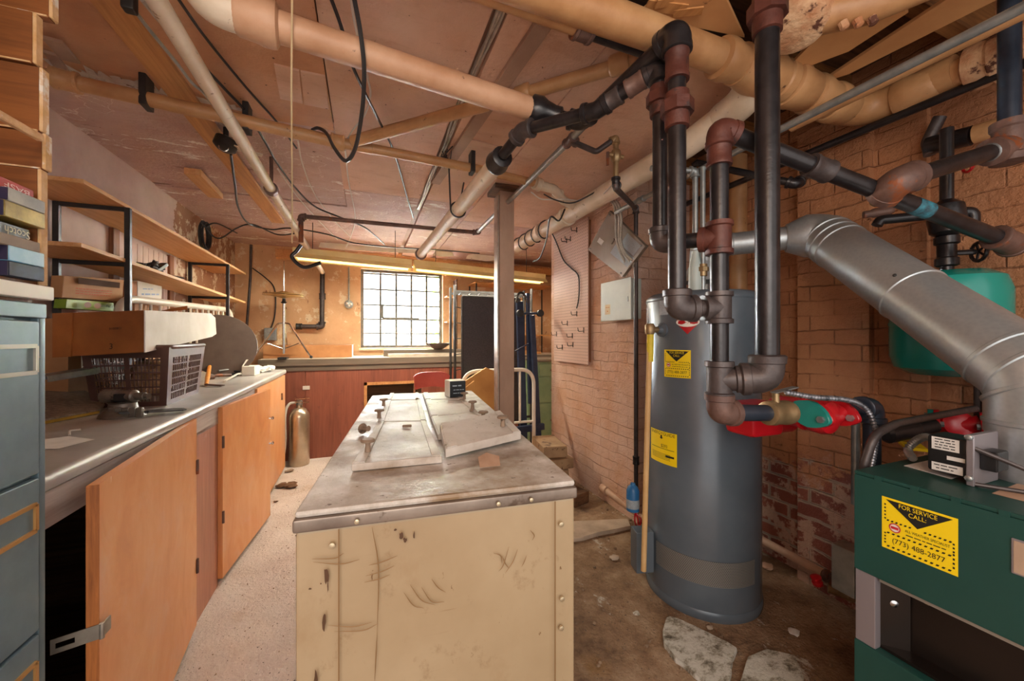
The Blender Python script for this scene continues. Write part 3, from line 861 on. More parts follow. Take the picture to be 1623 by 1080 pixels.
# seams and flap of the stained end
fl0, fl1 = l0.lerp(a0, 0.2), l1.lerp(a1, 0.22)
mb = MB().hexa([l0 + nface * 0.001, fl0 + nface * 0.001, fl0 + nface * 0.007, l0 + nface * 0.007], [l1 + nface * 0.001, fl1 + nface * 0.001, fl1 + nface * 0.007, l1 + nface * 0.007]); mb.build('taped_flap', m_carddirty, t)

# laundry basket
m_bask = mottled('brown_plastic', (88, 62, 56), (100, 72, 64), 6, 0.4)
t = thing('laundry_basket', 'brown plastic laundry basket with grid sides under the stained box', 'basket', (-1.0, 2.4, CT))
b0 = [V((-0.83, 2.13, CT)), V((-0.865, 2.58, CT)), V((-1.13, 2.62, CT)), V((-1.10, 2.17, CT))]
cc = sum(b0, V()) / 4
T0 = [cc + (p - cc) * 1.17 + V((0, 0, 0.262)) for p in b0]
def bl(i, u, v): j = (i + 1) % 4; return (b0[i].lerp(b0[j], u)).lerp(T0[i].lerp(T0[j], u), v)
mb = MB()
for i in range(4):
    out = ((b0[i] + b0[(i + 1) % 4]) / 2 - cc); out.z = 0; th = -out.normalized() * 0.004
    def panel(u0, u1, v0, v1):
        q = [bl(i, u0, v0), bl(i, u1, v0), bl(i, u1, v1), bl(i, u0, v1)]
        mb.prism(q, th)
    for (u0, u1, v0, v1) in ((0, 1, 0, 0.08), (0, 1, 0.82, 1.0), (0, 0.10, 0.08, 0.82), (0.90, 1, 0.08, 0.82), (0.47, 0.53, 0.08, 0.82)): panel(u0, u1, v0, v1)
    for k in range(1, 8): 
        for s_ in (0, 1):
            u = 0.10 + 0.37 * k / 8 + s_ * 0.43; panel(u - 0.006, u + 0.006, 0.08, 0.82)
    for k in range(1, 6):
        v = 0.08 + 0.74 * k / 6; panel(0.10, 0.90, v - 0.012, v + 0.012)
mb.prism(b0, (0, 0, 0.004))
mb.build('basket_body', m_bask, t)
mb = MB(); mb.tube(fillet([T0[3].lerp(T0[0], 0.5), T0[0], T0[1], T0[2], T0[3], T0[3].lerp(T0[0], 0.49)], 0.05, 5), 0.010, 8); mb.build('rim', m_bask, t)
m_cloth = mottled('tan_cloth', (196, 160, 120), (150, 116, 84), 14, 0.9)
mb = MB()
for k in range(9): mb.lump(cc + V((R.uniform(-.05, .05), R.uniform(-.11, .11), 0.055 + 0.012 * k)), (0.13, 0.14, 0.08), 0.2)
one('cloth_pile', mb, m_cloth, 'tan rags piled inside the brown laundry basket', 'rags')

# white bed headboard
m_head = mottled('ivory_metal', (222, 214, 200), (234, 228, 216), 8, 0.35, c3=(176, 150, 124), t3=0.7, s3=14)
ha, hb = V((-1.195, 2.555, 1.0)), V((-1.15, 4.16, 1.0))
hd = (hb - ha).normalized(); hl = (hb - ha).length
t = thing('bed_headboard', 'ivory metal bed headboard with rounded top standing behind boxes on the workbench', 'headboard', (ha + hb) / 2 - V((0, 0, 0.05)))
H = lambda u, z: ha + hd * u + V((0, 0, z - 1.0))
mb = MB(); mb.tube(fillet([H(0, CT), H(0, 1.455), H(hl, 1.50), H(hl, CT)], 0.14, 10), 0.021, 14); mb.build('outer_tube', m_head, t)
mb = MB()
for k in range(1, 16): mb.cyl(H(hl * k / 16, 1.03), H(hl * k / 16, 1.455 + 0.045 * k / 16), 0.0075, 8)
mb.build('spindle', m_head, t)
MB().cyl(H(0, 1.03), H(hl, 1.03), 0.012, 10).build('lower_rail', m_head, t)

# boxes behind
m_cardplain = mottled('tan_carton', (186, 140, 96), (170, 122, 80), 5, 0.8)
def facebox(name, p00, p10, p11, p01, back, m, lab, cat='box', grp=None, part='carton'):
    q = [V(p) for p in (p00, p10, p11, p01)]
    ctr = sum(q, V()) / 4
    t = thing(name, lab, cat, (ctr.x, ctr.y, min(p.z for p in q)), grp)
    MB().prism(q, V(back), 0.002).build(part, m, t)
    return t, q
D1 = 1.95
bk = V((-0.05, 0.015, 0))
t, q = facebox('cardboard_box', C(98, 472, 1.70), C(193, 478, 2.05), C(197, 444, 2.06), C(101, 437, 1.71), bk, m_cardplain, 'tan carton with red print lying tilted under the lower pine shelf')
ex = (q[1] - q[0]).normalized(); ez = (q[3] - q[0]).normalized(); nf = ex.cross(ez)
f = flat((q[0] + q[1]) / 2 + nf * 0.012, ex, ez)
mb = MB(); rect(mb, f, -0.12, 0.070, 0.14, 0.100); mb.build('dark_tape', plain('dark_brown_tape', (78, 56, 44), 0.95, 0.0, 0.1), t)
mb = MB()
for k in range(3): put_line(mb, 0.22, 0.006, f, -0.02, 0.048 - k * 0.012, k)
mb.build('lettering', plain('red_brown_ink', (186, 84, 52), 0.8), t)
g0 = V((-1.2, 2.45, 0))
t, q = facebox('bag_of_plant_food', C(104, 489, 1.71), C(182, 494, 2.0), C(180, 480, 2.0), C(106, 474, 1.71), bk, mottled('lime_green_bag', (150, 176, 60), (120, 150, 44), 8, 0.5), 'lime green printed bag lying under the tan carton', 'bag', part='bag_body')
ex = (q[1] - q[0]).normalized(); ez = (q[3] - q[0]).normalized(); nf = ex.cross(ez); f = flat((q[0] + q[1]) / 2 + nf * 0.018, ex, ez)
mb = MB(); put_text(mb, 'Two-Piece', 0.016, f, 0.055, 0.026); mb.build('lettering', m_ink, t)
mb = MB()
for cx in (-0.06, 0.0): mb.grid(lambda u, v: f(cx + 0.022 * v * math.cos(u * 6.2832), 0.024 + 0.014 * v * math.sin(u * 6.2832), 0.0012), 16, 1)
mb.build('pictures', plain('brown_print', (150, 112, 78), 0.6), t)
z_ = at(140, 494, D=D1).z
one('cardboard_box', MB().box((-1.335, 2.28, CT), (-1.235, 2.66, z_ - 0.05), 0.003), m_cardplain, 'plain unseen support carton added below the lime green bag, behind the stained box', 'box')  # hidden prop, added so the bag and tan carton do not float
t, q = facebox('white_carton', C(218, 474, 2.22), C(256, 474, 2.42), C(257, 454, 2.42), C(218, 445, 2.22), bk, m_cardw, 'small white carton with blue print beside the bracket post')
ex = (q[1] - q[0]).normalized(); ez = (q[3] - q[0]).normalized(); nf = ex.cross(ez); f = flat((q[0] + q[1]) / 2 + nf * 0.003, ex, ez)
mb = MB(); put_line(mb, 0.15, 0.016, f, 0.0, 0.028, 2); put_line(mb, 0.09, 0.009, f, -0.02, 0.06, 3); mb.build('lettering', plain('pale_blue_ink', (150, 170, 206), 0.7), t)
one('brown_board', MB().prism([C(196, 474, 2.09), C(217, 474, 2.2), C(217, 446, 2.2), C(197, 446, 2.09)], bk * 0.1), m_carddirty, 'brown cardboard sheet standing between tan carton and white carton', 'board')
one('cardboard_box', MB().box((-1.335, 2.80, CT), (-1.235, 3.1, at(237, 474, D=2.32).z - 0.004), 0.003), m_cardplain, 'plain unseen support carton added under the small white carton', 'box')  # another unseen prop, added to carry the small white carton
one('brown_board', MB().prism([C(240, 497, 2.0), C(297, 491, 2.1), C(297, 485, 2.1), C(272, 489, 2.05)], bk * 0.05), m_carddirty, 'thin brown sheet lying on the stained box before the headboard', 'board')

# round dark table top leaning
m_disc = mottled('dark_brown_laminate', (84, 66, 58), (96, 78, 68), 10, 0.45)
c_ = C(352, 547, 2.95)
nrm = (V((0, 0, EYE)) - c_).normalized() + V((0.35, 0, 0.28))
t_ = MB().lathe([(0.236, 0), (0.24, 0.004), (0.24, 0.018), (0.236, 0.022)], c_, nrm, 48)
one('round_table_top', t_, m_disc, 'dark brown round table top leaning behind the laundry basket', 'table top')

# bench tools
m_cast = mottled('grimy_cast_metal', (128, 118, 108), (92, 84, 76), 14, 0.4, 0.4, c3=(50, 44, 40), t3=0.6, s3=22)
t = thing('bench_tool', 'grimy cast metal bench tool on the workbench before the basket', 'tool', at(195, 662, Z=CT))
o_ = at(195, 660, Z=CT)
ax = V((0.93, -0.36, 0))
mb = MB().lathe([(0.07, 0), (0.066, 0.012), (0.045, 0.028), (0.04, 0.05), (0.046, 0.055)], o_ + V((0, 0, 0.001)), (0, 0, 1), 20)
for k in range(5): mb.beam(o_ + ax * (-0.05 + k * 0.026) + V((0, 0, 0.004)) + V((0.03, -0.05, 0)), o_ + ax * (-0.05 + k * 0.026) + V((0.03, -0.05, 0.04)), 0.018, 0.02, (1, 0, 0), 0.003)
mb.build('tool_base', m_cast, t)
MB().lathe([(0.02, -0.075), (0.026, -0.07), (0.026, -0.02), (0.024, -0.015), (0.024, 0.045), (0.02, 0.05), (0.014, 0.052), (0.014, 0.085), (0.011, 0.087), (0.011, 0.1)], o_ + V((0, 0, 0.078)), ax, 18).build('tool_barrel', m_cast, t)
mb = MB().obox(o_ + V((0, 0, 0.076)) + ax * 0.01, (0.05, 0.056, 0.03), None, 0.004); mb.build('black_sleeve', m_blackpl, t)
a = at(262, 652, Z=CT + 0.012)
pr = [(-0.06, 0.012), (-0.03, 0.03), (0.03, 0.034), (0.06, 0.02), (0.064, -0.01), (0.05, -0.03), (0.0, -0.024), (-0.05, -0.02)]
ex, ey = V((0.75, 0.45, -0.06)).normalized(), V((-0.5, 0.85, 0.0)).normalized()
mb = MB().prism([a + ex * x + ey * y for x, y in pr], (0, 0, 0.006), 0.001); mb.beam(a - ex * 0.05, a - ex * 0.13 + V((0, 0, 0.004)), 0.016, 0.008)
one('metal_scraper', mb, m_blackmet, 'dark flat scraper lying over the workbench edge beside the cast tool', 'scraper')
# fibre pad, metal channel, sheet paper, white bracket
m_pad = mottled('grey_fibre_pad', (156, 140, 122), (120, 106, 94), 60, 0.95, bump=0.4, bs=120)
pad0 = [at(40, 676, Z=CT + 0.004), at(78, 672, Z=CT + 0.004), at(165, 652, Z=CT + 0.004), at(130, 622, Z=CT + 0.004)]
q0, q1, q2, q3 = at(70, 672, Z=CT + 0.003), at(157, 655, Z=CT + 0.003), at(168, 642, Z=CT + 0.006), at(96, 603, Z=CT + 0.085)
q4 = at(60, 600, Z=CT + 0.10)
t = thing('fibre_pad', 'grey fibre insulation pad with yellow edge beside the filing cabinet', 'pad', (q0.x, q0.y + 0.05, CT))
MB().prism([q0, q1, q2, q3, q4], (0, 0, 0.016), 0.003).build('pad_sheet', m_pad, t)
MB().beam(q0 + V((0, -0.002, 0.004)), q1 + V((0, -0.002, 0.004)), 0.006, 0.010).build('yellow_edge', mottled('yellow_foam', (196, 160, 60), (170, 136, 44), 20, 0.9), t)
a, b = at(60, 597, D=1.4), at(186, 578, D=1.75)
mb = MB().beam(a, b, 0.06, 0.004, bev=0.001); 
dd = (b - a).normalized(); sd = V((0, 0, 1)).cross(dd).normalized()
for s_ in (-1, 1): mb.beam(a + sd * 0.03 * s_ + V((0, 0, -0.01)), b + sd * 0.03 * s_ + V((0, 0, -0.01)), 0.003, 0.024)
one('metal_channel', mb, m_galv, 'dull metal channel lying between filing cabinet and laundry basket', 'channel')
a = at(85, 705, Z=CT + 0.002)
q = [at(60, 712, Z=CT + 0.001), at(92, 712, Z=CT + 0.001), at(150, 697, Z=CT + 0.001), at(108, 692, Z=CT + 0.001), at(70, 697, Z=CT + 0.001)]
one('paper_sheet', MB().prism(q, (0, 0, 0.0006)), m_paper, 'white paper sheet on the workbench beside the filing cabinet', 'paper')
mb = MB().tube(fillet([at(110, 690, Z=CT + 0.002), at(110, 683, Z=CT + 0.012), at(128, 681, Z=CT + 0.012)], 0.006), 0.003, 6)
one('wire_clip', mb, m_white, 'small white bent clip on the workbench near the paper sheet', 'clip')
# white rack seen above the channel
mb = MB()
p0, p1, p2 = at(130, 590, D=1.75), at(182, 588, D=1.85), V((0, 0, 0.075))
for k in range(9): mb.cyl(p0.lerp(p1, k / 8), p0.lerp(p1, k / 8) + p2, 0.0025, 6)
for k in range(4): mb.cyl(p0 + p2 * k / 3, p1 + p2 * k / 3, 0.0025, 6)
for k in range(5): mb.cyl(p0.lerp(p1, k / 4) , p0.lerp(p1, k / 4) + V((-0.1, 0.15, 0)), 0.0025, 6)
one('wire_rack', mb, m_white, 'small white wire rack between stained box and metal channel', 'rack')

# clutter at the far end of the workbench
Z2 = CT + 0.001
a, b = at(327, 610, Z=CT + 0.012), at(333, 577, Z=CT + 0.10)
t = thing('hand_tool', 'hand tool with orange wooden handle leaning against the laundry basket', 'tool', at(327, 610, Z=CT))
MB().tube([a, a.lerp(b, 0.3), b], [0.010, 0.014, 0.011], 10).build('handle', mottled('orange_wood', (226, 150, 60), (206, 128, 44), 20, 0.4), t)
mb = MB().beam(a, a + V((0.10, -0.05, -0.004)), 0.03, 0.008, bev=0.002); mb.build('tool_head', m_rusty, t)
a = at(360, 598, Z=Z2)
t = thing('clamp', 'black spring clamp lying among the clutter at the workbench end', 'clamp', a)
mb = MB().tube(spline([a + V((-0.06, 0, 0.012)), a + V((0.0, 0.03, 0.02)), a + V((0.06, 0.05, 0.014))]), 0.011, 8); mb.tube(spline([a + V((-0.06, 0.02, 0.03)), a + V((0.0, 0.05, 0.04)), a + V((0.07, 0.06, 0.03))]), 0.011, 8); mb.build('jaws', m_blackpl, t)
MB().tube(spline([a + V((-0.05, -0.01, 0.05)), a + V((0.0, 0.04, 0.055)), a + V((0.03, 0.1, 0.05))]), 0.007, 8).build('grip', m_galv, t)
a = at(395, 596, Z=Z2)
t = thing('white_box', 'torn white box standing near the workbench far edge', 'box', a)
MB().box(a + V((-0.05, 0, 0)), a + V((0.035, 0.16, 0.075)), 0.002).build('carton', m_white, t)
mb = MB().prism([a + V((-0.05, 0, 0.076)), a + V((-0.02, 0.0, 0.13)), a + V((-0.03, 0.15, 0.12)), a + V((-0.05, 0.16, 0.076))], (0.002, 0, 0)); mb.build('torn_flap', m_white, t)
mb = MB().beam(at(356, 604, Z=Z2 + 0.01), at(386, 588, Z=Z2 + 0.03), 0.018, 0.004)
one('white_strip', mb, m_white, 'narrow white plastic strip leaning before the torn white box', 'strip')
mb = MB()
for k in range(5): mb.lump(at(408 + k * 5, 586 - k * 0.5, Z=Z2 + 0.03) , (0.07, 0.08, 0.05), 0.35)
one('paper_scraps', mb, m_paper, 'crumpled paper scraps at the far end of the workbench', 'paper')
for (px, py, mm, lb, nm) in ((343, 598, m_rusty, 'rusty pipe clamp beside the clutter on the workbench', 'pipe_clamp'), (354, 591, m_chrome, 'chrome tube lying behind the black clamp', 'chrome_tube'), (378, 589, m_blackpl, 'black plastic piece lying behind the torn white box', 'plastic_piece')):
    a = at(px, py, Z=Z2 + 0.014)
    mb = MB().tube(spline([a + V((-0.04, -0.02, 0)), a + V((0.0, 0.02, 0.01)), a + V((0.06, 0.10, 0.004))]), 0.012, 10)
    mb.lathe([(0.02, 0), (0.02, 0.03), (0.014, 0.034)], a + V((-0.04, -0.02, 0)), (1, 1, 0), 12)
    one(nm, mb, mm, lb, 'hardware')
# things on the lower shelf
def on_shelf(px, py): 
    p = at(px, py, X=-1.15); w = (p.y - s2[0].y) / (s2[1].y - s2[0].y); return V((-1.16, p.y, s2[0].z * (1 - w) + s2[1].z * w + 0.001))
a = on_shelf(232, 415)
mb = MB(); 
for k in range(6):
    mb.tube(spline([a + V((R.uniform(-.05, .05), -0.14 + 0.03 * k, 0.008)), a + V((R.uniform(-.04, .06), 0.0, 0.03 + 0.005 * k)), a + V((R.uniform(-.05, .06), 0.16, 0.012 + 0.012 * k))]), 0.007, 6)
mb.beam(a + V((0, 0.1, 0.01)), a + V((0.02, 0.18, 0.07)), 0.04, 0.02, bev=0.003)
one('tangled_tools', mb, m_blackpl, 'black tangle of tool and cable lying on the lower pine shelf', 'tools')
a = on_shelf(268, 432)
mb = MB().tube(spline([a + V((0, -0.13, 0.006)), a + V((0.02, 0, 0.01)), a + V((0, 0.14, 0.006))]), 0.006, 6); mb.tube(spline([a + V((0.03, -0.1, 0.006)), a + V((0.0, 0, 0.02)), a + V((0.04, 0.12, 0.02))]), 0.006, 6)
one('black_rods', mb, m_blackmet, 'thin black rods lying farther along the lower pine shelf', 'rods')
# ================================================================= CENTRE: THE WHITE FREEZER CABINET
def freezer_mat():
    n = NT('stained_cream_enamel'); k = n.coord()
    col = n.ramp(n.noise(1.6, 6, 0.6, co=k), [(0.3, (146, 122, 90)), (0.72, (172, 152, 122))])
    st = n.step(n.noise(3.2, 8, 0.7, co=n.coord((1, 1, 0.7))), 0.55, 0.75)
    col = n.mix(n.math('MULTIPLY', st, 0.5), col, (128, 92, 50))
    col = n.mix(n.math('MULTIPLY', n.step(n.noise(12, 9, 0.75, co=n.coord((1, 1, 0.8), (0, 0, 0.3))), 0.58, 0.7), 0.5), col, (112, 80, 46))
    col = n.mix(n.step(n.noise(46, 5, 0.55, co=n.coord((1, 1, 0.5))), 0.70, 0.73), col, (110, 80, 48))
    scr = n.step(n.noise(9, 3, 0.5, co=n.coord((0.5, 0.5, 9), (0, 0.5, 0))), 0.69, 0.72)
    near = n.step(n.noise(2.6, 2, 0.5, co=n.coord((1, 1, 1), (0, 0, 2))), 0.52, 0.6)
    col = n.mix(n.math('MULTIPLY', n.math('MULTIPLY', scr, near), 0.6), col, (128, 98, 66))
    return n.fin(col, 0.35)
m_fre = freezer_mat()
def dust_mat(name, c1, c2, c3, r0=0.3):
    n = NT(name); k = n.coord()
    col = n.ramp(n.noise(6, 9, 0.72, co=k), [(0.32, c1), (0.66, c2)])
    col = n.mix(n.step(n.noise(3.0, 8, 0.65, co=n.coord((1, 1, 1), (0, 0, 1.2))), 0.50, 0.66), col, c3)
    col = n.mix(n.step(n.noise(38, 5, 0.6, co=k), 0.655, 0.69), col, (104, 86, 70))
    r = n.ramp(n.noise(5, 8, 0.7, co=k), [(0.4, (90, 90, 90, 1)), (0.6, (200, 200, 200, 1))])
    n.bump(n.math('ADD', n.noise(30, 6, 0.7, co=k), n.math('MULTIPLY', n.noise(18, 4, 0.6, co=n.coord((0.15, 1.5, 1))), 0.8)), 0.3, 0.006)
    return n.fin(col, n.ramp(n.noise(5, 8, 0.7, co=k), [(0.4, (r0, r0, r0, 1)), (0.62, (0.66, 0.66, 0.66, 1))]))
m_dust = dust_mat('dusty_steel_top', (150, 138, 122), (222, 218, 214), (138, 114, 86))
m_lid = dust_mat('dusty_white_lid', (188, 178, 168), (214, 208, 200), (160, 144, 126), 0.5)
m_trim = mottled('worn_steel_trim', (112, 98, 88), (146, 132, 120), 8, 0.35, 0.5, c3=(104, 88, 76), t3=0.62, s3=14)
m_screw = plain('screw_head', (196, 180, 150), 0.35, 0.7)
FZT = 0.90
fNL, fNR = at(464, 818, Z=FZT - 0.006), at(914, 766, Z=FZT - 0.006)
fFL, fFR = at(589, 627, Z=FZT), at(748, 619, Z=FZT)
NL, NR = V((fNL.x, fNL.y, 0)), V((fNR.x, fNR.y, 0)); FL, FR = V((fFL.x, fFL.y, 0)), V((fFR.x, fFR.y, 0))
zz = lambda p, z: V((p.x, p.y, z))
t = thing('chest_freezer', 'stained cream chest freezer with dusty steel top in the middle of the floor', 'freezer', (NL + NR + FL + FR) / 4)
def rim(z0, z1, g, mb, bev=0.0):
    c = (NL + NR + FL + FR) / 4
    q = [p + (p - c).normalized() * g for p in (NL, NR, FR, FL)]
    mb.hexa([zz(p, z0) for p in q], [zz(p, z1) for p in q], bev)
mb = MB(); rim(0.02, 0.858, -0.006, mb, 0.008); mb.build('cabinet_body', m_fre, t)
mb = MB(); rim(0.857, 0.885, 0.004, mb, 0.006); mb.build('steel_trim', m_trim, t)
mb = MB(); rim(0.884, FZT, -0.004, mb, 0.007); mb.build('steel_top', m_dust, t)
ex = (NR - NL).normalized(); ey = V((-ex.y, ex.x, 0)); ez = V((0, 0, 1))
ff = flat(NL + ex * 0 - ey * 0.002, ex, ez)
W_ = (NR - NL).length
mb = MB()
for u in (0.085, W_ - 0.058): 
    mb.prism([ff(u - 0.0012, 0.03, 0.001), ff(u + 0.0012, 0.03, 0.001), ff(u + 0.0012, 0.857, 0.001), ff(u - 0.0012, 0.857, 0.001)], ex.cross(ez) * 0.001)
mb.build('panel_seam', plain('seam_grime', (124, 92, 54), 0.6), t)
sc_n = ex.cross(ez)
for (u, z) in ((0.072, 0.825), (W_ - 0.042, 0.80), (W_ - 0.042, 0.55), (W_ - 0.04, 0.62)):
    MB().lathe([(0.006, -0.002), (0.006, 0.003), (0.003, 0.004)], ff(u, z, 0.0), sc_n, 12).build('screw', m_screw, t)
for (u, z) in ((0.12, 0.871), (0.42, 0.871), (W_ - 0.12, 0.871)):
    MB().lathe([(0.005, -0.002), (0.005, 0.002), (0.003, 0.003)], ff(u, z, 0.008), sc_n, 10).build('screw', m_screw, t)
# chipped paint
def blob(mb, f, cu, cv, su, sv, d, n_=10, am=0.35):
    ps = []
    for k in range(n_):
        a = 2 * math.pi * k / n_; r_ = 1 + R.uniform(-am, am)
        ps.append(f(cu + su * math.cos(a) * r_, cv + sv * math.sin(a) * r_, d))
    mb.add(ps, [tuple(range(n_))])
def fpx(px, py):
    """front-panel coordinates of a pixel"""
    r0 = at(px, py, D=1.0) - V((0, 0, EYE)); o = V((0, 0, EYE)); nrm_ = ex.cross(ez)
    k = (NL - o).dot(nrm_) / r0.dot(nrm_); p = o + r0 * k
    return (p - NL).dot(ex), p.z
mb = MB()
for (px, py, su, sv) in ((518, 912, 0.004, 0.018), (514, 985, 0.003, 0.02), (501, 1077, 0.003, 0.02), (520, 928, 0.0012, 0.012), (636, 848, 0.004, 0.007), (656, 848, 0.0018, 0.008), (492, 932, 0.003, 0.002), (470, 848, 0.0015, 0.0015), (509, 924, 0.0016, 0.0016), (642, 856, 0.004, 0.006), (627, 839, 0.003, 0.003)):
    u, v = fpx(px, py); blob(mb, ff, u, v, su, sv, 0.0014)
mb.build('paint_chip', plain('bare_rusty_steel', (78, 50, 26), 0.6), t)  # chips in the enamel with bare steel showing
mb = MB()
for arc in (((640, 938), (655, 958), (672, 963)), ((650, 926), (668, 950), (690, 958)), ((668, 930), (684, 952), (704, 953)), ((684, 917), (694, 930), (706, 938)), ((495, 885), (530, 884), (545, 876)), ((497, 890), (540, 893), (570, 886)), ((520, 990), (560, 992), (590, 985)), ((530, 1000), (575, 998), (598, 988)), ((590, 835), (600, 900), (598, 1000)), ((598, 1000), (596, 1040), (594, 1079)), ((585, 895), (605, 890), (630, 880)), ((580, 912), (605, 905), (625, 896)), ((578, 922), (600, 917), (618, 910)), ((795, 880), (800, 892), (806, 900)), ((806, 866), (797, 895), (790, 905)), ((820, 870), (812, 890), (800, 908)), ((834, 880), (830, 890), (826, 898)), ((840, 840), (846, 848), (843, 856)), ((782, 876), (793, 880), (795, 892))):
    P = spline([ff(*fpx(*p), 0.0012) for p in arc], 8)
    mb.tube(P, [0.0003 + 0.0009 * math.sin(math.pi * i / (len(P) - 1)) for i in range(len(P))], 4)
mb.build('scuff_stain', plain('scuff_grime', (138, 108, 72), 0.7), t)

# ---- lids: two columns, loose white boards with knobs
LID = 'loose dusty lids on the freezer top'
def lid(pix, z, th, lab, tilt=0.0, up=None):
    q = [at(px, py, Z=z) for px, py in pix]
    ctr = sum(q, V()) / 4
    t = thing('freezer_lid', lab, 'lid', (ctr.x, ctr.y, FZT + 0.001), LID)
    if up: q = [p + V((0, 0, u)) for p, u in zip(q, up)]
    base_ = [p - V((0, 0, th)) for p in q]
    MB().hexa(base_, q, 0.003).build('lid_board', m_lid, t)
    # raised edge strips
    def strip(i, j, k, l, w):
        a, b = q[i].lerp(q[l], 0.02), q[j].lerp(q[k], 0.02); c_, d = q[i].lerp(q[l], w), q[j].lerp(q[k], w)
        MB().prism([a + V((0, 0, 0.0005)), b + V((0, 0, 0.0005)), d + V((0, 0, 0.0005)), c_ + V((0, 0, 0.0005))], (0, 0, 0.003)).build('edge_strip', m_lid, t)
    strip(0, 3, 2, 1, 0.14); strip(1, 2, 3, 0, 0.12)
    return t, q
ZT = FZT + 0.022
lid([(557, 736), (701, 723), (676, 668), (598, 669)], ZT, 0.020, 'left-hand front lid, lying flat with a spool knob')
lid([(598, 668), (676, 666.5), (667, 634), (612, 635)], ZT, 0.020, 'left-hand middle lid of the freezer top')
lid([(612, 634), (667, 633), (664, 623), (618, 624)], ZT, 0.020, 'left-hand rear lid of the freezer top')
lid([(706, 712), (826, 687), (794, 664), (697, 684)], ZT + 0.012, 0.026, 'right-hand front lid, sitting crooked over the one behind', up=(0.0, 0.006, 0.03, 0.024))
lid([(694, 690), (806, 678), (757, 653), (683, 661)], ZT, 0.018, 'right-hand second lid, partly under the crooked lid')
lid([(682, 660), (757, 652), (736, 633), (674, 634)], ZT, 0.020, 'right-hand middle lid of the freezer top')
lid([(673.5, 633), (735, 632), (727, 622), (670, 623)], ZT, 0.020, 'right-hand rear lid, under the small black carton')
m_knob = mottled('wooden_knob', (150, 128, 108), (124, 102, 84), 18, 0.7, c3=(84, 66, 54), t3=0.6, s3=20)
def knob(px, py, s_, lab, z=ZT + 0.004):
    p = at(px, py, Z=z)
    return one('spool_knob', MB().lathe([(0.009 * s_, 0), (0.008 * s_, 0.004), (0.007 * s_, 0.02 * s_), (0.009 * s_, 0.026 * s_), (0.019 * s_, 0.028 * s_), (0.02 * s_, 0.032 * s_), (0.016 * s_, 0.036 * s_)], p, (0, 0, 1), 14), m_knob, lab, 'knob', 'spool knobs on the freezer lids')
knob(583, 716, 1.0, 'spool knob on the left-hand front lid')
knob(601, 663, 1.0, 'second spool knob from the front on the left-hand side')
knob(608, 644, 1.0, 'spool knob farthest back on the left-hand side')
knob(797, 676, 1.0, 'spool knob beside the crooked lid', ZT + 0.026)
knob(766, 666, 1.0, 'second spool knob from the front on the right-hand side')
knob(749, 648, 1.0, 'third spool knob from the front on the right-hand side')
knob(736, 633, 1.0, 'spool knob at the foot of the small black carton')
p = at(574, 688, Z=FZT + 0.002)
one('spool_knob', MB().lathe([(0.018, 0), (0.019, 0.004), (0.01, 0.006), (0.008, 0.03), (0.01, 0.034)], p + V((0, 0, 0.019)), (0.6, -0.75, 0.12), 14), m_knob, 'knob fallen on its side left of the lids', 'knob', 'spool knobs on the freezer lids')
# small carton, scraps
m_ctn = plain('black_carton_print', (22, 26, 32), 0.35)
D_ = 2.22
c0 = at(713, 631, Z=ZT + 0.001)
t = thing('small_carton', 'small black and white printed carton standing on the freezer lids', 'box', c0)
ax_, ay_ = V((0.985, 0.10, 0)).normalized(), V((-0.10, 0.985, 0)).normalized()
rot = Matrix((ax_, ay_, ez)).transposed()
cc_ = c0 + ax_ * 0.045 + ay_ * 0.045 + V((0, 0, 0.045))
MB().obox(cc_, (0.09, 0.09, 0.088), rot, 0.002).build('carton', m_ctn, t)
MB().obox(cc_ - ax_ * 0.0455, (0.002, 0.088, 0.086), rot).build('white_side', m_white, t)
MB().obox(cc_ + ez * 0.0445, (0.088, 0.088, 0.002), rot).build('white_top', m_white, t)
f = flat(cc_ - ay_ * 0.0456, ax_, ez); mb = MB()
put_line(mb, 0.05, 0.010, f, -0.005, 0.018, 1); put_line(mb, 0.06, 0.006, f, 0.005, -0.004, 2); put_line(mb, 0.06, 0.006, f, 0.004, -0.022, 4)
mb.build('print', plain('pale_print', (170, 184, 196), 0.5), t)
m_scrap = mottled('brown_scrap', (150, 116, 92), (176, 146, 122), 12, 0.8)
p = at(773, 736, Z=FZT + 0.001)
q = [p + V(c) for c in ((-0.028, -0.02, 0), (0.028, -0.025, 0), (0.034, 0.0, 0.016), (0.004, 0.024, 0.022), (-0.024, 0.012, 0.016))]
one('paper_scrap', MB().prism(q, (0, 0.0015, 0.002)), m_scrap, 'pinkish folded scrap before the crooked lid', 'scrap')
for (px, py, l_, nm, lab) in ((645, 678, 0.03, 'wood_chip', 'brown chip on the left-hand front lid'), (661, 634, 0.014, 'plaster_crumb', 'dark crumb on the joint of the rear lids'), (747, 653, 0.014, 'plaster_crumb', 'dark crumb beside the third right-hand knob')):
    p = at(px, py, Z=ZT + 0.001)
    one(nm, MB().beam(p + V((-l_ / 2, l_ * 0.15, 0.005)), p + V((l_ / 2, -l_ * 0.2, 0.006)), 0.010, 0.010, bev=0.002), m_knob, lab, 'debris')

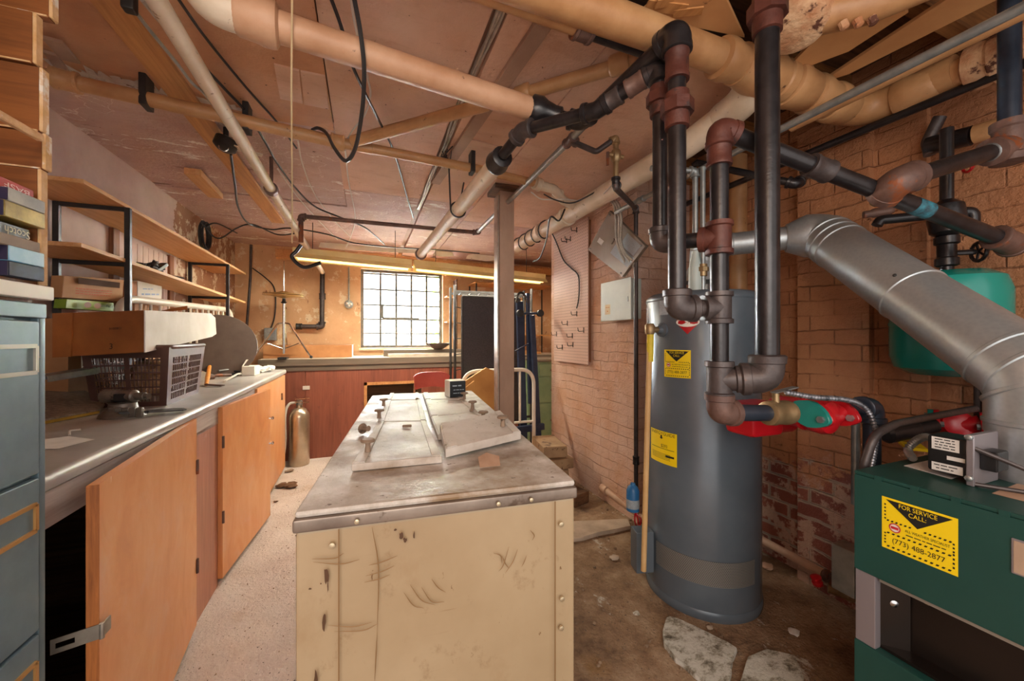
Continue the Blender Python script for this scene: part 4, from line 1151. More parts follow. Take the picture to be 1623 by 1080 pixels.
# ================================================================= BACK OF THE ROOM
m_wbred = wood('red_brown_board', (144, 80, 58), (116, 60, 43), 'Z', 0.5, (100, 52, 40), 0.62)
m_wbtop = mottled('dusty_bench_top', (176, 160, 142), (206, 194, 178), 8, 0.6, c3=(110, 92, 76), t3=0.62, s3=10)
m_wbtrim = wood('dark_bench_trim', (120, 104, 88), (86, 74, 62), 'X', 0.5)
BZ, BY = 1.03, 4.38
t = thing('back_workbench', 'built-in workbench with red-brown boards under the window', 'workbench', (0.2, 4.7, 0))
bx0, bx1 = -0.99, 2.5
MB().box((bx0, BY, BZ - 0.03), (bx1, YB - 0.004, BZ), 0.003).build('bench_top', m_wbtop, t)
mb = MB().box((bx0, BY - 0.02, BZ - 0.07), (bx1, BY, BZ - 0.002), 0.003); mb.build('front_trim', m_wbtrim, t)
MB().box((bx0, BY - 0.008, BZ - 0.125), (bx1, BY + 0.012, BZ - 0.07), 0.002).build('lower_trim', m_wbtrim, t)
P = lambda px: at(px, 640, Y=BY).x
xa, xb = P(484), P(577)
xo0, xo1 = P(577), P(668); zo = at(620, 605, Y=BY).z
for (u0, u1, z0, z1) in ((bx0, xa - 0.002, 0.0, BZ - 0.125), (xa + 0.002, xb, 0.0, BZ - 0.125), (xb, bx1, zo, BZ - 0.125), (xo1, bx1, 0, zo)):
    MB().box((u0, BY, z0), (u1, BY + 0.018, z1), 0.001).build('front_board', m_wbred, t)
mb = MB().box((xo0, BY - 0.012, 0), (xo0 + 0.03, BY + 0.02, zo)); mb.box((xo0, BY - 0.012, zo - 0.03), (xo1, BY + 0.02, zo)); mb.build('opening_frame', m_batten, t)
mb = MB().box((xo0, BY + 0.45, 0), (xo1, BY + 0.47, zo)); mb.build('recess_back', m_oldwood, t)
p = at(485, 615, Y=BY); MB().box((p.x - 0.03, BY - 0.006, p.z - 0.02), (p.x + 0.035, BY, p.z + 0.02), 0.003).build('latch', m_wcable, t)

# sill board / tracks on the bench top
mb = MB(); a, b = at(608, 548, Y=4.62), at(722, 549, Y=4.62)
mb.box((a.x, 4.58, BZ), (b.x + 0.25, 4.66, BZ + 0.075), 0.004)
one('dark_plank', mb, m_wbtrim, 'dark plank standing on edge on the back workbench below the window', 'plank')
mb = MB(); a = at(615, 562, Y=4.46)
mb.box((a.x, 4.42, BZ), (a.x + 0.95, 4.55, BZ + 0.035), 0.004)
one('pale_board', mb, m_wbtop, 'pale dusty board lying in front of the dark plank', 'board')
p = at(695, 540, Y=4.6)
one('dark_bowl', MB().lathe([(0.05, 0), (0.13, 0.05), (0.15, 0.075), (0.14, 0.075), (0.12, 0.05), (0.04, 0.012)], (p.x, 4.62, BZ + 0.076), (0, 0, 1), 28), m_disc, 'dark wide bowl on the plank below the window', 'bowl')
# flat cardboard boxes
a, b = at(438, 566, Z=BZ), at(555, 566, Z=BZ)
t = thing('cardboard_box', 'long flat cardboard box under the window on the back workbench', 'box', (a.x + 0.4, 4.7, BZ))
yb_ = a.y + 0.02
MB().box((a.x - 0.05, 4.56, BZ + 0.001), (b.x + 0.02, 4.95, BZ + 0.135), 0.004).build('carton', m_card, t)
MB().box((b.x + 0.021, 4.56, BZ + 0.001), (b.x + 0.024, 4.95, BZ + 0.134)).build('pale_end', m_cardw, t)
one('cardboard_box', MB().box((bx0 + 0.02, 4.62, BZ + 0.001), (a.x - 0.06, 4.93, BZ + 0.09), 0.004), m_card, 'smaller flat cardboard box behind the drum stand foot', 'box')
p = at(497, 564, Z=BZ)
one('paper_scraps', MB().lump((p.x, p.y + 0.03, BZ + 0.02), (0.1, 0.08, 0.04), 0.3), m_paper, 'crumpled white paper beside the drum stand foot', 'paper')

# hi-hat stand
t = thing('hi_hat_stand', 'chrome hi-hat cymbal stand on the back workbench', 'cymbal stand', (at(450, 565, Z=BZ).x, 4.5, BZ))
hx = at(450, 565, Y=4.5).x; hy = 4.5
zt = at(450, 414, Y=hy).z; zcym = at(450, 466, Y=hy).z; zleg = at(450, 512, Y=hy).z
MB().cyl((hx, hy, BZ + 0.05), (hx, hy, zcym - 0.03), 0.014, 12).build('stand_tube', m_chrome, t)
MB().cyl((hx, hy, zcym - 0.03), (hx, hy, zt), 0.004, 8).build('pull_rod', m_chrome, t)
m_cym = plain('bronze_cymbal', (206, 170, 100), 0.3, 0.9)
for nm, z, s_ in (('bottom_cymbal', zcym - 0.03, 1), ('top_cymbal', zcym + 0.012, -1)):
    MB().lathe([(0.006, 0.016 if s_ < 0 else -0.016), (0.035, 0.014 if s_ < 0 else -0.014), (0.05, 0.004 if s_ < 0 else -0.004), (0.185, -0.012 if s_ < 0 else 0.012), (0.185, -0.0135 if s_ < 0 else 0.0105), (0.05, 0.002 if s_ < 0 else -0.006), (0.006, 0.013 if s_ < 0 else -0.018)], (hx, hy, z), (0.02, -0.05, 1), 40).build(nm, m_cym, t)
MB().lathe([(0.02, 0), (0.03, 0.012), (0.018, 0.02), (0.014, 0.05)], (hx, hy, zcym - 0.10), (0, 0, 1), 14).build('seat_cup', m_blackpl, t)
for k, (dx, dy) in enumerate(((-0.26, -0.06), (0.26, -0.08), (0.0, 0.22))):
    MB().tube(fillet([(hx, hy, zleg), (hx + dx * 0.2, hy + dy * 0.2, zleg - 0.01), (hx + dx, hy + dy, BZ + 0.01)], 0.03), 0.009, 8).build('leg', m_chrome, t)
    MB().tube([(hx + dx * 0.55, hy + dy * 0.55, BZ + 0.16), (hx, hy, BZ + 0.1)], 0.005, 8).build('leg_brace', m_chrome, t)
    MB().ball((hx + dx, hy + dy, BZ + 0.016), 0.016).build('rubber_foot', m_blackpl, t)
MB().box((hx - 0.03, hy - 0.16, BZ + 0.002), (hx + 0.05, hy - 0.02, BZ + 0.02), 0.004).build('pedal', m_blackpl, t)

# outlet, conduit, grey box on the back wall
p = at(553, 483, Y=YB)
t = thing('round_junction_box', 'round metal junction box below a thin conduit on the orange back wall', 'junction box', (p.x, YB - 0.05, p.z - 0.05))
MB().lathe([(0.045, 0), (0.05, 0.01), (0.05, 0.05), (0.03, 0.06)], (p.x, YB - 0.002, p.z), (0, -1, 0), 16).build('box_body', m_galv, t)
for (dx, dz) in ((0.02, 0.0), (-0.02, 0.01), (0.0, -0.02)): MB().ball((p.x + dx, YB - 0.065, p.z + dz), 0.016).build('socket', m_wcable, t)
MB().cyl((p.x, YB - 0.015, p.z + 0.05), (p.x, YB - 0.015, 2.1), 0.009, 8).build('conduit', m_galv, t)
p = at(430, 530, Y=YB)
one('grey_outlet_box', MB().box((p.x - 0.06, YB - 0.06, p.z - 0.07), (p.x + 0.06, YB - 0.001, p.z + 0.07), 0.006), m_galv, 'plain grey box on the back wall behind the cymbal stand', 'outlet box')
one('wall_cable', wire([at(400, 425, Y=YB - 0.012), at(420, 440, Y=YB - 0.012), at(434, 455, Y=YB - 0.012), at(437, 480, Y=YB - 0.012), at(434, 508, Y=YB - 0.012), at(425, 530, Y=YB - 0.012)], 0.007), m_cable, 'dark cable curving down the back wall behind the cymbals', 'cable')
one('corner_pipe', MB().tube([at(398, 388, Y=YB - 0.10), at(397, 440, Y=YB - 0.10), at(391, 520, Y=YB - 0.10), at(390, 565, Y=YB - 0.10)], 0.013, 10), m_iron, 'thin brown pipe in the corner beside the ends of the pine shelves', 'pipe')
# extinguisher
m_ss = mottled('stainless_steel', (186, 170, 148), (206, 192, 170), 10, 0.28, 0.85)
p = at(472, 741, Z=0)
t = thing('fire_extinguisher', 'stainless steel water fire extinguisher standing at the end of the left workbench', 'fire extinguisher', (p.x, p.y + 0.09, 0))
o_ = V((p.x, p.y + 0.09, 0))
MB().lathe([(0.088, 0), (0.092, 0.012), (0.092, 0.47), (0.088, 0.50), (0.06, 0.545), (0.03, 0.56), (0.028, 0.585)], o_, (0, 0, 1), 28).build('cylinder', m_ss, t)
MB().lathe([(0.024, 0.58), (0.03, 0.59), (0.03, 0.62), (0.02, 0.63)], o_, (0, 0, 1), 14).build('valve_head', m_galv, t)
mb = MB(); mb.beam(o_ + V((-0.03, -0.02, 0.645)), o_ + V((0.10, -0.05, 0.655)), 0.024, 0.006, bev=0.001); mb.beam(o_ + V((-0.03, -0.02, 0.618)), o_ + V((0.09, -0.05, 0.615)), 0.024, 0.006, bev=0.001); mb.build('handle', m_chrome, t)
MB().tube(spline([o_ + V((-0.02, 0, 0.61)), o_ + V((-0.085, -0.02, 0.60)), o_ + V((-0.115, -0.04, 0.5)), o_ + V((-0.112, -0.05, 0.25)), o_ + V((-0.13, -0.08, 0.06))]), 0.012, 10).build('hose', m_wcable, t)
# red chair
m_redvinyl = mottled('red_vinyl', (196, 92, 84), (176, 76, 70), 6, 0.45)
p = at(684, 618, Y=3.55)
t = thing('red_chair', 'red vinyl chair with rounded backrest behind the freezer', 'chair', (p.x, 3.75, 0))
cx = p.x; w2 = 0.165
zt = at(684, 590, Y=3.55).z; zb = at(684, 617, Y=3.55).z
mb = MB()
def bkrest(u, v):
    x = (u * 2 - 1); hw = w2 * (0.9 + 0.1 * v); top = (zt - zb) * (1 - 0.22 * abs(x) ** 5)
    return V((cx + x * hw, 3.55 - 0.035 * x * x + 0.03 * (1 - v), zb + v * top + 0.02 * (1 - v) * (1 - x * x)))
mb.grid(bkrest, 14, 6, (0, 0.025, 0)); mb.build('backrest', m_redvinyl, t)
MB().box((cx - 0.19, 3.56, 0.44), (cx + 0.19, 3.95, 0.48), 0.02).build('seat', m_redvinyl, t)
for s_ in (-1, 1):
    MB().tube(fillet([(cx + s_ * 0.15, 3.58, zb + 0.05), (cx + s_ * 0.16, 3.58, 0.45), (cx + s_ * 0.18, 3.54, 0.0)], 0.05), 0.011, 8).build('leg', m_chrome, t)
    MB().tube([(cx + s_ * 0.16, 3.90, 0.45), (cx + s_ * 0.18, 3.93, 0.0)], 0.011, 8).build('leg', m_chrome, t)

# ---- wooden post
p0 = at(785, 672, Y=2.40)
pc = V((at(800, 500, D=2.66).x, at(800, 500, D=2.66).y, 0))
rot = Matrix.Rotation(math.radians(-2), 3, 'Z')
t = thing('wooden_post', 'old painted timber post standing behind the freezer and carrying the ceiling', 'post', pc)
MB().obox(pc + V((0, 0, 1.13)), (0.105, 0.105, 2.26), rot, 0.004).build('timber', m_post, t)
xa_ = rot @ V((1, 0, 0)); ya_ = rot @ V((0, 1, 0))
MB().obox(pc + V((0, 0, 1.13)) - xa_ * 0.06, (0.012, 0.085, 2.2), rot, 0.002).build('steel_strip', mottled('worn_strip', (176, 160, 146), (120, 100, 88), 9, 0.4, 0.3), t)
MB().obox(pc + V((0, 0, 2.272)), (0.2, 0.2, 0.03), rot, 0.003).build('head_plate', m_oldwood, t)

# ---- folded rollaway bed / rack behind the post
m_navy = mottled('navy_steel', (38, 48, 72), (52, 62, 88), 12, 0.35, 0.2)
m_mesh = NT('dark_woven_panel'); _k = m_mesh.coord()
m_mesh = m_mesh.fin(m_mesh.ramp(m_mesh.noise(120, 2, 0.5, co=_k), [(0.35, (44, 42, 46)), (0.65, (62, 58, 62))]), 0.5)
YR = 3.95
t = thing('metal_rack', 'tall dark metal rack standing behind the post in front of the back workbench', 'rack', (1.0, YR, 0))
x0, x1 = at(721, 500, Y=YR).x, at(842, 500, Y=YR).x
zt = at(721, 452, Y=YR).z; zl = at(721, 462, Y=YR).z
for x in (x0, x1):
    for y in (YR, YR + 0.22): MB().cyl((x, y, 0), (x, y, zt), 0.014, 10).build('upright', m_blackmet, t)
for z in (zl, 0.35): MB().box((x0, YR - 0.008, z - 0.012), (x1, YR + 0.008, z + 0.012)).build('crossbar', m_blackmet, t)
MB().box((x0, YR + 0.21, zl - 0.012), (x1, YR + 0.226, zl + 0.012)).build('crossbar', m_blackmet, t)
for k in range(8):
    x = x0 + (x1 - x0) * (k + 0.7) / 8.2
    MB().tube([(x, YR + 0.0, zl), (x + 0.02, YR + 0.22, zl - 0.01)], 0.006, 6).build('top_rod', m_blackmet, t)
for k in range(5):
    z = zl - 0.16 - k * 0.17
    MB().tube([(x0, YR, z), (x0 + 0.12, YR + 0.22, z)], 0.005, 6).build('side_rung', m_blackmet, t)
YP = 3.80
a, b = at(733, 470, Y=YP), at(823, 600, Y=YP)
t = thing('folded_mesh_cot', 'upright dark woven panel of a folded cot behind the post', 'folding bed', ((a.x + b.x) / 2, YP, 0))
MB().box((a.x, YP - 0.012, 0.35), (b.x, YP + 0.012, a.z), 0.004).build('woven_panel', m_mesh, t)
mb = MB(); 
for (p, q) in (((a.x, a.z), (b.x, a.z)), ((a.x, 0.35), (b.x, 0.35)), ((a.x, 0.35), (a.x, a.z)), ((b.x, 0.0), (b.x, a.z))): mb.tube([(p[0], YP, p[1]), (q[0], YP, q[1])], 0.015, 8)
mb.cyl((a.x, YP, 0), (a.x, YP, 0.35), 0.015, 8)
mb.build('panel_frame', m_blackmet, t)
# white tubular bed end
YW = 3.30
a, b = at(735, 640, Y=YW), at(850, 590, Y=YW)
t = thing('tubular_bed_end', 'cream tubular bed end with rounded corners leaning behind the post', 'bed end', ((a.x + b.x) / 2, YW, 0))
zt = at(800, 587, Y=YW).z
xl, xr_ = at(733, 620, Y=YW).x, at(846, 620, Y=YW).x
MB().tube(fillet([(xl, YW, 0.0), (xl, YW, zt), (xr_, YW, zt), (xr_, YW, 0.0)], 0.15, 10), 0.018, 12).build('tube_frame', m_head, t)
for x in (at(824, 620, Y=YW).x, at(770, 620, Y=YW).x): MB().cyl((x, YW, 0.45), (x, YW, zt), 0.012, 8).build('bar', m_head, t)
MB().cyl((xl, YW, 0.45), (xr_, YW, 0.45), 0.012, 8).build('lower_bar', m_head, t)
# tan cardboard sheets
m_tancard = mottled('tan_cardboard', (206, 156, 92), (190, 138, 76), 5, 0.8)
YC = 3.15
q = [at(735, 660, Y=YC), at(790, 660, Y=YC), at(786, 590, Y=YC), at(771, 583, Y=YC), at(735, 606, Y=YC)]
t = thing('cardboard_sheets', 'folded tan cardboard sheets leaning on the bed end behind the black carton', 'cardboard', (q[0].x, YC, 0.0))
q2 = [V((q[0].x, YC, 0.02)), V((q[1].x, YC, 0.02))] + q[2:]
MB().prism(q2, (0, 0.03, 0)).build('rear_sheet', m_tancard, t)
q = [V((at(730, 660, Y=YC).x, YC - 0.05, 0.02)), V((at(786, 660, Y=YC).x, YC - 0.05, 0.02)), at(786, 637, Y=YC - 0.04), at(752, 604, Y=YC - 0.04), at(728, 622, Y=YC - 0.04)]
MB().prism(q, (0, 0.03, 0.0)).build('front_sheet', m_tancard, t)

# dark blue frame with rollers (folded exercise bench)
YE = 3.35
t = thing('exercise_bench_frame', 'dark blue steel frame with rollers, folded upright between post and green cabinet', 'exercise bench', (at(845, 690, Y=YE).x, YE, 0))
def ebar(p, q, w, h, nm, dy=0.0):
    a, b = at(*p, Y=YE + dy), at(*q, Y=YE + dy); a.z = max(a.z, 0.02); b.z = max(b.z, 0.02)
    MB().beam(a, b, w, h, (0, 1, 0), 0.004).build(nm, m_navy, t)
ebar((823, 478), (830, 700), 0.07, 0.04, 'main_rail', 0.1)
ebar((836, 465), (840, 640), 0.035, 0.035, 'inner_rail', 0.05)
ebar((843, 500), (854, 702), 0.05, 0.035, 'side_rail', 0.0)
ebar((818, 682), (862, 676), 0.06, 0.04, 'foot_plate', -0.03)
ebar((819, 497), (857, 497), 0.02, 0.065, 'roller_plate', -0.06)
ebar((816, 557), (838, 545), 0.012, 0.012, 'brace_bar', 0.02)
for px in (823, 855):
    p = at(px, 497, Y=YE - 0.08)
    MB().lathe([(0.02, 0), (0.034, 0.004), (0.034, 0.03), (0.02, 0.034)], (p.x, YE - 0.115, p.z), (0, 1, 0), 18).build('roller', m_blackpl, t)
MB().tube(spline([at(818, 480, Y=YE), at(822, 466, Y=YE), at(830, 466, Y=YE), at(836, 480, Y=YE)]), 0.012, 8).build('top_hook', m_blackmet, t)

# green painted drawer cabinet and wooden shelves in the right back corner
m_green = mottled('green_paint', (132, 156, 118), (116, 140, 106), 6, 0.5, c3=(90, 92, 66), t3=0.68, s3=10)
x0, x1 = at(853, 600, Y=3.95).x, 2.4
t = thing('green_cabinet', 'pale green painted cabinet with drawers against the brick wall', 'cabinet', ((x0 + x1) / 2, 4.2, 0))
zt = 0.97
MB().box((x0, 3.96, 0), (x1, 4.35, zt), 0.004).build('cabinet_body', m_green, t)
for k, (z0, z1) in enumerate(((0.80, 0.94), (0.50, 0.78), (0.1, 0.48))):
    d = MB().box((x0 + 0.015, 3.945, z0), (x1 - 0.015, 3.96, z1), 0.003).build('drawer', m_green, t)
    MB().lathe([(0.008, 0), (0.012, 0.015), (0.006, 0.02)], (x0 + 0.16, 3.946, (z0 + z1) / 2), (0, -1, 0), 10).build('knob', m_rusty, d)
MB().box((x0 - 0.02, 3.92, zt), (x1, 4.355, zt + 0.03), 0.004).build('cabinet_top', m_wbtrim, t)
t = thing('corner_shelf_unit', 'thin black metal shelf unit with wooden shelves standing on the back workbench corner', 'shelf unit', (1.25, 4.75, BZ))
x0, x1 = 1.30, at(866, 500, Y=4.8).x
z3 = at(866, 458, Y=4.8).z
for x in (x0, x1):
    for y in (4.62, 4.95): MB().box((x - 0.008, y - 0.008, BZ + 0.001), (x + 0.008, y + 0.008, z3), 0.001).build('post', m_blackmet, t)
for z in (z3, BZ + 0.24): MB().box((x0 - 0.02, 4.60, z), (x1 + 0.02, 4.97, z + 0.018), 0.002).build('shelf', m_batten, t)
t = thing('narrow_shelf_unit', 'narrow wooden shelf unit right beside the window', 'shelf unit', (1.02, 4.9, BZ))
for z in (BZ + 0.001, at(712, 512, Y=4.9).z, at(712, 472, Y=4.9).z, at(712, 436, Y=4.9).z): MB().box((0.965, 4.80, z), (1.085, 4.99, z + 0.016), 0.002).build('shelf', m_shelf, t)
MB().box((1.085, 4.80, BZ + 0.001), (1.10, 4.99, 2.0), 0.002).build('side_board', m_oldwood, t)
for k, (px, py, s_, mm, lb) in enumerate(((829, 543, (0.24, 0.1, 0.05), m_shelf, 'short pale board stacked on the back workbench behind the blue frame'), (845, 551, (0.3, 0.12, 0.03), m_batten, 'tan board lying behind the blue frame on the back workbench'))):
    p = at(px, py, Y=4.5)
    one('short_board', MB().box((p.x - s_[0] / 2, 4.42 + k * 0.15, BZ + 0.001), (p.x + s_[0] / 2, 4.42 + s_[1] + k * 0.15, BZ + 0.001 + s_[2]), 0.003), mm, lb, 'board')

# ---- fluorescent fixtures
def tube_mat():
    n = NT('dim_fluorescent_tube')
    n.b.inputs['Emission Color'].default_value = lin((255, 226, 140)); n.b.inputs['Emission Strength'].default_value = 1.6
    return n.fin((250, 230, 170), 0.3)
m_tubel = tube_mat()
m_fix = mottled('fixture_yellowed_white', (226, 200, 130), (240, 220, 160), 4, 0.4)
def fixture(pa, pb, Y, lab):
    a, b = at(*pa, Y=Y), at(*pb, Y=Y)
    t = thing('fluorescent_light', lab, 'ceiling light', (a + b) / 2, 'fluorescent lights before the window')
    d = (b - a).normalized(); n2 = V((0, 1, 0)); up = V((0, 0, 1))
    pr = [(-0.10, -0.045), (-0.045, 0.0), (-0.045, 0.05), (0.045, 0.05), (0.045, 0.0), (0.10, -0.045), (0.097, -0.048), (0.04, -0.005), (-0.04, -0.005), (-0.097, -0.048)]
    mb = MB().prism([a + n2 * y + up * z for y, z in pr], b - a); mb.build('reflector', m_fix, t)
    for y in (-0.04, 0.04): MB().cyl(a + d * 0.03 + n2 * y - up * 0.028, b - d * 0.03 + n2 * y - up * 0.028, 0.018, 12).build('lamp_tube', m_tubel, t)
    l_ = lamp('tube_light', 'AREA', a.lerp(b, 0.5) - up * 0.05, 16, (1.0, 0.93, 0.74), (b - a).length * 0.92, 0.03); l_.rotation_euler = (0, -math.atan2((b - a).z, (b - a).x), math.atan2((b - a).y, (b - a).x))
    for w in (0.15, 0.85):
        p = a.lerp(b, w); MB().cyl(p + up * 0.05, V((p.x, p.y, 2.29)), 0.003, 6).build('hanger', m_blackmet, t)
fixture((465, 402), (652, 421), 3.85, 'left-hand fluorescent light fixture hanging before the window')
fixture((656, 421), (862, 443), 3.85, 'right-hand fluorescent light fixture hanging before the window')
# ================================================================= RIGHT SIDE
# ---- pegboard
def peg_mat():
    n = NT('pegboard_pink'); k = n.coord()
    col = n.ramp(n.noise(2.2, 5, 0.6, co=k), [(0.3, (206, 172, 158)), (0.7, (222, 194, 182))])
    sp = n.n('ShaderNodeSeparateXYZ'); n.l(n.n('ShaderNodeNewGeometry').outputs['Position'], sp.inputs[0])
    d = []
    for i in (1, 2):
        f = n.math('FRACT', n.math('DIVIDE', sp.outputs[i], 0.0254)); f = n.math('SUBTRACT', f, 0.5); d.append(n.math('MULTIPLY', f, f))
    hole = n.math('LESS_THAN', n.math('ADD', d[0], d[1]), 0.022)
    col = n.mix(hole, col, (84, 58, 50))
    return n.fin(col, 0.6)
m_peg = peg_mat()
PX = XR - 0.035
y0, y1 = at(932, 450, X=PX).y, at(878, 450, X=PX).y
z1, z0 = at(905, 358, X=PX).z, at(905, 575, X=PX).z
t = thing('pegboard', 'tall pink painted pegboard on the brick wall beside the electrical panel', 'pegboard', (PX, (y0 + y1) / 2, z0))
MB().box((PX, y0, z0), (PX + 0.006, y1, z1)).build('perforated_sheet', m_peg, t)
mb = MB()
for y in (y0 + 0.03, (y0 + y1) / 2, y1 - 0.03): mb.box((PX + 0.006, y - 0.02, z0 + 0.02), (XR - 0.001, y + 0.02, z1 - 0.02)).build('batten', m_stud, t); mb = MB()
for i, (px, py, lb) in enumerate(((898, 383, 'pair-row peg hook at the pegboard top, lower of the twins'), (904, 380, 'peg hook at the pegboard top, between its neighbours'), (914, 366, 'peg hook nearest the top right corner of the pegboard'), (914, 499, 'peg hook below the hanging black cord on the pegboard'), (899, 514, 'peg hook left of middle in the lower pegboard'), (925, 525, 'peg hook at the lower right edge of the pegboard'), (882, 531, 'peg hook at the lower left edge of the pegboard'), (907, 534, 'round peg hook low on the pegboard'), (908, 548, 'lowest peg hook in the middle of the pegboard'), (891, 552, 'lowest peg hook toward the pegboard left'))):
    p = at(px, py, X=PX - 0.003)
    mb = MB().tube(fillet([p, p + V((-0.05, 0, -0.004)), p + V((-0.055, 0, 0.026))], 0.012), 0.0028, 6)
    mb.beam(p + V((0.001, 0, -0.014)), p + V((0.001, 0, 0.03)), 0.007, 0.004, (0, 1, 0))
    one('peg_hook', mb, m_blackmet, lb, 'hook', 'hooks on the pegboard')
one('hanging_cable', wire([at(874, 368, X=PX - 0.02), at(882, 385, X=PX - 0.012), at(893, 412, X=PX - 0.01), at(905, 425, X=PX - 0.012), at(916, 436, X=PX - 0.01), at(918, 455, X=PX - 0.01), at(917, 475, X=PX - 0.012), at(914, 489, X=PX - 0.012)], 0.0055), m_cable, 'black cord hanging loosely over the pegboard', 'cord')

# ---- electrical panel and loose cover
m_panel = mottled('pale_grey_enamel', (190, 204, 200), (204, 216, 212), 6, 0.35)
m_pgrey = mottled('grey_brown_steel', (132, 118, 104), (150, 136, 122), 6, 0.45, 0.2)
ex0 = 1.61
y0, y1 = at(999, 470, X=ex0).y, at(953, 470, X=ex0).y; z1, z0 = at(975, 446, X=ex0).z, at(975, 507, X=ex0).z
t = thing('electrical_panel', 'pale grey electrical panel box on the brick wall under the tilted cover', 'electrical panel', (1.65, (y0 + y1) / 2, z0))
MB().box((ex0 + 0.006, y0, z0), (XR, y1, z1), 0.004).build('panel_box', m_panel, t)
d = MB().box((ex0, y0 - 0.006, z0 - 0.006), (ex0 + 0.006, y1 + 0.006, z1 + 0.006), 0.002).build('panel_door', m_panel, t)
p = at(963, 491, X=ex0 - 0.001)
MB().box((ex0 - 0.001, p.y - 0.03, p.z - 0.035), (ex0, p.y + 0.03, p.z + 0.035)).build('cream_label', plain('cream_label', (236, 216, 176), 0.6), d)
f = flat((ex0 - 0.0018, p.y, p.z), (0, -1, 0), (0, 0, 1)); mb = MB(); put_line(mb, 0.045, 0.007, f, 0, 0.015, 1); put_line(mb, 0.014, 0.012, f, 0, -0.012, 2); mb.build('lettering', plain('orange_ink', (206, 130, 60), 0.6), d)
MB().box((ex0 - 0.004, y0 + 0.02, (z0 + z1) / 2 - 0.02), (ex0, y0 + 0.03, (z0 + z1) / 2 + 0.015), 0.001).build('latch', m_galv, d)
cx_ = 1.585
q = [at(931, 396, X=cx_ + 0.03), at(986, 439, X=cx_ - 0.0), at(1023, 390, X=cx_ - 0.02), at(966, 334, X=cx_ + 0.02)]
t = thing('panel_cover', 'loose grey brown steel cover hanging tilted above the electrical panel', 'cover', (cx_, (q[0].y + q[2].y) / 2, q[1].z))
MB().prism(q, (0.025, 0, 0), 0.003).build('cover_plate', m_pgrey, t)
e1, e2 = (q[1] - q[0]), (q[3] - q[0]); nn = e1.cross(e2).normalized(); nn = nn if nn.x < 0 else -nn
def cp(u, v, d=0.002): return q[0].lerp(q[1], u).lerp(q[3].lerp(q[2], u), v) + nn * d
m_lpap = mottled('pale_printed_label', (176, 184, 190), (150, 158, 166), 160, 0.6)
mb = MB(); mb.add([cp(.52, .3), cp(.98, .3), cp(.98, .6), cp(.52, .6)], [(0, 1, 2, 3)]); mb.build('circuit_chart', m_lpap, t)
mb = MB(); mb.add([cp(.60, .62), cp(.94, .62), cp(.94, .93), cp(.60, .93)], [(0, 1, 2, 3)]); mb.build('data_label', m_lpap, t)
mb = MB(); mb.add([cp(.12, .3), cp(.26, .3), cp(.26, .42), cp(.12, .42)], [(0, 1, 2, 3)]); mb.build('small_label', m_paper, t)
mb = MB().beam(cp(.44, .5, .004), cp(.44, .62, .004), 0.012, 0.008, nn); mb.build('latch', m_pgrey, t)
for u, v in ((.06, .06), (.94, .06), (.06, .94), (.94, .94)): MB().ball(cp(u, v, .001), 0.006, seg=8).build('screw', m_galv, t)
BXG = 'armoured cables dropping to the panel'
for i, (a, b, c, d_, lb) in enumerate(((974, 976, 977, 990, 'armoured cable nearest the cover, dropping from ceiling to panel'), (978, 981, 981, 998, 'middle armoured cable dropping over the tilted cover'), (982, 985, 984, 1003, 'outer armoured cable curving round to the panel side'))):
    one('armoured_cable', coil([at(a - 6, 318, X=1.56), at(a, 328, X=1.55), at(b, 350, X=1.54), at(c, 380, X=1.545), at(c + 6, 400, X=1.55), at(d_, 414, X=1.58), at(d_ + 1, 424, X=1.60)], 0.0085, 0.008, 0.0018), m_bx, lb, 'cable', BXG)

# ---- bricks by the wall
m_cblock = mottled('dusty_stone_block', (176, 146, 112), (146, 116, 88), 7, 0.85, c3=(104, 78, 60), t3=0.6, s3=12, bump=0.4, bs=30)
BG = 'stone blocks stacked beside the brick wall'
bz = 0.0
c0 = at(888, 730, Z=0.05)
bx_, by_ = 1.45, 2.83
for i, (dx, dy, rz, hgt, lb) in enumerate(((0, 0.0, -4, 0.10, 'lowest stone block of the stack beside the brick wall'), (-0.01, 0.02, -7, 0.095, 'second stone block from the floor in the stack'), (0.0, 0.0, 3, 0.09, 'third stone block from the floor in the stack'), (-0.02, 0.015, -10, 0.10, 'topmost stone block of the stack, tilted slightly'))):
    mb = MB().obox((bx_ + dx, by_ + dy, bz + hgt / 2), (0.20, 0.36, hgt - 0.004), Matrix.Rotation(math.radians(rz), 3, 'Z'), 0.012)
    for v in mb.bm.verts: v.co += V((R.uniform(-.004, .004), R.uniform(-.004, .004), 0))
    one('stone_block', mb, m_cblock, lb, 'brick', BG); bz += hgt + 0.001
one('stone_block', MB().obox((bx_ + 0.02, by_ - 0.30, 0.045), (0.16, 0.2, 0.09), Matrix.Rotation(0.3, 3, 'Z'), 0.01), m_oldwood, 'dark block on the floor at the foot of the stone stack', 'block')

# ---- floor pipe, slabs, debris
m_pinkpipe = mottled('pink_pipe_dirty', (206, 172, 148), (186, 150, 124), 8, 0.6)
t = thing('floor_pipe', 'pink painted pipe running along the floor at the foot of the brick wall', 'pipe', at(960, 790, Z=0.0))
a, b = at(958, 776, Z=0.09), at(1000, 806, Z=0.06)
pipe(t, [a + (a - b) * 0.15 + V((0, 0, -0.06)), a, b, b + (b - a) * 1.2], 0.024, m_pinkpipe, bend=0.05); coupling(t, a, b - a, 0.024, m_pinkpipe)
def slab(name, pix, th, m, lab, cat, z=0.0):
    q = [at(px, py, Z=z + th) - V((0, 0, th)) for px, py in pix]
    q = [V((p.x, p.y, z + 0.0005)) for p in q]
    return one(name, MB().prism(q, (0, 0, th), min(0.006, th * 0.3)), m, lab, cat)
m_conc = mottled('broken_concrete', (196, 176, 156), (166, 146, 126), 7, 0.85, bump=0.4, bs=30)
